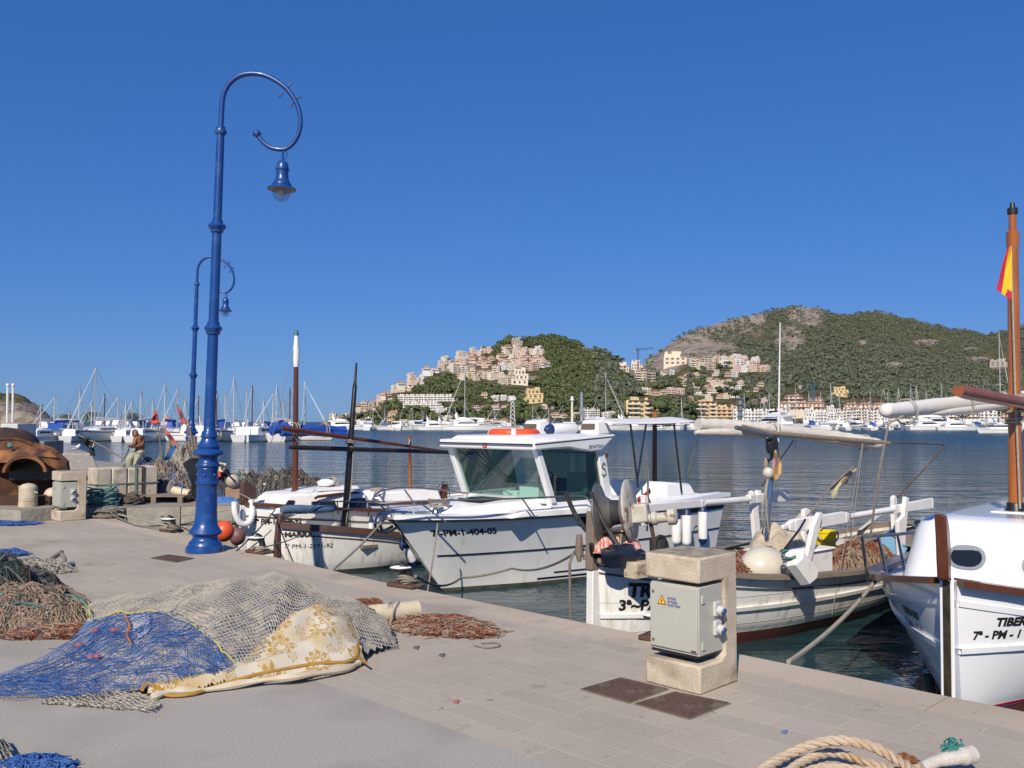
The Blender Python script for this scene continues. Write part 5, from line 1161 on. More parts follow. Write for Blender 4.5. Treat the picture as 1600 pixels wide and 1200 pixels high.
T_.part('stem', lambda b: b.ext([V((-.13, -.05, -.4)), V((.06, -.05, -.4)), V((.06, -.05, 1.0)), V((-.1, -.05, 1.02))], (0, .1, 0)), white_old, bevel=.01)
T_.part('stem_post', lambda b: b.ext([V((-.12, -.055, .92)), V((.04, -.055, .92)), V((.03, -.055, 1.5)), V((-.10, -.055, 1.55))], (0, .11, 0)), greywood, bevel=.012)
T_.text(HT, 'TR', 980, 932, .20, bold=.010, sx=1.0)
T_.text(HT, '3ª~PA', 966, 953, .155, bold=.006, sx=1.1)
T_.text(HT, 'TR', 915, 885, .16, side=1, bold=.006, sx=1.0)
def serif():
    pass
T_.part('bow_chock', lambda b: (b.hexa([T_.P(1000, 900, ly=-.55) + V((-.12, -.05, -.02)), T_.P(1000, 900, ly=-.55) + V((.2, -.05, -.02)), T_.P(1000, 900, ly=-.55) + V((.2, .12, -.02)), T_.P(1000, 900, ly=-.55) + V((-.12, .12, -.02))], [T_.P(1000, 885, ly=-.55) + V((-.12, -.05, .05)), T_.P(1000, 885, ly=-.55) + V((.2, -.05, .05)), T_.P(1000, 885, ly=-.55) + V((.2, .12, .05)), T_.P(1000, 885, ly=-.55) + V((-.12, .12, .05))])), mat('rusty_cream_paint', (.55, .48, .34), (.30, .18, .10), rough=.7, ns=14, st=(.5, .62)), bevel=.01)
# net hauler
h0 = T_.P(968, 800, ly=-.15); hax = V((.5, -.85, .12)).normalized(); HMx = hax.to_track_quat('Z', 'Y').to_matrix()
hp = mat('hauler_white', (.56, .53, .46), (.44, .40, .33), rough=.5, ns=7, c3=(.20, .09, .04), s3=9, t3=(.58, .68)); hgrey = mat('hauler_grey', (.13, .13, .13), (.2, .19, .18), rough=.5, metal=.4, ns=6)
T_.part('hauler_back_disc', lambda b: b.lathe([(.05, -.24), (.30, -.235), (.33, -.22), (.33, -.205), (.2, -.16), (.14, -.08)], h0, 32, HMx), hgrey)
T_.part('hauler_drum', lambda b: b.lathe([(.14, -.1), (.13, 0), (.16, .06)], h0, 24, HMx), rubber)
T_.part('hauler_front_disc', lambda b: b.lathe([(.15, .02), (.24, .06), (.335, .10), (.34, .12), (.32, .135), (.14, .15), (.10, .155)], h0, 32, HMx), hp)
T_.part('hauler_gearbox', lambda b: b.box(h0 + hax * .20 + V((0, 0, -.03)), (.20, .20, .24), M=HMx), hp, bevel=.02)
T_.part('hauler_shaft', lambda b: b.lathe([(.06, .28), (.05, .34), (.075, .36), (.075, .40), (.055, .42), (.055, .52), (.085, .53), (.09, .60), (.07, .62), (.03, .63)], h0 + V((0, 0, -.10)), 16, HMx), hp)
T_.part('hauler_pedestal', lambda b: (b.hexa([h0 + V((-.22, -.2, -.55)), h0 + V((.22, -.2, -.55)), h0 + V((.22, .2, -.55)), h0 + V((-.22, .2, -.55))], [h0 + V((-.10, -.12, -.2)), h0 + V((.12, -.12, -.2)), h0 + V((.12, .12, -.2)), h0 + V((-.1, .12, -.2))])), mat('greasy_metal', (.16, .14, .12), (.08, .07, .06), rough=.5, metal=.4, ns=8), bevel=.02)
T_.part('hauler_lever', lambda b: b.tube([h0 + hax * .3 + V((.05, 0, -.12)), h0 + hax * .35 + V((.08, 0, -.5))], .022, 7), ironrust)
for pts in ([(884, 769), (893, 792), (904, 812), (921, 833), (945, 845), (964, 850)], [(923, 769), (931, 790), (944, 818), (958, 840), (972, 862)], [(924, 850), (926, 866), (936, 880), (955, 884)]):
    T_.part('guide_bar', lambda b: b.tube(smooth_path([T_.P(x, y, lx=-.15 + .05 * i) for i, (x, y) in enumerate(pts)], 5), .026, 8), mat('dark_galvanised', (.05, .05, .05), (.12, .12, .115), rough=.4, metal=.6, ns=9) if pts[0][1] < 800 else blackp)
T_.part('bar_bracket', lambda b: b.tube([T_.P(925, 833, lx=0), T_.P(990, 822, lx=.1)], .02, 6), dullsteel)
T_.part('hydraulic_hose', lambda b: b.tube(smooth_path([T_.P(x, y, ly=-.45) for x, y in ((1022, 870), (1024, 845), (1034, 838), (1042, 850), (1044, 868))], 5), .02, 7), rubber)
T_.part('motor', lambda b: b.lathe([(.03, 0), (.09, .01), (.09, .2), (.05, .22)], T_.P(1028, 872, ly=-.4), 14), rubber)
wp = lambda x, y, **k: T_.w(T_.P(x, y, **k))
o = one('black_bag', lambda b: (b.ball(wp(968, 868, ly=-.35), (.26, .16, .11), 18, 10, T_.R, .5), b.ball(wp(992, 872, ly=-.35), (.16, .14, .09), 14, 8, T_.R, .5)), mat('dark_blue_plastic_bag', (.008, .012, .028), (.02, .025, .04), rough=.25, ns=5, bump=.3, bs=14)); tag(o, 'shiny dark blue plastic bag lying under the net hauler', 'bag')
o = one('striped_cloth', lambda b: heap(b, wp(965, 856, ly=-.15), .28, .2, .16, 14, 5, .6), mat('red_white_cloth', (.5, .10, .08), (.6, .5, .45), rough=.9, ns=9, st=(.45, .55), streak=(6, .6, 1))); tag(o, 'red and white striped cloth under the net hauler', 'cloth')
o = one('pink_float_piece', lambda b: b.hexa([wp(940, 860, ly=.1), wp(952, 860, ly=.1), wp(952, 860, ly=.2), wp(940, 860, ly=.2)], [wp(942, 832, ly=.1), wp(947, 832, ly=.1), wp(947, 832, ly=.2), wp(942, 832, ly=.2)]), mat('salmon_plastic', (.65, .22, .14), rough=.5)); tag(o, 'salmon pink wedge standing behind the stem of the net boat', 'float')
r = thing('red_flag', 'ragged red and tan flag furled on a short pole behind the net hauler', 'flag', wp(1012, 800, ly=.3))
one('pole', lambda b: b.tube([wp(1011, 830, ly=.3), wp(1013, 733, ly=.3)], .012, 6), dullsteel, r)
one('cloth', lambda b: b.grid([[wp(1015 - 6 * j + 2 * math.sin(i * 2 + j), 763 + 5.5 * i + 4.5 * j, ly=.3 + .05 * math.sin(i + j * 2)) for j in range(4)] for i in range(6)]), mat('red_tan_cloth', (.45, .05, .03), (.45, .30, .16), rough=.9, ns=8, st=(.5, .58)), r, solid=.006)
one('cowl', lambda b: b.lathe([(.02, 0), (.05, .1), (.03, .3)], wp(905, 878, ly=.3), 10), greywood) and None
o = bpy.data.objects['cowl']; o.name = 'wooden_bitt'; tag(o, 'pale wooden bitt with rope on the left bow of the net boat', 'bitt')
def oar(name, p0, p1, label, bl=.28):
    r = thing(name, label, 'oar', p0); p0 = V(p0); p1 = V(p1); d = (p1 - p0); up = V((0, 0, 1)); up = (up - d.normalized() * up.dot(d.normalized())).normalized(); sd = d.normalized().cross(up)
    def sec(b, pts):
        for (ta, wa, ha), (tb, wb_, hb) in zip(pts, pts[1:]):
            b.hexa([p0 + d * ta + up * y * ha + sd * x * wa for x, y in ((-1, -1), (1, -1), (1, 1), (-1, 1))], [p0 + d * tb + up * y * hb + sd * x * wb_ for x, y in ((-1, -1), (1, -1), (1, 1), (-1, 1))])
    one('loom', lambda b: (sec(b, [(.0, .025, .03), (.03, .025, .03)]), sec(b, [(.03, .035, .05), (.06, .04, .05 + .03 * bl), (.36, .04, .05 + .03 * bl), (.39, .035, .045)])), white_old, r, bevel=.012)
    one('shaft', lambda b: b.tube([p0 + d * .385, p0 + d * .7], [.042, .046], 10), white_old, r)
    one('blade', lambda b: sec(b, [(.69, .04, .06), (.74, .03, .06), (.99, .02, .085), (1.0, .02, .075)]), white_old, r, bevel=.01)
oar('oar', wp(992, 795, ly=.2), wp(1231, 775, ly=.75), 'white oar on the forked posts nearer the net hauler', 0)
oar('oar', wp(1222, 824, ly=-.35), wp(1457, 786, ly=-.3), 'white oar on the forked posts over the stern nets', 1)
def fork(pts, th, label):
    r = None
    o = T_.part('oar_fork', lambda b: b.ext(pts, (0, th, 0)), white_old, bevel=.008); return o
def strip_px(l, ly): return [T_.P(x, y, ly=ly) for x, y in l]
fork(strip_px([(1004, 822), (1012, 822), (1012, 800), (1014, 785), (1012, 774), (1006, 774), (1007, 790), (1003, 802)], .1), .06, '')
fork(strip_px([(1181, 852), (1188, 852), (1188, 820), (1185, 795), (1190, 782), (1190, 766), (1184, 766), (1184, 780), (1176, 794), (1178, 815)], .62), .06, '')
fork(strip_px([(1174, 785), (1178, 785), (1178, 768), (1175, 763), (1172, 768)], .68), .05, '')
fork(strip_px([(1258, 886), (1266, 886), (1286, 805), (1286, 801), (1281, 801), (1272, 822)], -.45), .06, '')
fork(strip_px([(1256, 860), (1263, 860), (1267, 797), (1262, 794), (1257, 797)], .0), .06, '')
fork(strip_px([(1407, 872), (1414, 872), (1416, 832), (1421, 778), (1416, 776), (1413, 805), (1404, 815)], -.4), .06, '')
fork(strip_px([(1398, 850), (1403, 850), (1402, 778), (1399, 774), (1396, 778)], .1), .06, '')
T_.part('thwart_brace', lambda b: b.hexa([T_.P(1340, 828, ly=.4), T_.P(1346, 828, ly=.4), T_.P(1346, 828, ly=.5), T_.P(1340, 828, ly=.5)], [T_.P(1370, 804, ly=.4), T_.P(1378, 804, ly=.4), T_.P(1378, 804, ly=.5), T_.P(1370, 804, ly=.5)]), white_old)
def strands(b, c, rx, ry, h, n, ln=.5, r=.004, seed=0, M=None, seg=9, curl=1.0, hf=None):
    rs = random.Random(seed); c = V(c)
    def dome(x, y):
        q = 1 - (x / rx) ** 2 - (y / ry) ** 2
        return (h * max(q, 0) ** .55) * (1 + .5 * noise.noise(V((x * 3 / rx, y * 3 / ry, seed)))) if hf is None else hf(x, y)
    for _ in range(n):
        a = rs.uniform(0, 6.283); q = rs.random() ** .5; x, y = rx * q * math.cos(a), ry * q * math.sin(a); hd = rs.uniform(0, 6.283); pts = []; dh = rs.uniform(-.01, .03)
        for k in range(seg):
            z = dome(x, y) + dh + rs.uniform(0, .012); p = V((x, y, z)); pts.append(c + (M @ p if M else p))
            hd += rs.uniform(-1, 1) * curl; x += math.cos(hd) * ln / seg; y += math.sin(hd) * ln / seg
            e = (x / rx) ** 2 + (y / ry) ** 2
            if e > 1.1: hd += 2.2
        for p, q_ in zip(pts, pts[1:]): b.strand(p, q_, r)
def netheap(name, label, c, rx, ry, h, layers, M=None, base=None, floats=None, cat_='net', seed=3):
    rt = thing(name, label, cat_, V(c))
    one('net_body', lambda b: heap(b, c, rx * .97, ry * .97, h * .93, 18, seed, .35, M), base or layers[0][0], rt)
    for k, (m, n, ln, r, curl) in enumerate(layers):
        one('net_strands' if r < .008 else 'rope', lambda b: strands(b, c, rx, ry, h, n, ln, r, seed + k, M, 10, curl), m, rt, flat=True)
    if floats:
        m, n, rr = floats; rs = random.Random(seed)
        for k in range(n):
            a, q = rs.uniform(0, 6.28), rs.random() ** .5 * .9; x, y = rx * q * math.cos(a), ry * q * math.sin(a); z = h * (1 - q * q) ** .55
            p = V((x, y, z + .01)); p = V(c) + (M @ p if M else p)
            one('float', lambda b: b.ball(p, (rr * 1.3, rr, rr), 10, 6), m, rt)
    return rt
netheap('fishing_net', 'red-brown net heaped in the bow half of the net boat left of the cream float', T_.w((2.6, 0, .38)), 1.2, .62, .42, [(net_red, 420, .7, .0045, .9), (net_tan, 60, .9, .006, .8)], T_.R, net_red, seed=8)
netheap('fishing_net', 'tangled brown net in the stern of the net boat behind the white block float', T_.w((4.9, -.22, .38)), .9, .44, .40, [(net_red, 200, .6, .0045, .9), (net_tan, 160, .7, .005, .8), (rope_g, 14, 1.2, .01, .6)], T_.R, net_tan, seed=12)
netheap('fishing_net', 'small flat brown net lying on deck just right of the net hauler', T_.w((1.55, -.35, .80)), .5, .35, .14, [(net_red, 120, .5, .004, .9), (net_tan, 70, .5, .004, .9)], T_.R, net_red, seed=15)
cfl = T_.P(1197, 884, ly=-.72)
o = one('round_float', lambda b: b.ball(T_.w(cfl + V((.02, .05, -.02))), (.30, .26, .235), 26, 16, T_.R), creambuoy); tag(o, 'large shiny cream round float sitting at the gunwale of the net boat', 'float')
r = thing('block_float', 'white eight-sided block float hanging slanted over the gunwale of the net boat', 'float', wp(1255, 885, ly=-1.2))
fa, fb2 = T_.P(1236, 866, ly=-1.17), T_.P(1263, 902, ly=-1.22); fd = (fb2 - fa).normalized(); FM = T_.R @ fd.to_track_quat('Z', 'Y').to_matrix()
one('body', lambda b: b.lathe([(.08, 0), (.135, .05), (.135, .36), (.125, .375)], T_.w(fa), 8, FM), white_old, r, angle=20)
one('handle', lambda b: b.tube([wp(1236, 866, ly=-1.15), wp(1226, 858, ly=-1.05), wp(1250, 826, ly=-.85), wp(1258, 812, ly=-.75)], .014, 6), blackp, r)
one('lashing', lambda b: [b.tube([wp(1234 + k, 866 + 2 * k, ly=-1.16) + V((.09 * math.cos(a), .09 * math.sin(a), .03 * math.sin(a + k))) for a in np.arange(0, 6.4, .5)], .01, 5) for k in range(3)], rope_t, r)
r = thing('bucket', 'bright yellow bucket with white rope handle standing in the net boat', 'bucket', wp(1290, 860, ly=.05))
bc = wp(1290, 861, ly=.05)
one('body', lambda b: b.lathe([(.125, 0), (.15, .26), (.16, .265), (.16, .285), (.148, .287), (.135, .05), (.01, .045)], bc, 26), yellow, r)
one('handle', lambda b: b.tube([bc + V((.155 * math.cos(a), -.04 - .16 * math.sin(a), .27 - .13 * math.sin(a))) for a in np.arange(0, 3.2, .2)], .012, 6), rope_w, r)
r = thing('fish_crate', 'pale blue ribbed plastic crate in the stern of the net boat', 'crate', T_.w((6.0, -.2, .55)))
ck = T_.w(T_.P(1398, 868, ly=-.15)); bl = mat('pale_blue_plastic', (.22, .42, .62), (.18, .36, .55), rough=.45); bd = mat('navy_plastic', (.02, .06, .16), rough=.5)
def crate(b):
    R = Matrix.Rotation(T_.rz + .25, 3, 'Z') @ Matrix.Rotation(.5, 3, 'X')
    b.box(ck + V((0, 0, .1)), (.62, .36, .02), M=R)
    for s in (-1, 1): b.box(ck + V((0, 0, .1)) + R @ V((0, s * .18, .1)), (.62, .02, .2), M=R); b.box(ck + V((0, 0, .1)) + R @ V((s * .31, 0, .1)), (.02, .36, .2), M=R)
one('body', crate, bl, r)
one('ribs', lambda b: [b.box(ck + V((0, 0, .1)) + (Matrix.Rotation(T_.rz + .25, 3, 'Z') @ Matrix.Rotation(.5, 3, 'X')) @ V((0, -.196, z)), (.56, .012, .03), M=Matrix.Rotation(T_.rz + .25, 3, 'Z') @ Matrix.Rotation(.5, 3, 'X')) for z in (.05, .11, .16)], bd, r)
T_.part('fish_box', lambda b: (b.box((3.75, .05, .62), (.5, .9, .42)), b.box((3.75, .05, .84), (.56, .96, .03))), white_old, bevel=.02)
T_.part('engine_hatch', lambda b: b.hexa([V((4.6, .1, .3)), V((5.6, .1, .3)), V((5.6, .75, .3)), V((4.6, .75, .3))], [V((4.65, .15, .72)), V((5.55, .15, .78)), V((5.55, .7, .74)), V((4.65, .7, .70))]), mat('flaky_white', (.62, .58, .50), (.45, .34, .24), rough=.8, ns=7, st=(.5, .65)), bevel=.02)
T_.part('stern_deck', lambda b: HT.deck(b, -.06, .84, .995, .05, .02), greywood)
o = one('canvas_heap', lambda b: heap(b, wp(1215, 850, ly=.2), .45, .3, .22, 16, 9, .6, T_.R), mat('stained_canvas', (.50, .45, .36), (.36, .30, .23), rough=.9, ns=6)); tag(o, 'stained cream canvas bundled at the foot of the steel pole in the net boat', 'canvas')
o = one('grey_sheet', lambda b: heap(b, wp(1262, 850, ly=.4), .35, .3, .35, 16, 19, .5, T_.R), mat('greyish_plastic', (.42, .41, .38), (.30, .28, .25), rough=.6, ns=6)); tag(o, 'greyish plastic sheet heaped behind the slanted oar post', 'sheet')
# pole and yard
mb, mt = T_.P(1198, 838, ly=.15), T_.P(1208, 688, ly=.15)
T_.part('mast', lambda b: (b.tube([mb - V((0, 0, .5)), mb, mb.lerp(mt, .68)], .035, 12)), steel)
T_.part('mast_top', lambda b: b.tube([mb.lerp(mt, .66), mt], [.03, .03], 10), bluegrey)
T_.part('mast_lamp', lambda b: b.ball(T_.P(1200, 739, ly=.08), (.07, .07, .075), 14, 9), creambuoy)
T_.part('block', lambda b: (b.box(T_.P(1206, 694, ly=.12), (.12, .12, .14)), b.tube([T_.P(1204, 708, ly=.1), T_.P(1202, 690, ly=.1)], .05, 8)), blackp, bevel=.01)
T_.part('cable', lambda b: (b.tube(smooth_path([T_.P(x, y, ly=.08) for x, y in ((1199, 748), (1195, 770), (1191, 800), (1192, 815), (1197, 825))], 5), .010, 5), b.tube(smooth_path([T_.P(x, y, ly=.06) for x, y in ((1200, 748), (1197, 775), (1198, 800), (1201, 832))], 5), .010, 5)), rope_w)
T_.part('faded_flag', lambda b: b.grid([[T_.P(1207 + (5 + 9 * min(1, i / 4)) * j / 3 * (1 if i < 7 else .6), 692 + 8.5 * i - 1.0 * j, ly=.1 + .04 * math.sin(i * .9 + j * 2)) for j in range(4)] for i in range(8)]), mat('faded_red_yellow', (.42, .20, .20), (.48, .34, .14), rough=.9, ns=5, st=(.45, .55)), solid=.004)
T_.part('flag_backing', lambda b: b.grid([[T_.P(1196 + 10 * j / 2 - (2 * math.sin(i)), 715 + 7 * i + 2 * j, ly=.2) for j in range(3)] for i in range(5)]), net_tan, solid=.004)
def sail(b, pts, rs, ly, wob=.1, seed=0, flat=.8):
    P = smooth_path([T_.P(x, y, ly=l) for (x, y), l in zip(pts, ly)], 8); n = len(P); R = []
    for i in range(n):
        t = i / (n - 1) * (len(rs) - 1); k = min(int(t), len(rs) - 2); R.append((rs[k] + (rs[k + 1] - rs[k]) * (t - k)) * (1 + wob * noise.noise(V((i * .8, seed, 0)))))
    b.tube(P, R, 14, flat=flat)
sailm = mat('furled_sailcloth', (.62, .59, .53), (.52, .49, .43), rough=.85, ns=4, bump=.35, bs=9, streak=(1, 4, 4))
T_.part('furled_sail', lambda b: sail(b, [(1091, 663), (1130, 666), (1170, 669), (1200, 670), (1240, 675), (1290, 682), (1340, 689), (1375, 694)], [.075, .10, .095, .07, .08, .10, .095, .07], [.5, .42, .3, .2, .1, 0, -.2, -.35], .18, 2, 1.0), sailm, angle=60)
T_.part('furled_sail', lambda b: sail(b, [(1086, 676), (1120, 675), (1160, 676), (1195, 679)], [.025, .055, .06, .05], [.5, .4, .3, .2], .15, 5, 1.0), sailm, angle=60)
T_.part('yard', lambda b: b.tube([T_.P(1160, 666, ly=.2), T_.P(1205, 677, ly=.1), T_.P(1382, 692, ly=-.4), T_.P(1390, 693, ly=-.42)], [.025, .03, .035, .03], 8), greywood)
T_.part('yard_spar', lambda b: b.tube([T_.P(1150, 668, ly=.12), T_.P(1205, 680, ly=.05)], .03, 7), dullsteel)
for x, y, l in ((1203, 672, .18), (1208, 672, .17), (1350, 691, -.21)): T_.part('sail_tie', lambda b: b.tube([T_.P(x, y, ly=l) + V((.02 * math.sin(a), .115 * math.cos(a), .11 * math.sin(a))) for a in np.arange(0, 6.4, .4)], .009, 5), rope_w)
T_.part('whip_aerial', lambda b: b.tube([T_.P(1215, 690, ly=.1), T_.P(1217, 640, ly=.1), T_.P(1219, 504, ly=.1)], [.02, .014, .007], 7), white_matte)
T_.part('lamp_column', lambda b: (b.tube([T_.P(1156, 676, ly=.35), T_.P(1157, 622, ly=.35)], .028, 8), [b.box(T_.P(1156.5, y, ly=.35), (.075, .075, .018)) for y in (623, 632, 641, 650, 659)]), mat('blue_grey_metal', (.16, .2, .24), (.10, .12, .14), rough=.5, ns=12), bevel=.01)
T_.part('boathook_rail', lambda b: b.tube(smooth_path([T_.P(x, y, ly=-.3) for x, y in ((1388, 692), (1440, 693), (1470, 694), (1474, 697), (1470, 705), (1402, 778))], 4), .012, 6), ironrust)
T_.part('strut', lambda b: b.tube([T_.P(1240, 688, ly=.3), T_.P(1190, 760, ly=.3)], .008, 5), blackp)
for a, l, c, m in (((1349, 690), -.3, (1325, 880), -.7), ((1348, 690), -.3, (1300, 960), -1.15), ((1094, 676), .5, (1074, 740), .9), ((1244, 688), .2, (1243, 700), .2)): T_.part('halyard', lambda b: b.strand(T_.P(*a, ly=l), T_.P(*c, ly=m), .006), rope_w)
r = thing('tattered_flag', 'tattered tan and green flag on a slanting stick over the net boat', 'flag', wp(1262, 806, ly=-.2))
one('stick', lambda b: b.tube([wp(1262, 806, ly=-.2), wp(1297, 762, ly=-.25), wp(1334, 728, ly=-.3)], .012, 6), greywood, r)
one('cloth', lambda b: b.grid([[wp(1296 + 38 * i / 7 + j * 1.6 + (2.5 * math.sin(i * 2.1) if j == 3 else 0), 764 - 36 * i / 7 + (5.2 - i * .45) * j + (3 * math.sin(i * 1.7) if j == 3 else 0), ly=-.25 + .03 * math.sin(i + j)) for j in range(4)] for i in range(8)]), mat('tan_green_cloth', (.46, .34, .20), (.36, .38, .26), rough=.9, ns=8, st=(.45, .55)), r, solid=.004)
# ---- nearest llaut at the right
G_ = Boat('cabin_llaut', 'nearest white boat with oval cabin windows, brown stem post and orange wooden mast', 'sailing boat', 2.87, 8.0, 4)
HG = Hull(8.5, [(0, .12), (.05, .95), (.13, 1.9), (.24, 2.55), (.5, 2.85), (.8, 2.2), (1, .2)], [(0, .05), (.06, .42), (.16, 1.05), (.35, 1.95), (.6, 2.1), (.85, 1.3), (1, .1)], [(0, 1.17), (.05, 1.08), (.14, .95), (.3, .88), (.6, .84), (1, 1.0)], k=.5, rake=.03, srake=.15, pw=.8, qn=14, tn=56, zb=.07)
gl = mat('glossy_white_hull', (.82, .83, .84), (.79, .80, .81), rough=.12, ns=1, coat=.6)
gh = hullset(G_, HG, [gl, redboot], brown, (-.01, .10, .05, .055), white, (-.02, 0, 1))
G_.part('rub_strake', lambda b: HG.stripe(b, 0, .045, .035, .0, 1, abs_z=.62), gl, gh)
G_.part('upper_moulding', lambda b: HG.stripe(b, -.16, .05, .018, .0, 1), gl, gh)
G_.part('boot_line', lambda b: HG.stripe(b, 0, .03, .005, .0, 1, abs_z=.10), mat('crimson_line', (.40, .02, .06), rough=.4), gh)
G_.part('stem', lambda b: b.ext([V((-.14, -.055, -.4)), V((.06, -.055, -.4)), V((.06, -.055, 1.2)), V((-.11, -.055, 1.2))], (0, .11, 0)), gl, bevel=.008)
G_.part('stem_band', lambda b: b.ext([V((-.155, -.03, -.35)), V((-.11, -.03, -.35)), V((-.085, -.03, 1.2)), V((-.125, -.03, 1.2))], (0, .055, 0)), mat('bronze_band', (.05, .04, .03), (.10, .085, .05), rough=.35, metal=.5, ns=9))
s0 = [G_.P(x, y, ly=-.06) for x, y in ((1463, 808), (1472, 809), (1480, 822), (1485, 838), (1487, 860), (1487, 912), (1473, 912), (1470, 880), (1468, 845))]
G_.part('stem_post', lambda b: b.ext([V((p.x * .36 - .06, -.045, p.z)) for p in s0], (0, .09, 0)), brown, bevel=.012)
G_.text(HG, 'TIBERIADES', 1553, 979, .095, bold=.005, shear=.12, sx=1.15)
G_.text(HG, '7ª - PM - 1 - 290 - 93', 1519, 999, .095, bold=.004, shear=.08, sx=1.1)
G_.text(HG, 'TIBERIADES', 1413, 955, .085, side=1, bold=.004, sx=.9)
G_.text(HG, '7ª - PM - 1 - 290 - 93', 1419, 974, .085, side=1, bold=.003, sx=.62)
CX0 = 1.0
def gc(b):
    R = []
    for k, (z, xo, wd) in enumerate(((.9, 0, .84), (1.2, .09, .78), (1.44, .16, .73), (1.53, .21, .69), (1.57, .29, .63), (1.59, .5, .46))):
        row = []
        for a in np.linspace(-1, 1, 25):
            # rounded front: superellipse in plan, sides run aft
            th_ = a * math.pi / 2; cx_ = math.cos(th_); sy = math.sin(th_)
            row.append(V((CX0 + xo + .75 * (1 - abs(cx_) ** .40), wd * (1 if sy > 0 else -1) * abs(sy) ** .46, z)))
        e0, e1 = row[0], row[-1]; row = [V((4.2, e0.y, z))] + row + [V((4.2, e1.y, z))]; R.append(row)
    b.grid(R); b.add(R[-1], [tuple(range(len(R[-1])))])
gcab = G_.part('cabin', gc, gl, angle=50)
def oval(cx_, cz, w_, h_, z=0): return [(cx_ + w_ * (1 if math.cos(t) > 0 else -1) * abs(math.cos(t)) ** .7, cz + h_ * math.sin(t)) for t in np.arange(0, 6.28, .26)]
for px, py in ((1510, 870), (1630, 884)):
    c0 = G_.P(px, py, lx=CX0 + .08)
    fr_ = lambda ex: [V((CX0 + .006 + .3 * max(0, z - .9) + .03 * ((y - .0) / .6) ** 2 - ex, y, z)) for y, z in oval(c0.y, c0.z, .165, .105)]
    G_.part('window_frame', lambda b: b.ext(fr_(.035), (.06, 0, 0)), mat('grey_frame', (.34, .36, .39), rough=.3, metal=.3), gcab)
    G_.part('window', lambda b: b.ext([V((p.x - .005, c0.y + (p.y - c0.y) * .82, c0.z + (p.z - c0.z) * .78)) for p in fr_(.035)], (.03, 0, 0)), glass_dark, gcab)
mb = G_.P(1587, 803, ly=0); mt = G_.P(1582, 330, ly=0)
G_.part('mast', lambda b: b.tube([mb, mb.lerp(mt, .45), mb.lerp(mt, .86), mb.lerp(mt, .89), mb.lerp(mt, .93), mb.lerp(mt, .935), mt], [.066, .060, .052, .062, .062, .038, .036], 20), mastwood)
G_.part('mast_head', lambda b: (b.tube([mt - V((0, 0, .03)), mt + V((0, 0, .03))], .05, 14), b.tube([mt + V((0, 0, .03)), mt + V((0, 0, .09))], [.03, .02], 10)), blackp)
G_.part('mast_collar', lambda b: b.lathe([(.12, -.06), (.115, -.03), (.085, 0), (.08, .06), (.075, .065)], mb + V((0, 0, .05)), 20), blackp)
G_.part('mast_block', lambda b: b.hexa([V((mb.x - .2, -.2, 1.6)), V((mb.x + .2, -.2, 1.6)), V((mb.x + .2, .2, 1.6)), V((mb.x - .2, .2, 1.6))], [V((mb.x - .16, -.16, mb.z - .04)), V((mb.x + .16, -.16, mb.z - .04)), V((mb.x + .16, .16, mb.z - .04)), V((mb.x - .16, .16, mb.z - .04))]), white, bevel=.02)
G_.part('roof_hand_rail', lambda b: [b.box((2.2, s * .45, 1.72), (1.2, .05, .05)) for s in (-1,)], brown, bevel=.015)
G_.part('halyard', lambda b: [b.tube([mb.lerp(mt, .88) + V((-.08, 0, 0)), mb.lerp(mt, .4) + V((-.10, -.03, 0)), mb.lerp(mt, .02) + V((-.09, -.06, 0))], .011, 6)], rope_w)
G_.part('lashing', lambda b: [b.tube([mb.lerp(mt, f) + V((.085 * math.cos(a), .085 * math.sin(a), .008 * a)) for a in np.arange(0, 6.6, .4)], .012, 5) for f in (.29, .30, .325, .36, .37, .375)], rope_w)
sailg = mat('white_sailcloth', (.74, .72, .69), (.68, .66, .63), rough=.8, ns=3, bump=.3, bs=6)
sp_ = [G_.P(x, y, ly=l) for x, y, l in ((1381, 641, .25), (1400, 641, .24), (1450, 636, .2), (1510, 630, .15), (1570, 624, .1), (1640, 618, 0), (1720, 612, -.1))]
G_.part('furled_sail', lambda b: (b.tube(smooth_path(sp_, 7), [.03, .05, .056] + [.058 + .016 * min(1, i / 18) + .002 * math.sin(i * 1.2) for i in range(39)] + [.05], 18, flat=1.0), b.tube(smooth_path([p + V((-.03, -.035, -.055)) for p in sp_[2:]], 6), [.01, .02, .03, .036, .04] + [.043 + .002 * math.sin(i * .9) for i in range(20)], 12)), sailg, angle=60)
ga, gb_ = G_.P(1497, 611, ly=-.1), G_.P(1720, 652, ly=-.12)
G_.part('yard', lambda b: b.tube([ga, ga.lerp(gb_, .04), ga.lerp(gb_, .5), gb_], [.045, .058, .06, .058], 14), mat('red_varnish', (.24, .065, .018), (.30, .09, .025), rough=.42, ns=5, coat=.08))
for p in (sp_[1].lerp(sp_[2], .3), sp_[2].lerp(sp_[3], .9), sp_[4]): G_.part('sail_tie', lambda b: b.tube([p + V((.02 * math.cos(a), .10 * math.cos(a), .105 * math.sin(a) - .02)) for a in np.arange(0, 6.4, .4)], .007, 5), rope_w)
G_.part('sheet_rope', lambda b: (b.tube([sp_[1] + V((0, -.05, -.05)), G_.P(1388, 662, ly=.2), G_.P(1370, 760, ly=.35), G_.P(1360, 838, ly=.5)], .010, 5)), rope_w)
fm = [mat('flag_crimson', (.52, .02, .05), rough=.8), mat('flag_gold', (.85, .55, .02), rough=.8)]
fb3 = MB(); rows = []
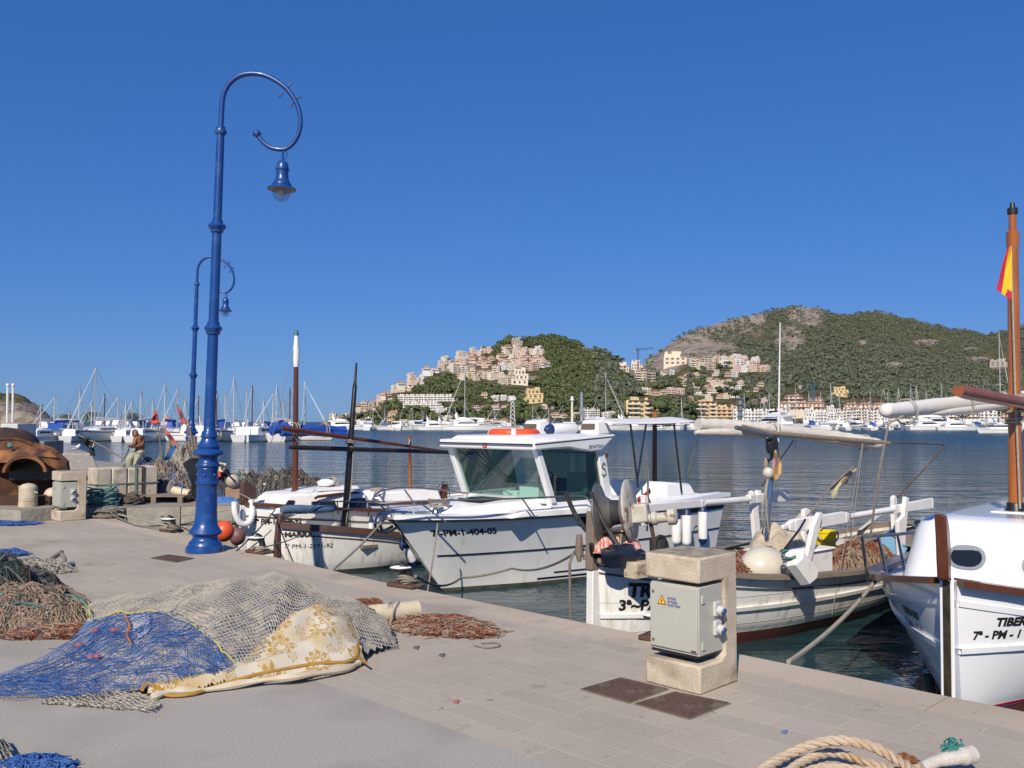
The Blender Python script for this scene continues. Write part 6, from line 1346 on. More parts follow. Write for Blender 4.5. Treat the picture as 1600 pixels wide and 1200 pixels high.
for i in range(13):
    t = i / 12; row = []
    for j in range(13):
        k = j / 12; ax_, ay_ = 1577 - 22 * t - 1.5 * math.sin(t * 5), 382 + 70 * t; bx_, by_ = 1581, 388 + 82 * t
        row.append(G_.P(ax_ + (bx_ - ax_) * k, ay_ + (by_ - ay_) * k, lx=mb.x - .10 + .02 * math.sin(k * 5 + t * 4)))
    rows.append(row)
fb3.grid(rows)
for fi in range(len(fb3.f)):
    i, j = fi // 12, fi % 12; fb3.m[fi] = 0 if (j < 4 or (i > 9 and j > 6 + (11 - i))) else 1
fb3.build('ensign', fm, G_.root, world=False)
G_.part('pulpit_rail', lambda b: b.tube(smooth_path([G_.P(x, y, ly=l) for x, y, l in ((1356, 905, 1.05), (1348, 842, 1.0), (1353, 838, 1.0), (1400, 835, 1.12), (1450, 829, 1.2), (1470, 826, 1.22))], 4), .018, 8), dullsteel)
for a, c in (((1373, 840, 1.05), (1386, 900, 1.0)), ((1402, 835, 1.12), (1413, 890, 1.12))): G_.part('stanchion', lambda b: b.tube([G_.P(a[0], a[1], ly=a[2]), G_.P(c[0], c[1], ly=c[2])], .016, 7), steel)
G_.part('side_wire', lambda b: b.tube([G_.P(1425, 835, ly=.8), G_.P(1500, 806, ly=.7), G_.P(1560, 786, ly=.6)], .012, 6), dullsteel)
G_.part('mooring_cleat', lambda b: (b.tube([G_.P(1378, 896, ly=.95), G_.P(1396, 902, ly=.95)], .018, 7)), steel)
# ------------------------------------------------------------------ mooring lines
def mline(label, pts, r=.011, m=rope_w, sag=.06):
    b = MB(); path = []
    for p, q in zip(pts, pts[1:]): path += cat(p, q, sag * (V(q) - V(p)).length / 3)
    b.tube(path, r, 6); o = b.build('mooring_rope', m); tag(o, label, 'rope'); return o
def ct(x, y): p = G(x, y); p.z = .06; return p
mline('dark mooring rope rising from the quay to the bow of the left cabin boat', [G(368, 862), A.w(A.P(430, 796, ly=-.7))], .012, rope_g, .03)
mline('tan mooring rope from the quay past the bow of the left cabin boat', [G(376, 866), A.w(A.P(424, 828, ly=-.6))], .010, rope_w, .02)
mline('thin pale rope from the second cleat to the bow of the small open boat', [ct(412, 862), M_.w(M_.P(483, 830, ly=-.5))], .009, rope_w, .03)
mline('long pale rope from the quay edge up to the pulpit of the white cabin boat', [G(520, 890), C.w(C.P(602, 810, ly=.05))], .014, rope_w, .04)
mline('grey-brown rope from a cleat along the cabin boat hull to the net boat', [ct(650, 909), C.w(C.P(720, 903, ly=-.75)), C.w(C.P(800, 888, ly=-1.2)), T_.w(T_.P(900, 863, ly=.45)), T_.w(T_.P(912, 858, ly=.3))], .015, rope_g, .10)
mline('slack rope hanging from the net boat bitt straight down to the water', [T_.w(T_.P(916, 858, ly=.35)), T_.w(T_.P(897, 862, ly=.5)), T_.w(T_.P(890, 880, ly=.5)), T_.w(T_.P(892, 985, ly=.5))], .016, rope_g, .0)
mline('pale rope hanging over the bow of the white cabin boat to the water', [C.w(C.P(684, 818, ly=-.72)), C.w(C.P(677, 870, ly=-.7)), C.w(C.P(668, 925, ly=-.62))], .012, rope_w, .0)
mline('thick pale twisted rope from the quay edge to the bow of the nearest boat', [G(1232, 1034), G_.w(G_.P(1372, 902, ly=1.0)), G_.w(G_.P(1380, 893, ly=.95))], .018, rope_w, .06)
mline('thin grey rope along the foot of the old side quay wall', [ct(255, 823), V((-5.6, 16.6, -.05)), V((-4.6, 17.2, -.1))], .012, rope_g, .10)
mline('thin tan rope from the side quay to the stem of the left cabin boat', [V((-6.3, 16.6, .02)), A.w(A.P(368, 795, ly=0))], .009, net_tan, .05)

# ------------------------------------------------------------------ cleats on the quay edge
def cleat_proto(p, label):
    r = thing('mooring_cleat', label, 'mooring cleat', p)
    one('base_plate', lambda b: b.box(p + V((0, 0, .02)), (.36, .2, .04), M=Matrix.Rotation(rad(-35), 3, 'Z')), ironrust, r, bevel=.012)
    one('stem', lambda b: b.tube(smooth_path([p + V((.03, 0, .03)), p + V((.03, 0, .12)), p + V((0, 0, .19)), p + V((-.06, 0, .22))], 5), [.045] * 5 + [.04] * 5 + [.045] * 6, 12), blackp, r)
    one('horn', lambda b: b.ball(p + V((-.05, 0, .185)), (.115, .07, .030), 18, 10), blackp, r)
    one('horn_top', lambda b: b.ball(p + V((-.053, 0, .198)), (.113, .068, .022), 18, 8), white_old, r)
    return r
cl = cleat_proto(G(634, 917), 'black iron mooring cleat with white top, in front of the white cabin boat bow')
for (x, y), lb in (((406, 864), 'black iron mooring cleat with white top, by the stem of the small open boat'), ((268, 831), 'black iron mooring cleat with white top, left of the big blue lamp post'), ((1038, 1001), 'black iron mooring cleat half hidden behind the near stone power pedestal')):
    dup(cl, None, G(x, y), 0, lb)
def knot(p, label, r_=.012, n=5, m=rope_w, R=.085):
    o = one('rope_turns', lambda b: [b.tube([p + V(((R + .02 * math.sin(k * 3 + a)) * math.cos(a + k), (R + .02 * math.cos(k * 2 + a)) * math.sin(a + k), .04 + .022 * k + .02 * math.sin(a * 1.5 + k * 2))) for a in np.arange(0, 6.5, .45)], r_, 6) for k in range(n)], m); tag(o, label, 'rope')
knot(G(637, 917), 'rope turns wound on the cleat in front of the white cabin boat', .013, 4, mat('grubby_rope', (.30, .26, .20), (.2, .17, .13), rough=.9, ns=25))
knot(G(408, 865), 'rope turns wound on the cleat by the small open boat', .010, 3)
knot(G(272, 832), 'rope turns wound on the cleat left of the lamp post', .013, 4, rope_g)

# ------------------------------------------------------------------ street lamps
LP_ = [(.244, 0), (.244, .04), (.236, .075), (.215, .085), (.205, .13), (.18, .15), (.165, .17), (.158, .205), (.165, .22), (.208, .245), (.212, .26), (.195, .29), (.165, .335), (.148, .385), (.138, .5), (.131, .87), (.133, .885), (.151, .905), (.151, .925), (.131, .945), (.13, .96), (.13, 1.085), (.138, 1.095), (.138, 1.105), (.13, 1.115), (.15, 1.13), (.156, 1.145), (.15, 1.165), (.126, 1.19), (.118, 1.22), (.122, 1.245), (.135, 1.26), (.195, 1.29), (.203, 1.31), (.188, 1.335), (.148, 1.36), (.135, 1.372), (.15, 1.39), (.15, 1.405), (.125, 1.43), (.108, 1.47), (.095, 1.495), (.094, 1.505), (.106, 1.52), (.106, 1.535), (.098, 1.555), (.10, 1.575), (.09, 1.59), (.076, 1.61), (.074, 1.7)]
def ring(z, r, w_): return [(r, z - .09), (r + .02, z - .08), (r + .022, z - .05), (w_ * .9, z - .025), (w_, z), (w_ * .85, z + .03), (r + .012, z + .045), (r + .012, z + .08), (r - .003, z + .09)]
SHAFT = LP_ + [(.071, 2.4)] + ring(2.98, .068, .118) + [(.064, 3.3), (.062, 4.2)] + ring(4.36, .060, .118) + [(.056, 4.6), (.052, 5.4), (.050, 5.58)] + [(.05, 5.6), (.072, 5.62), (.08, 5.65), (.072, 5.68), (.055, 5.69), (.055, 5.72), (.036, 5.74)]
SHAFT = sorted(set(SHAFT), key=lambda q: q[1]) if False else SHAFT
def lamp(p, label, sc_=1.0, lean=1.4, ang=0):
    r = thing('street_lamp', label, 'street lamp', p)
    one('base', lambda b: b.lathe(LP_, n=32), lampblue, r, world=False)
    one('shaft', lambda b: b.lathe([q for q in SHAFT if q[1] >= 1.699], n=24), lampblue, r, world=False)
    one('bolt', lambda b: b.ball((.0, -.128, 1.02), .025, 8, 6), lampblue, r, world=False); one('bolt', lambda b: b.ball((-.11, -.066, 1.02), .025, 8, 6), lampblue, r, world=False); one('bolt', lambda b: b.ball((.11, -.066, 1.02), .025, 8, 6), lampblue, r, world=False)
    px = [(343, 199), (343.3, 174), (344.5, 149), (351.6, 131), (364, 118.5), (377.5, 112.6), (393.8, 111.5), (410, 114.5), (427, 122.6), (442.6, 134), (455, 150), (462.7, 166.6), (466, 186), (464, 203), (457, 218), (446.4, 228), (435, 230), (421.5, 227.5), (410, 220), (400.5, 209)]
    K = .00862; fx = lambda x: (x - 343) * K; fz = lambda y: 5.70 + (199 - y) * K * 1.01
    pts = smooth_path([V((fx(x), 0, fz(y))) for x, y in px], 4)
    one('arm', lambda b: b.tube(pts, [.036 - .006 * i / len(pts) for i in range(len(pts))], 12), lampblue, r, world=False)
    fn = one('finial', lambda b: (b.ball((fx(399), 0, fz(206)), .05, 12, 8), [b.ball((fx(399) + .035 * math.cos(a), .035 * math.sin(a) * .8, fz(206) + .03 * math.sin(a)), .026, 8, 6) for a in (0, 1.25, 2.5, 3.8, 5)]), lampblue, r, world=False)
    for x, y, dx, dy in ((443, 134, 4, -6), (438, 140, -5, 4), (457, 148, 6, -1), (454, 152, -3, 8)):
        one('scroll', lambda b: b.tube(smooth_path([V((fx(x), 0, fz(y))), V((fx(x + dx * .8), 0, fz(y + dy * .8))), V((fx(x + dx * 1.4), 0, fz(y + dy))), V((fx(x + dx * 1.2), 0, fz(y + dy * 1.5))), V((fx(x + dx * .8), 0, fz(y + dy * 1.3)))], 4), .013, 6), lampblue, r, world=False)
    lx = fx(440.5)
    one('hanger', lambda b: (b.tube([(lx, 0, fz(229)), (lx, 0, fz(248))], .016, 7), b.tube(smooth_path([(lx + .03, 0, fz(231)), (lx + .055, 0, fz(238)), (lx + .02, 0, fz(247))], 4), .006, 5)), lampblue, r, world=False)
    z = lambda y: fz(y)
    sh = one('lamp_shade', lambda b: b.lathe([(.03, z(247)), (.055, z(249)), (.075, z(253)), (.082, z(258)), (.084, z(260.5)), (.092, z(261)), (.092, z(262.5)), (.082, z(263)), (.080, z(270)), (.088, z(276)), (.105, z(281)), (.125, z(284)), (.128, z(286)), (.125, z(287)), (.185, z(291)), (.192, z(293)), (.186, z(293.5)), (.12, z(289))], (lx, 0, 0), 28), lampblue, r, world=False)
    one('reflector', lambda b: b.lathe([(.183, z(293.2)), (.13, z(289.5)), (.05, z(287))], (lx, 0, 0), 24), mat('lamp_reflector', (.38, .30, .18), (.3, .22, .12), rough=.4), sh, world=False)
    one('lamp_globe', lambda b: b.lathe([(.118, z(292)), (.122, z(297)), (.115, z(303)), (.09, z(308)), (.05, z(311)), (.005, z(312))], (lx, 0, 0), 24), glassmat('lamp_glass', (.80, .82, .84), .08, 1.6), sh, world=False)
    one('bulb', lambda b: b.ball((lx, 0, z(297)), (.05, .05, .055), 12, 8), mat('frosted_bulb', (.6, .55, .5), rough=.5), sh, world=False)
    r.rotation_euler = (0, rad(lean), rad(ang)); r.scale = (sc_, sc_, sc_ * .985)
    return r
lp = G(320, 862); L1 = lamp(lp, 'tall blue street lamp with curled arm, largest, at the quay edge in front')
p2 = AT(296, 742, 25.4); p2.z = SZ
L2 = dup(L1, None, p2, 0, 'smaller looking blue street lamp farther off on the side quay behind the nets'); L2.rotation_euler = (0, rad(1.4), 0); L2.scale = (.97, .97, .945)

# ------------------------------------------------------------------ stone power pedestals
def pedestal(p, label):
    """p: near corner on the ground, local x along +v (right-back), y along +u (left-back)"""
    r = thing('power_pedestal', label, 'power pedestal', p, rad(45)); r.rotation_euler = (0, 0, rad(45)); W_, D_, H_ = .42, .44, .845
    st = one('stone_body', lambda b: b.ext([V((0, 0, 0)), V((D_, 0, 0)), V((D_, 0, H_)), V((0, 0, H_)), V((0, 0, H_ - .16)), V((D_ - .15, 0, H_ - .16)), V((D_ - .15, 0, .20)), V((D_ - .19, 0, .175)), V((0, 0, .175))], (0, W_, 0)), limestone, r, world=False, bevel=.014, angle=30)
    one('weathered_top', lambda b: b.box((D_ / 2, W_ / 2, H_ + .002), (D_ - .03, W_ - .03, .006)), mat('lichen_stone', (.22, .19, .14), (.40, .35, .27), rough=.95, ns=12, st=(.4, .6), bump=.4, bs=60), st, world=False)
    one('rust_stain', lambda b: b.add([V((-.0035, .09, .015)), V((-.0035, .33, .015)), V((-.0035, .30, .10)), V((-.0035, .24, .145)), V((-.0035, .17, .145)), V((-.0035, .11, .10))], [(5, 4, 3, 2, 1, 0)]), mat('stained_stone', (.50, .36, .20), (.40, .27, .14), rough=.9, ns=9, bump=.4, bs=80), st, world=False, flat=True) if False else None
    bx = one('cabinet', lambda b: b.box((.015 + .135, W_ / 2 - .01, .445), (.27, W_ - .05, .43)), boxgrey, r, world=False, bevel=.006)
    one('door', lambda b: b.box((.010, W_ / 2 - .01, .45), (.016, W_ - .06, .40)), boxgrey, bx, world=False, bevel=.004)
    one('base_shadow_gap', lambda b: b.box((.15, W_ / 2, .222), (.25, W_ - .07, .02)), blackp, bx, world=False)
    for z in (.29, .58): one('hinge', lambda b: b.box((.06, .012, z), (.035, .012, .05)), boxgrey, bx, world=False, bevel=.003)
    for z in (.31, .62): one('mount_clip', lambda b: (b.box((.315, .03, z), (.05, .02, .04)), b.box((.315, .018, z), (.02, .01, .02))), mat('grey_clip', (.35, .35, .34), rough=.4), bx, world=False)
    wb_ = mat('socket_plate', (.52, .53, .52), rough=.45); bb = mat('socket_blue', (.02, .07, .22), rough=.4)
    for z in (.385, .505):
        s_ = one('socket', lambda b: b.box((.215, .008, z), (.075, .02, .09)), wb_, bx, world=False, bevel=.004)
        one('socket_collar', lambda b: b.lathe([(.029, 0), (.031, .034), (.026, .038)], (.215, -.002, z - .004), 16, Matrix.Rotation(rad(90 + 18), 3, 'X')), wb_, s_, world=False)
        one('socket_lid', lambda b: b.lathe([(.025, .038), (.021, .047), (.002, .049)], (.215, -.002, z - .004), 16, Matrix.Rotation(rad(90 + 18), 3, 'X')), bb, s_, world=False)
    one('screw', lambda b: b.lathe([(.01, -.003), (.01, .003)], (.001, .355, .60), 8, Matrix.Rotation(math.pi / 2, 3, 'Y')), dullsteel, bx, world=False); one('screw', lambda b: b.lathe([(.01, -.003), (.01, .003)], (.001, .355, .29), 8, Matrix.Rotation(math.pi / 2, 3, 'Y')), dullsteel, bx, world=False)
    X = -.0005; cy, cz = .285, .545
    def tri(s_): return [V((X, cy + s_ * math.sin(a), cz + s_ * math.cos(a))) for a in (0, 2.094, 4.189)]
    sg = one('warning_triangle', lambda b: b.ext(tri(.040), (-.002, 0, 0)), mat('sign_rim', (.30, .04, .015), rough=.5), bx, world=False, flat=True)
    one('warning_field', lambda b: b.ext([p_ + V((-.0022, 0, 0)) for p_ in tri(.031)], (-.001, 0, 0)), mat('sign_yellow', (.75, .50, .02), rough=.5), sg, world=False, flat=True)
    one('lightning_mark', lambda b: b.ext([V((X - .0034, cy + a, cz + c)) for a, c in ((-.001, .017), (.007, .002), (.001, .002), (.004, -.013), (-.008, .004), (-.002, .004))], (-.001, 0, 0)), text_black, sg, world=False, flat=True)
    bt_ = mat('blue_print', (.05, .09, .30), rough=.5)
    for k, s_ in enumerate(('NO TOCAR', 'NO TOQUEU', 'DO NOT TOUCH')):
        lettering(bx, s_, .020, lambda x, y: V((X - .002, cy - .045 - x, cz + .018 - k * .022 + y)), bt_, bold=.0006, sx=.62)
    one('maker_plate', lambda b: b.box((X, .045, .262), (.003, .035, .010)), mat('dark_red_plate', (.12, .03, .03), rough=.5), bx, world=False)
    return r
p0 = G(1094, 1087); PD = pedestal(p0, 'near stone power pedestal with grey cabinet and blue sockets at the right')
p1 = G(93, 815); dup(PD, None, p1, None, 'far stone power pedestal at the left before the rusty machine')
for ch in [c for c in bpy.data.objects if c.parent and c.parent.parent and c.parent.parent.name.startswith('power_pedestal.') and c.name.startswith('lettering')]: bpy.data.objects.remove(ch)

# manhole covers
iron = mat('cast_iron_cover', (.13, .075, .055), (.09, .055, .045), rough=.75, ns=10, bump=.3, bs=120, c3=(.17, .13, .11), s3=7)
def cover(px, label):
    P_ = [G(x, y) for x, y in px]; c = sum(P_, V()) / 4; r = thing('manhole_cover', label, 'manhole cover', c)
    one('frame', lambda b: b.hexa([c + (p - c) * 1.06 + V((0, 0, .001)) for p in P_], [c + (p - c) * 1.06 + V((0, 0, .006)) for p in P_]), mat('cover_frame', (.14, .13, .09), (.2, .18, .13), rough=.9, ns=12), r, flat=True)
    pl = one('plate', lambda b: b.hexa([p + V((0, 0, .006)) for p in P_], [p + V((0, 0, .012)) for p in P_]), iron, r, flat=True)
    def tread(b):
        n = 11
        for i in range(1, n):
            for j in range(1, n):
                u, v = i / n, j / n; q = P_[0].lerp(P_[1], u).lerp(P_[3].lerp(P_[2], u), v); b.box(q + V((0, 0, .0135)), (.024, .011, .005), rz=rad(45 + 90 * ((i + j) % 2)))
    one('tread', tread, iron, pl, flat=True)
cover([(910, 1078), (970, 1061), (1042, 1078), (983, 1099)], 'rusty iron cover nearer the middle, left of the pair by the stone pedestal')
cover([(994, 1101), (1055, 1083), (1138, 1100), (1077, 1124)], 'rusty iron cover right of the pair in front of the stone pedestal')
cover([(236, 873), (263, 867.5), (302, 873), (275, 879)], 'rusty iron cover beside the foot of the tall blue lamp')
# ------------------------------------------------------------------ covered net mound in the foreground
zr = tab([(-3.45, .05), (-3.30, .24), (-3.05, .29), (-2.71, .355), (-2.3, .42), (-1.97, .485), (-1.70, .46), (-1.58, .37), (-1.28, .30), (-1.08, .19), (-.93, .06), (-.85, 0)])
yf = tab([(-3.6, 6.3), (-3.2, 5.85), (-2.9, 5.72), (-2.26, 5.72), (-1.69, 6.05), (-1.08, 6.48), (-.9, 6.9), (-.8, 7.0)])
ex = tab([(-3.4, 2.0), (-2.7, 1.5), (-2.3, 1.05), (-1.5, .85), (-1.0, .9)])
def Hm(x, y):
    r = zr(x); Yf = yf(x); yr_ = 7.1
    if y <= yr_: s = max(0, min(1, (y - Yf) / (yr_ - Yf))); h = r * math.sin(s * math.pi / 2) ** ex(x)
    else: s = max(0, 1 - ((y - yr_) / .75) ** 2); h = r * s ** .6
    k = min(1, h / .12)
    h += k * (.05 * noise.noise(V((x * 2.4, y * 2.4, 5))) + .03 * noise.noise(V((x * 6, y * 3.5, 2))) + .022 * math.sin(x * 9 + y * 4 + 2 * noise.noise(V((x * 2, y * 2, 9)))) * (1 if x > -2.4 else .5))
    return max(h, 0)
BEIGE = [(132, 953), (150, 930), (250, 905), (400, 880), (500, 905), (600, 960), (622, 1008), (596, 1015), (560, 992), (528, 962), (498, 950), (470, 962), (440, 972), (425, 1000), (392, 1040), (362, 1034), (335, 1006), (318, 985), (290, 968), (262, 958), (230, 957), (190, 962), (140, 970)]
BLUE = [(-40, 1080), (0, 1052), (60, 1028), (110, 1000), (135, 968), (190, 958), (262, 954), (300, 968), (340, 1005), (372, 1038), (360, 1052), (300, 1060), (230, 1075), (150, 1085), (70, 1090), (0, 1088)]
BLANKET = [(222, 1078), (262, 1052), (330, 1052), (375, 1030), (420, 990), (452, 960), (500, 940), (540, 955), (562, 990), (568, 1020), (575, 1036), (540, 1046), (470, 1058), (400, 1066), (330, 1074), (240, 1092)]
WHITEN = [(60, 1098), (110, 1078), (200, 1075), (256, 1098), (240, 1110), (190, 1108), (120, 1102)]
def HIT(x, y, eps, hf=None):
    hf = hf or Hm; d = ray(x, y); t = 4.0
    while t < 11:
        p = CAM + d * t
        if p.z <= hf(p.x, p.y) + eps: return p
        t += .008
    return G(x, y, eps)
def lay(poly, step, eps, fold=0.0, fs=5, seed=0):
    """sheet over the mound limited to the outline of the cover"""
    b = MB(); idx = {}
    xs_ = np.arange(-3.9, -.6, step); ys_ = np.arange(5.3, 8.1, step)
    for i, x in enumerate(xs_):
        for j, y in enumerate(ys_):
            z = Hm(x, y) + eps + fold * (noise.noise(V((x * fs, y * fs, seed))) + .6 * noise.noise(V((x * fs * 2.2, y * fs * 2.2, seed))) + .5)
            q = PROJ((x, y, z))
            if inpoly(q[0], q[1], poly): idx[i, j] = len(b.v); b.v.append((x, y, max(z, eps * .6)))
    for (i, j) in list(idx):
        if all(k in idx for k in ((i + 1, j), (i + 1, j + 1), (i, j + 1))): b.f.append((idx[i, j], idx[i + 1, j], idx[i + 1, j + 1], idx[i, j + 1])); b.m.append(0)
    return b
def wirenet(b, poly, step, eps, r, jit=.1, seed=0, fold=0, hf=Hm, box=(-3.9, -.6, 5.3, 8.1), pull=0.0, sy=1.0, arc=False):
    rs = random.Random(seed); pts = {}
    def ypos(x, s):     # walk down the slope from the back so that the meshes keep their size on steep parts
        y = box[3]; z = hf(x, y); acc = 0
        T = arcs.get(round(x, 3))
        if T is None:
            T = [(0, y)]
            while y > box[2]:
                y -= .01; z2 = hf(x, y); acc += math.hypot(.01, z2 - z); z = z2; T.append((acc, y))
            arcs[round(x, 3)] = T
        i = min(int(s / T[-1][0] * (len(T) - 1)), len(T) - 2)
        while i > 0 and T[i][0] > s: i -= 1
        while i < len(T) - 2 and T[i + 1][0] < s: i += 1
        return T[i][1] + (T[i + 1][1] - T[i][1]) * min(1.2, (s - T[i][0]) / max(1e-6, T[i + 1][0] - T[i][0]))
    arcs = {}
    nx = int((box[1] - box[0]) / step); ny = int((box[3] - box[2]) * (1.35 if arc else 1) / (step * sy))
    for i in range(nx):
        for j in range(ny):
            if (i + j) % 2: continue
            x0 = box[0] + i * step; y = (ypos(x0, j * step * sy) if arc else box[2] + j * step * sy) + rs.uniform(-jit, jit) * step; x = x0 + rs.uniform(-jit, jit) * step
            x += pull * noise.noise(V((x * 1.7, y * 1.7, seed + 4))); y += pull * noise.noise(V((x * 1.7, y * 1.7, seed + 11)))
            z = max(hf(x, y), 0) + eps + fold * (noise.noise(V((x * 6, y * 6, seed))) + .4) + rs.uniform(-.2, .2) * r
            q = PROJ((x, y, z))
            if inpoly(q[0], q[1], poly): pts[i, j] = V((x, y, z))
    for (i, j), p in pts.items():
        for d in ((1, 1), (-1, 1)):
            q = pts.get((i + d[0], j + d[1]))
            if q and (q - p).length < step * 4: b.strand(p, q, r)
mound = thing('covered_net_pile', 'big net pile under beige netting, blue netting and a flowered blanket in the foreground', 'net pile', (-2.1, 6.7, 0))
core = mat('net_core', (.24, .22, .19), (.07, .12, .22), rough=.95, ns=9, c3=(.44, .40, .33), s3=11, t3=(.45, .6), bump=.8, bs=60, st=(.4, .62))
b = lay([(-30, 1086), (0, 1062), (105, 1010), (134, 966), (142, 942), (250, 905), (400, 880), (500, 905), (600, 960), (625, 1005), (560, 1030), (400, 1062), (230, 1082), (60, 1092)], .035, .004); b.build('net_body', core, mound)
b = MB(); wirenet(b, BEIGE, .0185, .026, .0034, .16, 1, .014, pull=.04, sy=1.1, arc=True); b.build('beige_net', net_beige, mound, flat=True)
b = MB(); wirenet(b, BLUE, .0155, .030, .0012, .35, 3, .03, pull=.16, sy=1.2, arc=True); b.build('blue_net', net_blue, mound, flat=True)
b = MB(); wirenet(b, BLUE, .045, .046, .0014, .45, 4, .04, pull=.22); b.build('blue_net', net_blue, mound, flat=True)
rs = random.Random(4); b = MB()
for k in range(64):       # gathered blue folds
    x, y = rs.choice(((0, 1070), (40, 1055), (100, 1025), (200, 1010), (260, 985), (240, 1050), (90, 1068), (330, 1030))); p = HIT(x + rs.uniform(-30, 30), y + rs.uniform(-12, 12), .03); hd = rs.uniform(-.7, .9); pts = []
    for s in range(12):
        pts.append(V((p.x, p.y, Hm(p.x, p.y) + .035 + .02 * rs.random()))); hd += rs.uniform(-.35, .35); p = p + V((math.cos(hd), math.sin(hd), 0)) * .055
    for a, c in zip(pts, pts[1:]):
        q = PROJ(c)
        if inpoly(q[0], q[1], BLUE): b.strand(a, c, .0028)
b.build('blue_strands', net_blue, mound, flat=True)
b = MB(); wirenet(b, WHITEN, .022, .006, .0042, .35, 6, .012, hf=lambda x, y: Hm(x, y) * .3, pull=.06, box=(-3.6, -1.9, 5.2, 6.3)); wirenet(b, WHITEN, .022, .014, .0042, .4, 7, .014, hf=lambda x, y: Hm(x, y) * .3, pull=.1, box=(-3.6, -1.9, 5.2, 6.3)); b.build('pale_net_fringe', net_beige, mound, flat=True)
def edge_rope(name, px, m, r, eps, n=6, wob=.0):
    P = [];
    for x, y in px:
        P.append(HIT(x, y, eps))
    P = smooth_path(P, n); P = [V((p.x + wob * noise.noise(p * 9), p.y, max(Hm(p.x, p.y) + eps, p.z) + wob * noise.noise(p * 13))) for p in P]
    return one(name, lambda b: b.tube(P, r, 6), m, mound)
yel = mat('yellow_twine', (.50, .46, .10), (.36, .36, .14), rough=.9, ns=20)
edge_rope('edge_twine', [(122, 950), (140, 952), (143, 968), (165, 964), (200, 959), (240, 955), (258, 958)], yel, .006, .035, 6, .02)
edge_rope('edge_twine', [(258, 958), (290, 970), (310, 986), (330, 1000), (352, 1024), (372, 1040)], yel, .006, .035, 6, .03)
edge_rope('orange_rope', [(196, 962), (202, 975), (198, 990), (205, 1005)], mat('orange_net_rope', (.5, .16, .05), (.4, .12, .05), rough=.9, ns=20), .007, .05, 5, .02)
for (x, y) in ((150, 986), (124, 1008), (178, 985), (142, 1028), (152, 1026)):
    p = HIT(x, y, .04); one('net_float', lambda b: b.ball(p, (.028, .022, .022), 10, 6, None, .3), mat('faded_pink_float', (.30, .10, .12), (.2, .07, .09), rough=.8), mound)
p = G(206, 975, .2); one('white_panel', lambda b: lay([(196, 962), (236, 957), (232, 985), (215, 1000), (205, 990)], .02, .024).v and None, net_beige) if False else None
b = lay([(194, 962), (238, 957), (236, 985), (215, 1002), (203, 990)], .02, .022); b.build('white_sack', mat('white_sack', (.62, .60, .54), (.5, .48, .42), rough=.9, ns=9), mound)
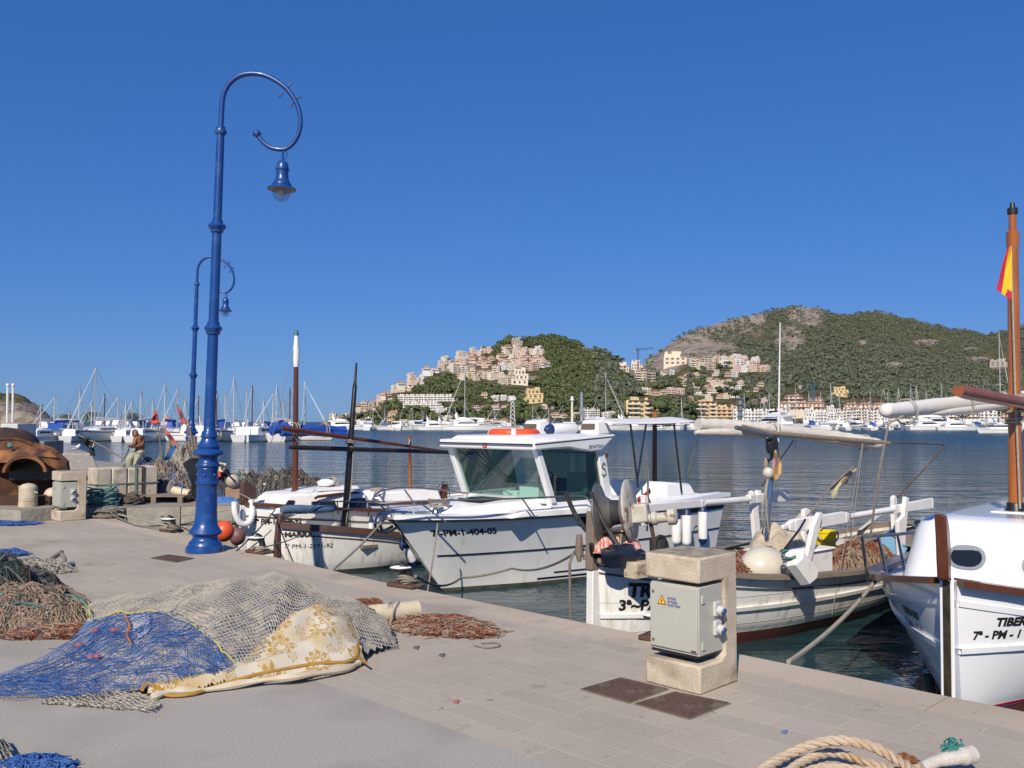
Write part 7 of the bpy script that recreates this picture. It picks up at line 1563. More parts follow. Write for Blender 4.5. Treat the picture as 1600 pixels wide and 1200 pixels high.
# flowered blanket
def blanket_mat():
    m = bpy.data.materials.new('flowered_blanket'); m.use_nodes = True; N = m.node_tree.nodes; L = m.node_tree.links; b = N['Principled BSDF']; b.inputs['Roughness'].default_value = .95; b.inputs['Specular IOR Level'].default_value = .1
    tc = N.new('ShaderNodeTexCoord'); out = None
    def M(op, a, b_=None, c=None):
        n = N.new('ShaderNodeMath'); n.operation = op
        for k, v in enumerate((a, b_, c)):
            if v is None: continue
            if isinstance(v, (int, float)): n.inputs[k].default_value = v
            else: L.new(v, n.inputs[k])
        return n.outputs[0]
    nz = N.new('ShaderNodeTexNoise'); nz.inputs['Scale'].default_value = 4; nz.inputs['Detail'].default_value = 4; L.new(tc.outputs['Object'], nz.inputs['Vector'])
    rp = N.new('ShaderNodeValToRGB'); e = rp.color_ramp.elements; e[0].position = .45; e[0].color = (.56, .51, .42, 1); e[1].position = .66; e[1].color = (.50, .38, .20, 1); L.new(nz.outputs['Fac'], rp.inputs[0]); out = rp.outputs[0]
    for scale, rmax, rmin, pet, colr, off in ((4.2, .40, .13, 5, (.36, .21, .035), 0), (9.5, .36, .08, 3, (.42, .28, .08), 3.3)):
        mp = N.new('ShaderNodeMapping'); mp.inputs['Location'].default_value = (off, off * .7, 0); L.new(tc.outputs['Object'], mp.inputs['Vector'])
        fl = N.new('ShaderNodeVectorMath'); fl.operation = 'MULTIPLY'; fl.inputs[1].default_value = (1, 1, 0); L.new(mp.outputs[0], fl.inputs[0])
        vo = N.new('ShaderNodeTexVoronoi'); vo.voronoi_dimensions = '2D'; vo.inputs['Scale'].default_value = scale; vo.inputs['Randomness'].default_value = .7; L.new(fl.outputs[0], vo.inputs['Vector'])
        df = N.new('ShaderNodeVectorMath'); df.operation = 'SUBTRACT'; L.new(fl.outputs[0], df.inputs[0]); L.new(vo.outputs['Position'], df.inputs[1])
        sx = N.new('ShaderNodeSeparateXYZ'); L.new(df.outputs[0], sx.inputs[0])
        an = M('ARCTAN2', sx.outputs[1], sx.outputs[0]); di = M('MULTIPLY', M('SQRT', M('ADD', M('MULTIPLY', sx.outputs[0], sx.outputs[0]), M('MULTIPLY', sx.outputs[1], sx.outputs[1]))), scale)
        pt = M('ABSOLUTE', M('COSINE', M('MULTIPLY', an, pet))); edge = M('MULTIPLY', M('MULTIPLY_ADD', pt, .45, .55), rmax)
        inn = M('MULTIPLY', M('LESS_THAN', di, edge), M('GREATER_THAN', di, rmin)); gap = M('GREATER_THAN', pt, .38); ms = M('MULTIPLY', inn, gap)
        core_ = M('MULTIPLY', M('LESS_THAN', di, M('MULTIPLY', edge, .72)), M('GREATER_THAN', pt, .75)); ms = M('MULTIPLY', ms, M('SUBTRACT', 1, M('MULTIPLY', core_, M('GREATER_THAN', di, rmin * 1.5))))
        ms = M('MULTIPLY', ms, .85)
        mx = N.new('ShaderNodeMix'); mx.data_type = 'RGBA'; L.new(ms, mx.inputs[0]); L.new(out, mx.inputs[6]); mx.inputs[7].default_value = rgba(colr); out = mx.outputs[2]
    L.new(out, b.inputs['Base Color'])
    n2 = N.new('ShaderNodeTexNoise'); n2.inputs['Scale'].default_value = 160; L.new(tc.outputs['Object'], n2.inputs['Vector']); bp = N.new('ShaderNodeBump'); bp.inputs['Strength'].default_value = .3; bp.inputs['Distance'].default_value = .004; L.new(n2.outputs['Fac'], bp.inputs['Height']); L.new(bp.outputs[0], b.inputs['Normal'])
    return m
def Hb(x, y):
    return Hm(x, y) + .010 + .02 * (math.sin(x * 24 - y * 14 + 2.5 * noise.noise(V((x * 3, y * 3, 1)))) + 1) * min(1, max(0, (x + 2.0) * 2)) + .03 * math.exp(-((y - yf(x) - .07) / .05) ** 2)
b = MB(); idx = {}; st_ = .016; xs_ = np.arange(-2.5, -.8, st_); ys_ = np.arange(5.55, 7.0, st_)
for i, x in enumerate(xs_):
    for j, y in enumerate(ys_):
        z = Hb(x, y); q = PROJ((x, y, z))
        if inpoly(q[0], q[1], BLANKET): idx[i, j] = len(b.v); b.v.append((x, y, z))
for (i, j) in list(idx):
    if all(k in idx for k in ((i + 1, j), (i + 1, j + 1), (i, j + 1))): b.f.append((idx[i, j], idx[i + 1, j], idx[i + 1, j + 1], idx[i, j + 1])); b.m.append(0)
bl_ = b.build('flowered_blanket', blanket_mat(), None); tag(bl_, 'cream blanket with ochre flowers and a mustard hem, drooping from the net pile', 'blanket')
hem = mat('mustard_hem', (.40, .22, .04), (.32, .17, .03), rough=.9, ns=12)
def hempath(px):
    P = []
    for x, y in px:
        P.append(HIT(x, y, .012, Hb))
    return smooth_path(P, 6)
one('hem', lambda b: b.tube(hempath([(222, 1080), (228, 1068), (246, 1074), (262, 1086), (300, 1084), (350, 1068), (400, 1054), (450, 1044), (500, 1036), (540, 1034), (556, 1026), (558, 1012), (562, 1002)]), .012, 6, flat=.6), hem, bl_)
one('hem', lambda b: b.tube(hempath([(556, 1028), (566, 1034), (574, 1037)]), .014, 6, flat=.6), hem, bl_)
one('hem_roll', lambda b: b.tube(hempath([(236, 1090), (270, 1080), (320, 1078), (400, 1064), (470, 1056), (540, 1045), (560, 1036)]), [.02 + .006 * math.sin(i * .9) for i in range(37)], 8), mat('blanket_underside', (.60, .55, .46), (.52, .42, .26), rough=.95, ns=8), bl_)
# cream roller and red net at the right end of the mound
ra_, rb2 = G(572, 978), G(652, 968); ra_.z = rb2.z = .085; rd_ = rb2 - ra_
r = thing('foam_roller', 'cream foam roller with dark blue end lying by the right end of the net pile', 'roller', ra_)
one('body', lambda b: b.tube([ra_, ra_ + rd_ * .05, ra_ + rd_ * .5, rb2], [.082, .085, .082, .08], 18), cream, r); one('end', lambda b: b.tube([ra_ - rd_ * .06, ra_ - rd_ * .002], [.075, .08], 16), navyfab, r)
one('cord', lambda b: [b.tube([ra_ + rd_ * (f + .02 * math.sin(a)) + V((0, .088 * math.cos(a), .088 * math.sin(a))) for a in np.arange(0, 6.4, .4)], .006, 5) for f in (.42, .46, .5, .62)] + [b.tube(smooth_path([ra_ + rd_ * .62 + V((0, -.05, .09)), ra_ + rd_ * .55 + V((0, -.12, .02)), ra_ + rd_ * .5 + V((0, -.2, -.07)), ra_ + rd_ * .4 + V((0, -.3, -.075))], 5), .009, 5)], rope_w, r)
netheap('fishing_net', 'red-brown net spread on the paving right of the cream roller', G(692, 982), .46, .26, .055, [(net_red, 210, .6, .0028, .9), (net_pink, 150, .7, .0028, .9), (net_tan, 60, .8, .003, .9), (rope_g, 6, .8, .007, .6)], Matrix.Rotation(rad(-30), 3, 'Z'), net_red, (mat('orange_float', (.40, .16, .07), rough=.7), 9, .02), seed=23)
netheap('fishing_net', 'small red net clump hiding behind the cream roller', G(572, 958), .22, .16, .09, [(net_red, 90, .4, .003, .9)], None, net_red, seed=24)
o = one('wire_loop', lambda b: b.tube(smooth_path([G(740, 1010) + V((0, 0, .008)), G(760, 1014) + V((0, 0, .008)), G(781, 1011) + V((0, 0, .008)), G(774, 1006) + V((0, 0, .008)), G(752, 1007) + V((0, 0, .008))], 6), .005, 5), rope_g); tag(o, 'thin grey cord loop at the right tip of the red net', 'cord')

# ------------------------------------------------------------------ nets at the left
netheap('fishing_net', 'brown and pink net heap with teal ropes, left of the covered pile', G(36, 970), .58, .48, .235, [(net_tan, 460, .5, .0032, 1.0), (net_pink, 520, .5, .0032, 1.0), (net_green, 60, .4, .004, 1.0), (rope_t, 9, 1.3, .011, .55), (rope_g, 5, 1.0, .012, .5)], None, mat('tan_net_body', (.22, .15, .10), (.30, .20, .14), rough=.95, ns=14, bump=.8, bs=60), (mat('ochre_float', (.42, .20, .06), rough=.7), 6, .024), seed=31)
netheap('fishing_net', 'flat orange-red net edge at the foot of the brown net heap', G(98, 992), .42, .13, .05, [(net_red, 150, .5, .003, .8), (net_pink, 120, .5, .003, .8), (rope_b, 2, .8, .009, .5)], Matrix.Rotation(rad(12), 3, 'Z'), net_red, (mat('ochre_float', (.4, .2, .06)), 2, .022), seed=33)
netheap('fishing_net', 'dark green net heap at the left edge behind the brown net', G(-14, 935), .38, .42, .36, [(net_green, 320, .5, .0035, .9), (net_dark, 160, .5, .004, .9), (rope_g, 6, .8, .014, .6)], None, net_green, seed=35)
netheap('fishing_net', 'dark grey net and tyre clump between the green heap and the white net', G(34, 925), .36, .30, .20, [(net_dark, 160, .5, .004, .9), (net_grey, 140, .5, .0035, .9), (rope_g, 4, .7, .02, .5)], None, net_dark, seed=36)
netheap('fishing_net', 'off-white knotted net strip with foam floats at the far left', G(45, 893), .50, .26, .10, [(net_beige, 420, .35, .0045, 1.2)], Matrix.Rotation(rad(-8), 3, 'Z'), mat('pale_net_body', (.34, .31, .25), (.22, .20, .17), rough=.95, ns=18), seed=37)
o = one('float_line', lambda b: [b.tube([G(x0, y0) + V((0, 0, z0)), G(x1, y1) + V((0, 0, z1))], .028, 9) for x0, y0, z0, x1, y1, z1 in ((45, 884, .08, 56, 888, .07), (60, 888, .07, 72, 890, .07), (74, 889, .08, 88, 884, .12), (88, 884, .12, 96, 882, .15))] + [b.tube(smooth_path([G(96, 884) + V((0, 0, .14)), G(101, 888) + V((0, 0, .10)), G(95, 893) + V((0, 0, .05)), G(80, 892) + V((0, 0, .04)), G(60, 896) + V((0, 0, .04))], 5), .022, 8)], mat('grey_brown_foam', (.16, .135, .11), (.24, .21, .18), rough=.85, ns=18)); tag(o, 'line of grey-brown foam floats curling up at the tip of the off-white net', 'float line')
netheap('fishing_net', 'blue net tuft lying on the paving at the far left edge', G(14, 868), .22, .14, .05, [(net_blue, 160, .4, .003, .9)], None, net_blue, seed=38)
netheap('fishing_net', 'tiny blue net tuft on the off-white net', G(54, 892), .11, .08, .11, [(net_blue, 90, .25, .003, 1)], None, net_blue, seed=39)
o = one('thin_stick', lambda b: b.tube([G(88, 892) + V((0, 0, .02)), G(120, 888) + V((0, 0, .01))], .008, 5), greywood); tag(o, 'thin dark stick lying on the paving beyond the off-white net', 'stick')
netheap('fishing_net', 'blue cloth-like net patch on the ground at the far left beyond the nets', G(10, 820), .5, .2, .03, [(net_blue, 120, .6, .004, .8), (rope_b, 3, 1.0, .012, .5)], None, bluegrey, seed=41)
HL = lambda x, y: max(0, .20 * (1 - ((x + 2.86) / .37) ** 2 - ((y - 4.45) / .54) ** 2)) if ((x + 2.86) / .37) ** 2 + ((y - 4.45) / .54) ** 2 < 1 else 0
r = thing('fishing_net', 'beige knotted net heap cut off by the bottom left corner', 'net', (-2.8, 4.5, 0))
b = MB(); heap(b, (-2.86, 4.45, 0), .34, .5, .17, 18, 44, .3); b.build('net_body', core, r)
CR = [(-400, 1100), (0, 1148), (20, 1168), (34, 1200), (60, 1260), (-400, 1300)]
b = MB(); wirenet(b, CR, .021, .02, .004, .25, 9, .012, hf=HL, box=(-3.6, -2.0, 3.8, 5.4), pull=.05); wirenet(b, CR, .021, .034, .004, .3, 10, .014, hf=HL, box=(-3.6, -2.0, 3.8, 5.4), pull=.08); b.build('knotted_net', net_beige, r, flat=True)
netheap('fishing_net', 'strip of blue net at the bottom left corner beside the beige heap', G(52, 1203), .17, .09, .03, [(net_blue, 200, .4, .003, .9)], None, net_blue, seed=46)

# ------------------------------------------------------------------ thick rope coil, bottom right
def twisted(b, pts, R, strands_=3, pitch=.16, n=7):
    P = smooth_path(pts, 14); L_ = 0; up = V((0, 0, 1)); S = [[] for _ in range(strands_)]
    for i, p in enumerate(P):
        t = (P[min(i + 1, len(P) - 1)] - P[max(i - 1, 0)]).normalized(); a0 = up - t * up.dot(t); a0.normalize(); c = t.cross(a0)
        if i: L_ += (p - P[i - 1]).length
        for k in range(strands_):
            a = L_ / pitch * 6.283 + k * 6.283 / strands_; S[k].append(p + (a0 * math.cos(a) + c * math.sin(a)) * R * .5)
    for s in S: b.tube(s, R * .58, n)
hawser = mat('cream_hawser', (.56, .45, .33), (.46, .35, .24), rough=.9, ns=7, bump=.5, bs=150, c3=(.42, .19, .05), s3=5, t3=(.60, .72))
def gz(x, y, z): return G(x, y, z)
r = thing('rope_coil', 'thick cream twisted hawser coiled at the bottom right, with rusty stains', 'rope', G(1310, 1190))
one('rope', lambda b: twisted(b, [gz(1150, 1250, .04), gz(1185, 1208, .04), gz(1225, 1183, .06), gz(1262, 1166, .10), gz(1310, 1157, .14), gz(1360, 1166, .13), gz(1400, 1186, .10), gz(1430, 1210, .08), gz(1450, 1250, .05)], .025), hawser, r)
one('rope', lambda b: twisted(b, [gz(1190, 1260, .03), gz(1222, 1216, .03), gz(1255, 1190, .04), gz(1300, 1176, .05), gz(1350, 1190, .05), gz(1395, 1206, .05), gz(1425, 1250, .04)], .022), hawser, r)
one('rope', lambda b: twisted(b, [gz(1225, 1240, .03), gz(1262, 1206, .03), gz(1310, 1200, .03), gz(1370, 1206, .03), gz(1440, 1200, .05), gz(1475, 1186, .07), gz(1500, 1184, .07)], .022), hawser, r)
one('eye_sleeve', lambda b: b.tube(smooth_path([gz(1440, 1200, .06), gz(1468, 1188, .08), gz(1495, 1184, .09), gz(1512, 1180, .09), gz(1520, 1178, .09)], 5), [.028] * 6 + [.032] * 6 + [.042] * 6 + [.044, .042, .026], 14), mat('white_woven_sleeve', (.66, .62, .57), (.56, .52, .46), rough=.9, ns=40, bump=.6, bs=170), r)
one('twine', lambda b: strands(b, gz(1490, 1178, .09), .05, .04, .05, 14, .13, .004, 3, None, 8, 1.2), mat('teal_twine', (.02, .17, .15), (.03, .22, .2), rough=.9), r, flat=True)
o = one('rusty_chain', lambda b: [b.tube([gz(1408 + 6 * k, 1180 + 2.5 * k, .03) + V((.02 * math.cos(a) , .014 * math.sin(a), .014 * math.sin(a) * (k % 2))) for a in np.arange(0, 6.28, .6)], .006, 5, closed=True) for k in range(5)], rust); tag(o, 'short rusty chain beside the thick rope coil', 'chain')
for k, (x, y, m) in enumerate(((712, 1098, 'r'), (650, 1013, 'g'), (1225, 1145, 'b'), (690, 1025, 'g'))):
    o = one('litter_scrap', lambda b: b.hexa([G(x - 5, y) + V((0, 0, .004)), G(x + 3, y + 3) + V((0, 0, .004)), G(x + 6, y - 2) + V((0, 0, .004)), G(x - 2, y - 3) + V((0, 0, .004))], [G(x - 4, y) + V((0, 0, .010)), G(x + 3, y + 2) + V((0, 0, .007)), G(x + 5, y - 2) + V((0, 0, .012)), G(x - 2, y - 2) + V((0, 0, .008))]), {'r': mat('red_scrap', (.35, .12, .10), rough=.9), 'g': mat('grey_scrap', (.12, .11, .11), rough=.9), 'b': mat('blue_scrap', (.10, .16, .35), rough=.9)}[m])
    tag(o, ('small faded red scrap on the paving in the middle foreground', 'small dark scrap on the paving right of the blanket', 'tiny blue scrap near the thick rope coil', 'small grey scrap on the paving below the red net')[k], 'litter')

# ------------------------------------------------------------------ side quay: machine, blocks, heaps
def aS(x, y, Y): return AT(x, y, Y)
YM = 17.6
rm = thing('rusty_machine', 'big rusty iron machine with round drum and arched cowl at the left edge', 'machine', aS(30, 790, YM))
rm.location.z = SZ
bz = V((0, 0, 0))
ax = V((.55, -.82, .10)).normalized(); MX = ax.to_track_quat('Z', 'Y').to_matrix()
cD = aS(14, 748, 17.4)
one('drum', lambda b: (b.lathe([(.2, -.9), (.70, -.88), (.74, -.6), (.74, 0), (.70, .06), (.25, .10), (.22, .11)], cD, 40, MX)), rust, rm)
one('drum_rim', lambda b: b.tube([cD + ax * .02 + MX @ V((.75 * math.cos(a), .75 * math.sin(a), 0)) for a in np.arange(0, 6.283, .16)], .03, 7, closed=True), rust, rm)
c2 = aS(38, 738, 16.75)
def cowl_arch(b):
    R = []
    for k in range(2):
        for rad_ in ((.36, .31) if k == 0 else (.31, .36)): pass
    out, inn = [], []
    for a in np.linspace(0, math.pi, 17): out.append((.36 * math.cos(a), .30 * math.sin(a))); inn.append((.31 * math.cos(a), .25 * math.sin(a)))
    d = V((-.35, .9, 0)).normalized(); s_ = V((.93, .36, 0)).normalized()
    ring_ = lambda pr, t, k: [c2 + s_ * x * k + V((0, 0, z * k)) + d * t for x, z in pr]
    b.grid([ring_(out, 0, 1), ring_(out, .9, 1.0)]); b.grid([ring_(inn, .9, 1), ring_(inn, 0, 1)]); b.grid([ring_(inn, 0, 1), ring_(out, 0, 1)])
one('cowl', cowl_arch, rust, rm)
one('cowl_shade_block', lambda b: b.box(c2 + V((-.2, .75, .08)), (.7, .5, .5)), blackp, rm)  # black box filling the arch, its colour standing for the shade within
dp = lambda x, y, Y: aS(x, y, Y)
one('dome', lambda b: b.lathe([(.62, -.10), (.60, 0), (.50, .14), (.3, .24), (.02, .28)], dp(8, 690, 18.0), 30), mat('dark_rust', (.055, .03, .02), (.035, .022, .018), rough=.8, ns=5, c3=(.12, .05, .03), s3=3), rm)
one('dome_flange', lambda b: b.lathe([(.62, -.22), (.86, -.2), (.88, -.14), (.62, -.10)], dp(8, 694, 18.0), 30), rust, rm)
for pl, th in (([(0, 702, 17.3), (40, 696, 17.3), (75, 704, 17.1), (92, 716, 17.2), (60, 713, 17.0), (0, 712, 17.0)], .05), ([(60, 716, 17.0), (88, 706, 17.3), (104, 722, 17.3), (108, 740, 17.4), (95, 738, 17.2), (74, 726, 17.0)], .06), ([(96, 734, 17.3), (108, 742, 17.4), (106, 757, 17.5), (98, 750, 17.4)], .06), ([(52, 690, 17.9), (84, 700, 17.7), (106, 720, 17.7), (110, 748, 17.8), (92, 730, 17.6), (70, 712, 17.6)], .05), ([(-40, 706, 17.2), (35, 702, 17.0), (62, 716, 16.9), (30, 722, 16.8), (-40, 724, 16.9)], .05)):
    one('plate', lambda b: b.ext([aS(*q) for q in pl], (0, th, 0)), rust, rm, bevel=.01)
one('base_beam', lambda b: b.box(aS(8, 786, 17.0) + V((0, .2, .04)), (1.7, .5, .16)), mat('dark_rust2', (.045, .025, .02), (.07, .03, .02), rough=.9, ns=5), rm, bevel=.01)
o = one('teal_rag', lambda b: b.ball(aS(16, 696, 16.95), (.05, .04, .05), 10, 6, None, .4), rope_t); tag(o, 'small teal rag on top of the rusty machine', 'rag')
# things behind the machine
r = thing('utility_cabin', 'pale grey box cabin with two white poles rising behind the rusty machine', 'cabin', aS(14, 670, 30))
one('body', lambda b: b.box(aS(14, 668, 30) + V((0, .6, -.3)), (.56, 1.2, .85)), mat('pale_grey_panel', (.55, .58, .58), (.48, .5, .5), rough=.6), r, bevel=.02)
for x, yt in ((12, 602), (20.5, 602)): one('pole', lambda b: (b.tube([aS(x - .8, 660, 30), aS(x, yt, 30)], .036, 9), b.lathe([(.04, 0), (.055, .02), (.055, .07), (.04, .10)], aS(x, yt + 2, 30), 12)), white_matte, r)
r = one('grey_container', lambda b: b.box(aS(52, 700, 27) + V((0, .6, -.3)), (.62, 1.2, 1.0)), mat('grey_green_panel', (.16, .18, .18), (.13, .145, .145), rough=.6), bevel=.02); tag(r, 'dark grey box standing behind the right side of the rusty machine', 'container')
r = one('net_covered_hull', lambda b: b.hexa([aS(92, 745, 24), aS(160, 745, 24), aS(160, 745, 26), aS(92, 745, 26)], [aS(97, 707, 24), aS(143, 708, 24), aS(128, 702, 26), aS(102, 703, 26)]), mat('grey_gravel_cover', (.34, .32, .30), (.24, .22, .21), rough=.95, ns=14, bump=.5, bs=60), bevel=.06); tag(r, 'pale grey covered heap behind the stone blocks with a gull on top', 'heap')
r = thing('gull', 'small white and grey gull perched on the grey covered heap', 'gull', aS(118, 702, 25))
gp = aS(118, 701, 25)
one('body', lambda b: (b.ball(gp + V((0, 0, .03)), (.12, .05, .05), 12, 8, Matrix.Rotation(-.25, 3, 'Y')), b.ball(gp + V((.10, 0, .09)), (.04, .035, .035), 10, 6)), white_matte, r); one('wing', lambda b: b.ball(gp + V((-.04, -.03, .045)), (.11, .03, .035), 10, 6), mat('gull_grey', (.25, .26, .28)), r)
# stone blocks
sb0 = aS(166, 742, 18.4); KZ = (800 - 742) / 1440
r = thing('strapped_stone_blocks', 'pale sandstone blocks strapped together on the side quay before the bare-chested man', 'stone blocks', (sb0.x, sb0.y, SZ))
bcn = aS(149, 760, 17.0); bcn.z = SZ; D1_, D2_ = V((-S2, S2, 0)), V((S2, S2, 0)); RB45 = Matrix.Rotation(rad(45), 3, 'Z')
for i in range(4):
    dz = random.uniform(-.012, .012)
    one('block', lambda b: b.box(bcn + D2_ * (.15 + .295 * i) + D1_ * (.21 + random.uniform(-.01, .01)) + V((0, 0, .335 + dz)), (.285, .42, .66 + dz), M=RB45), sandstone, r, bevel=.028)
cB = bcn + D2_ * .59 + D1_ * .21
one('strap', lambda b: b.box(cB + V((0, 0, .37)), (1.2, .445, .022), M=RB45), mat('grey_strap', (.16, .17, .15), rough=.7), r)
one('strap', lambda b: b.box(bcn + D2_ * .74 + D1_ * .21 + V((0, 0, .335)), (.035, .455, .70), M=RB45), mat('green_strap', (.18, .24, .18), rough=.7), r); one('strap', lambda b: b.box(bcn + D2_ * .9 + D1_ * .21 + V((0, 0, .335)), (.02, .45, .69), M=RB45), mat('dark_strap', (.05, .045, .04), rough=.7), r)
# bollard
pb = aS(43.5, 800, 16.75); pb.z = SZ
r = thing('stone_bollard', 'short cream stone bollard at the left between machine and pedestal', 'bollard', pb)
one('body', lambda b: b.lathe([(.162, 0), (.16, .08), (.152, .085), (.152, .095), (.158, .10), (.158, .125), (.15, .13), (.15, .14), (.157, .145), (.155, .33), (.148, .36), (.10, .40), (.02, .42)], pb, 28), limestone, r)
o = one('iron_rod', lambda b: b.tube([aS(29, 760, 16.7), aS(59, 770, 16.7)], .016, 7), dullsteel); tag(o, 'slanting iron rod across the top of the cream bollard', 'rod')
o = one('ball_float', lambda b: b.ball(aS(81, 774, 17.2), (.14, .13, .145), 18, 12), mat('rose_cream_float', (.60, .48, .38), (.50, .28, .20), rough=.5, ns=3, st=(.5, .65))); tag(o, 'cream and rose ball float half hidden behind the far pedestal', 'float')
o = one('ball_float', lambda b: b.ball(aS(131, 774, 17.0), (.08, .07, .07), 14, 8, None, .3), mat('dusty_pink_float', (.36, .24, .20), (.26, .17, .15), rough=.8)); tag(o, 'dusty pink crumpled float right of the far pedestal', 'float')
def coil(name, label, c, R, h, n, m, r_, seed):
    rs = random.Random(seed)
    def f(b):
        for k in range(n):
            a0 = rs.uniform(0, 6.28); rr = R * rs.uniform(.55, 1.0); z = h * (k / n) * rs.uniform(.6, 1.1); cx_, cy_ = rs.uniform(-.14, .14) * R, rs.uniform(-.1, .1) * R; tl = rs.uniform(-.25, .25)
            b.tube([c + V((cx_ + rr * math.cos(a), cy_ + rr * .8 * math.sin(a), max(.01, z + tl * rr * math.sin(a + a0) + .02 * math.sin(3 * a + k)))) for a in np.arange(a0, a0 + rs.uniform(4.5, 6.6), .35)], r_, 5)
    o = one(name, f, m); tag(o, label, 'rope'); return o
cc = aS(160, 787, 16.75); cc.z = SZ
coil('rope_coil', 'teal rope coil lying before the strapped stone blocks', cc, .30, .32, 34, rope_t, .014, 1)
cc = aS(200, 787, 17.1); cc.z = SZ
coil('rope_coil', 'brown rope heap right of the teal rope coil', cc, .27, .22, 26, mat('brown_rope', (.14, .11, .085), (.09, .075, .06), rough=.95, ns=20), .013, 2)
cc = aS(170, 804, 16.4); cc.z = .03
coil('rope_coil', 'grey and blue rope tangle at the corner where the quays meet', cc, .26, .14, 14, rope_g, .016, 3)
mline('pale doubled rope from the corner tangle to the cleat left of the lamp', [cc + V((.1, 0, .05)), G(215, 815) + V((0, 0, .04)), ct(262, 828)], .014, rope_w, .0)
mline('dark rope from the corner tangle along the quay to the cleat left of the lamp', [cc + V((.1, -.1, .03)), G(210, 822) + V((0, 0, .02)), ct(268, 834)], .012, rope_g, .0)
# heap of gear behind the lamp
def hp_(label, x, y, Y, rx, ry, h, layers, base, seed, name='net_heap', fl=None, cat_='net heap'):
    p = aS(x, y, Y); p.z = SZ; return netheap(name, label, p, rx, ry, h, layers, None, base, fl, cat_, seed)
hp_('blue tarpaulin and net heap just right of the stone blocks', 224, 770, 19.5, .42, .4, .62, [(net_blue, 60, .6, .007, .8), (net_dark, 80, .6, .007, .9)], bluetarp, 51)
hp_('black net and cloth mass under the dark tube', 232, 775, 18.6, .36, .3, .42, [(net_dark, 160, .5, .006, .9)], blackp, 52)
hp_('brown and purple fishing gear heap in the middle of the side quay', 256, 772, 18.8, .45, .4, .62, [(net_tan, 120, .5, .007, .9), (net_grey, 160, .5, .007, .9), (rope_g, 10, .8, .014, .7)], net_grey, 53)
hp_('dark net and blue rope heap at the foot of the black sheet', 280, 772, 18.4, .40, .35, .42, [(net_grey, 120, .5, .007, .9), (net_blue, 60, .5, .007, .9), (net_tan, 60, .5, .007, .9)], net_dark, 54)
hp_('white and tan net bundle leaning against the black sheet', 282, 752, 19.4, .34, .3, .80, [(net_beige, 150, .5, .007, .9), (rope_w, 10, .7, .014, .7)], net_beige, 55)
hp_('teal and tan net ball behind the dark tube', 254, 742, 20.4, .26, .25, .70, [(rope_t, 40, .5, .009, .9), (net_beige, 70, .5, .007, .9)], rope_t, 56)
hp_('round tan net ball behind the white bundle', 269, 735, 21.4, .24, .25, .86, [(net_tan, 120, .5, .007, .9)], net_tan, 57)
o = one('black_tube', lambda b: b.tube([aS(206, 734, 19.4), aS(257, 722, 19.6)], .075, 14), mat('grey_rubber', (.05, .05, .052), (.07, .07, .07), rough=.6)); tag(o, 'thick dark grey tube resting across the gear heaps', 'tube')
pc0, pc1 = aS(271, 766, 17.9), aS(297, 773, 17.8)
r = thing('cream_tube', 'cream tube lying at the quay edge on the pallet, tied with green rope', 'tube', pc1)
one('body', lambda b: b.tube([pc0, pc1], [.08, .098], 16), cream, r); one('cord', lambda b: b.tube([pc0.lerp(pc1, .5) + V((.01 * a, .1 * math.cos(a), .1 * math.sin(a))) for a in np.arange(0, 7, .4)], .014, 5), rope_t, r)
pp_ = aS(247, 777, 17.6); pp_.z = SZ
r = thing('wooden_pallet', 'low worn wooden pallet under the gear heaps', 'pallet', pp_)
one('boards', lambda b: [b.box(pp_ + V((0, .1 * k, .13)), (1.15, .08, .022)) for k in range(-2, 5)], greywood, r); one('blocks', lambda b: [b.box(pp_ + V((x, -.2, .06)), (.09, .08, .115)) for x in (-.5, 0, .5)], greywood, r)
bs_ = [aS(x, y, Y) for x, y, Y in ((284, 724, 18.2), (296, 716, 18.3), (312, 716, 18.4), (318, 740, 18.4), (315, 778, 17.6), (302, 778, 17.5), (299, 758, 17.9), (292, 738, 18.1))]
o = one('black_plastic_sheet', lambda b: b.ext(bs_, (.05, .22, 0)), blackplastic, bevel=.02); tag(o, 'dark grey plastic sheet draped just left of the big lamp post', 'sheet')
o = one('blue_net_cone', lambda b: b.lathe([(.02, -.3), (.05, -.2), (.10, 0), (.16, .16), (.18, .2), (.16, .2), (.08, 0), (.01, -.2)], aS(279, 715, 19.6), 16, Matrix.Rotation(rad(-60), 3, 'Y')), net_blue); tag(o, 'blue cone shaped net piece left of the big lamp post', 'net')
def flagpole(label, px, Y, fl, m, poly, sol=.006):
    P_ = [aS(x, y, Y) for x, y in px]; r = thing('marker_flag', label, 'flag', P_[0])
    one('pole', lambda b: b.tube(P_, .014, 6), greywood, r)
    b = MB(); rows_ = []
    (a0, a1), (c0, c1) = poly
    for i in range(9):
        row = []
        for j in range(5):
            u, v = i / 8, j / 4; x = (a0[0] * (1 - u) + a1[0] * u) * (1 - v) + (c0[0] * (1 - u) + c1[0] * u) * v; y = (a0[1] * (1 - u) + a1[1] * u) * (1 - v) + (c0[1] * (1 - u) + c1[1] * u) * v
            row.append(aS(x, y + 1.0 * math.sin(u * 7 + v * 3), Y + .05 * math.sin(u * 9 + v * 2)))
        rows_.append(row)
    b.grid(rows_); b.build('cloth', m, r, solid=sol); return r
flagpole('black ragged marker flag on a slanting pole before the bare-chested man', [(196, 718), (150, 692), (122, 680)], 18.5, None, blackplastic, (((121, 679), (150, 690)), ((126, 690), (143, 702))))
bpy.data.objects['marker_flag']; one('torn_strip', lambda b: b.grid([[aS(138 + 8 * j / 2 + i * .6, 696 + 3.2 * i, 18.5 + .02 * j) for j in range(3)] for i in range(6)]), blackplastic, bpy.data.objects['marker_flag'], solid=.005)
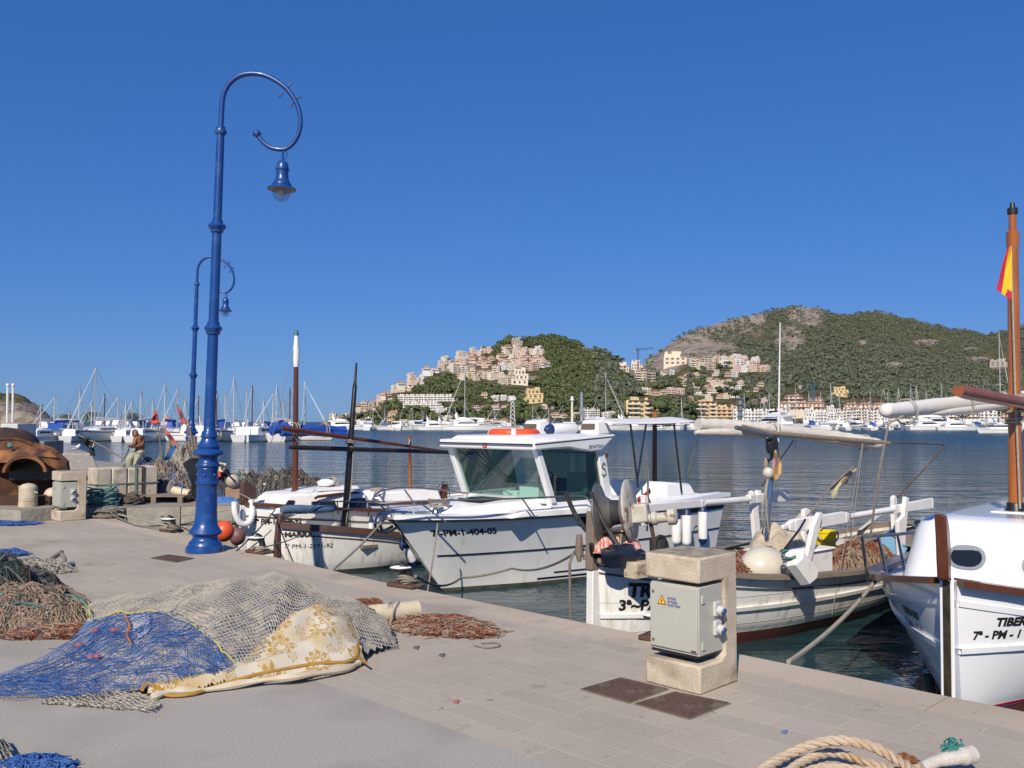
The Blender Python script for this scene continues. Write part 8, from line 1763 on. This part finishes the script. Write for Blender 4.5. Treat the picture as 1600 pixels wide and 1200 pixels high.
flagpole('bright red marker flag, the highest left of the blue lamps', [(254, 740), (250, 690), (244, 642)], 19.8, None, redflag, (((242, 640), (235, 662)), ((243, 640), (250, 660))))
flagpole('faded red marker flag hanging toward the lamp, left of the two lamp posts', [(300, 720), (291, 660), (275, 632)], 20.5, None, pinkflag, (((275, 632), (284, 662)), ((277, 632), (294, 660))))
flagpole('lower faded red marker flag drooping above the blue cone', [(277, 712), (262, 682), (252, 668)], 19.6, None, pinkflag, (((252, 667), (265, 690)), ((260, 672), (282, 697))))
o = one('leaning_pole', lambda b: [b.tube([aS(303, 720, 20), aS(300, 690, 20.1), aS(293, 655, 20.2)], .02, 6), b.tube([aS(308, 720, 20), aS(303, 680, 20)], .03, 6)], greywood); tag(o, 'pair of dark leaning poles between the two lamp posts', 'poles')
hp_('dark crab pot clump at the foot of the second lamp post', 291, 742, 23.5, .30, .3, .85, [(net_dark, 120, .5, .008, .9), (net_tan, 40, .5, .008, .9)], net_dark, 58)
# right of the lamp
r = thing('radar_reflector', 'white and red folded reflector marker with black pole, right of the lamp foot', 'marker', aS(343, 735, 18.0))
one('panel', lambda b: b.hexa([aS(338, 722, 18), aS(354, 724, 18), aS(349, 738, 18), aS(338, 736, 18)], [aS(338, 722, 18.06), aS(354, 724, 18.06), aS(349, 738, 18.06), aS(338, 736, 18.06)]), cream, r, bevel=.006)
one('panel', lambda b: b.hexa([aS(341, 724, 17.95), aS(351, 726, 17.95), aS(344, 731, 17.95), aS(344, 728, 17.95)], [aS(341, 724, 17.97), aS(351, 726, 17.97), aS(344, 731, 17.97), aS(344, 728, 17.97)]), mat('dark_panel', (.06, .055, .05), rough=.7), r); one('red_panel', lambda b: b.box(aS(339, 741, 18) + V((0, .05, 0)), (.14, .1, .10)), redflag, r)
one('pole', lambda b: b.tube([aS(346, 732, 18), aS(368, 752, 17.4)], .014, 6), blackp, r)
o = one('round_float', lambda b: b.ball(aS(364, 752, 17.8), (.135, .13, .13), 18, 12), mat('weathered_white_float', (.50, .44, .36), (.36, .29, .22), rough=.6, ns=4)); tag(o, 'weathered off-white ball float on the gear right of the lamp', 'float')
hp_('dark grey sacks and blue net right of the big lamp post', 348, 772, 18.3, .36, .3, .48, [(net_dark, 100, .5, .007, .9), (net_blue, 50, .5, .007, .9)], mat('dark_sack', (.04, .045, .06), (.07, .07, .08), rough=.7, ns=4), 59)
o = one('blue_net_fold', lambda b: heap(b, V((aS(345, 778, 17.5).x, 17.5, SZ)), .40, .12, .10, 14, 61, .6), net_blue); tag(o, 'flat fold of blue net at the edge right of the lamp', 'net')
o = one('cardboard_box', lambda b: b.box(aS(364, 768, 17.9) + V((0, 0, -.03)), (.28, .25, .22), rz=.3), mat('cardboard', (.36, .25, .16), (.28, .19, .12), rough=.9, ns=8), bevel=.01); tag(o, 'tan box below the off-white ball float', 'box')
hp_('pale net bag behind the off-white ball float', 378, 755, 19.2, .34, .3, .42, [(net_beige, 120, .4, .006, .9), (rope_t, 14, .5, .01, .9)], mat('pale_grey_net', (.40, .42, .40), rough=.9), 62)
for k, (x, Y, rx, h, lb) in enumerate(((397, 18.9, .42, .40, 'leftmost'), (428, 19.0, .5, .46, 'second'), (458, 19.0, .46, .44, 'third'), (484, 19.1, .36, .34, 'rightmost'))):
    hp_(f'heap of dark lobster pots and netting on the side quay tip, {lb} of four', x, 778, Y, rx, .4, h, [(net_dark, 130, .35, .008, 1.1), (net_grey, 90, .35, .006, 1.1), (net_tan, 60, .35, .006, 1.1), (net_green, 26, .35, .008, 1.1)], net_dark, 63 + k, 'pot_heap', (white_old, 5, .022), 'net heap')
o = one('dark_crate', lambda b: b.hexa([aS(419, 757, 19.2), aS(437, 756, 19.2), aS(437, 756, 19.5), aS(419, 757, 19.5)], [aS(420, 748, 19.2), aS(433, 747, 19.2), aS(433, 747, 19.5), aS(420, 748, 19.5)]), blackplastic, bevel=.008); tag(o, 'small dark crate on top of the second pot heap', 'crate')
o = one('mooring_buoy', lambda b: b.ball(AT(350, 830, 13.95), (.152, .152, .158), 26, 16), orange); tag(o, 'bright orange ball buoy hanging between quay and left boat', 'buoy')
o = one('mooring_buoy', lambda b: b.ball(AT(371, 838, 14.6), (.13, .13, .14), 20, 12), mat('dull_mauve_buoy', (.22, .10, .09), (.15, .08, .08), rough=.5)); tag(o, 'dull mauve buoy in shade behind the orange buoy', 'buoy')

# ------------------------------------------------------------------ bare-chested man
def person():
    Y = 26.0; s = 1 / F * Y
    q = lambda x, y, dy=0: AT(x, y, Y + dy)
    hip = q(219, 705); r = thing('person', 'bare-chested man in pale striped trousers looking down at a line in his hands', 'person', (hip.x, hip.y, SZ))
    J = {'pelvis': (hip + V((-.02, 0, .0)), .155), 'waist': (q(219, 698), .145), 'chest': (q(217.5, 689.5), .175), 'upper': (q(217, 684), .15), 'neck': (q(214, 680), .065), 'head0': (q(212.2, 677.5, -.02), .075)}
    sh = {-1: (q(211.5, 685.5, -.16), .075), 1: (q(222.5, 684.5, .06), .08)}
    el = {-1: (q(209.5, 695, -.26), .052), 1: (q(222.5, 695.5, -.1), .055)}
    wr = {-1: (q(204.5, 697.2, -.36), .036), 1: (q(207.5, 698.8, -.30), .038)}
    hn = {-1: (q(202.8, 696.6, -.38), .036), 1: (q(205.8, 698.6, -.33), .036)}
    kn = {-1: (q(201, 716, -.25), .085), 1: (q(213, 722, -.15), .085)}
    ft = {-1: (q(203, 738, -.12), .055), 1: (q(214, 742, -.02), .055)}
    def skinned(name, verts, edges, m, root=0, sub=2):
        me = bpy.data.meshes.new(name); o0 = V(r.location); me.from_pydata([tuple(v[0] - o0) for v in verts], edges, []); o = bpy.data.objects.new(name, me); COL.objects.link(o)
        o.modifiers.new('skin', 'SKIN'); me.skin_vertices.new() if not me.skin_vertices else None
        for i, v in enumerate(verts): me.skin_vertices[0].data[i].radius = (v[1], v[1]) if len(v) < 3 else v[2]
        me.skin_vertices[0].data[root].use_root = True
        sb = o.modifiers.new('sub', 'SUBSURF'); sb.levels = sub; sb.render_levels = sub; me.materials.append(m); o.parent = r
        dg = bpy.context.evaluated_depsgraph_get(); nm = bpy.data.meshes.new_from_object(o.evaluated_get(dg)); o.modifiers.clear(); o.data = nm; nm.shade_smooth(); return o
    vs = [J['pelvis'], J['waist'], J['chest'], J['upper'], J['neck'], J['head0']]; es = [(0, 1), (1, 2), (2, 3), (3, 4), (4, 5)]
    vs[0] = (vs[0][0], .15, (.17, .14)); vs[1] = (vs[1][0], .14, (.165, .13)); vs[2] = (vs[2][0], .17, (.20, .15)); vs[3] = (vs[3][0], .15, (.17, .11))
    for sd in (-1, 1):
        n = len(vs); vs += [sh[sd], el[sd], wr[sd], hn[sd]]; es += [(3, n), (n, n + 1), (n + 1, n + 2), (n + 2, n + 3)]
        n2 = len(vs); h = hn[sd][0]
        for k in range(5):   # four fingers and a thumb closing on the line
            d = V((-.035, -.012 + .011 * (k - 1.5), .0)) if k < 4 else V((-.012, -.035, .02)); a = h + V((-.012, .012 * (k - 1.5), .004)) if k < 4 else h + V((0, -.018, .008))
            vs += [(a + d * .5, .0095), (a + d + V((.0, 0, -.012)), .009), (a + d * 1.05 + V((.015, 0, -.026)), .008)]; m_ = n2 + 3 * k; es += [(n + 3, m_), (m_, m_ + 1), (m_ + 1, m_ + 2)]
    for sd in (-1, 1):
        n = len(vs); vs += [(hip + V((0, -.09 * sd, -.05)), .11), kn[sd], ft[sd], (ft[sd][0] + V((-.14, -.05, -.03)), .045)]; es += [(0, n), (n, n + 1), (n + 1, n + 2), (n + 2, n + 3)]
    skinned('body', vs, es, skin)
    hc = q(211.3, 677.3, -.06)
    def head(b):
        M = Matrix.Rotation(rad(35), 3, 'Z') @ Matrix.Rotation(rad(-18), 3, 'X')
        b.ball(hc, (.078, .098, .112), 18, 14, M); b.ball(hc + M @ V((0, -.06, -.05)), (.055, .05, .06), 14, 9, M)
        b.ball(hc + M @ V((0, -.108, -.012)), (.014, .02, .026), 8, 6, M)
        for s_ in (-1, 1): b.ball(hc + M @ V((s_ * .08, .0, -.01)), (.012, .022, .034), 8, 6, M)
        b.tube([hc + M @ V((-.022, -.104, -.058)), hc + M @ V((.022, -.104, -.058))], .007, 5)
    one('head', head, skin, r)
    MH = Matrix.Rotation(rad(35), 3, 'Z') @ Matrix.Rotation(rad(-18), 3, 'X')
    one('eyes', lambda b: [b.ball(hc + MH @ V((s_ * .03, -.088, .008)), (.012, .008, .007), 8, 5, MH) for s_ in (-1, 1)], blackp, r)
    one('hair', lambda b: (b.ball(hc + MH @ V((0, .018, .03)), (.086, .095, .095), 18, 12, MH), b.ball(hc + MH @ V((0, .05, -.02)), (.074, .06, .07), 14, 9, MH)), hair, r)
    tm = bpy.data.materials.new('striped_trousers'); tm.use_nodes = True; N = tm.node_tree.nodes; L = tm.node_tree.links
    tc = N.new('ShaderNodeTexCoord'); wv = N.new('ShaderNodeTexWave'); wv.inputs['Scale'].default_value = 9; wv.inputs['Distortion'].default_value = 1.5; L.new(tc.outputs['Object'], wv.inputs['Vector']); cr = N.new('ShaderNodeValToRGB'); e = cr.color_ramp.elements; e[0].position = .35; e[0].color = (.58, .56, .40, 1); e[1].position = .6; e[1].color = (.16, .17, .12, 1); k = e.new(.5); k.color = (.54, .52, .36, 1); L.new(wv.outputs['Fac'], cr.inputs[0]); L.new(cr.outputs[0], N['Principled BSDF'].inputs['Base Color']); N['Principled BSDF'].inputs['Roughness'].default_value = .9
    tv = [(hip + V((0, 0, .03)), .18, (.195, .16)), (hip + V((0, 0, -.08)), .17)]; te = [(0, 1)]
    for sd in (-1, 1):
        n = len(tv); tv += [(hip.lerp(kn[sd][0], .4) + V((0, -.05 * sd, 0)), .125), (kn[sd][0], .11), (kn[sd][0].lerp(ft[sd][0], .5), .10), (ft[sd][0] + V((0, 0, .08)), .095)]; te += [(1, n), (n, n + 1), (n + 1, n + 2), (n + 2, n + 3)]
    skinned('trousers', tv, te, tm)
    o = one('fishing_line', lambda b: b.tube(smooth_path([hn[-1][0], q(200, 706, -.3), q(195, 714, -.3), q(190, 722, -.2)], 5), .012, 5), blackp); tag(o, 'dark line hanging from the hands of the bare-chested man', 'line')
    st_ = q(217, 726, .25); st_.z = SZ
    hp_('low dark net seat behind the stone blocks under the sitting man', 218, 726, 26.3, .5, .4, .50, [(net_dark, 60, .5, .008, .9)], net_dark, 71)
person()
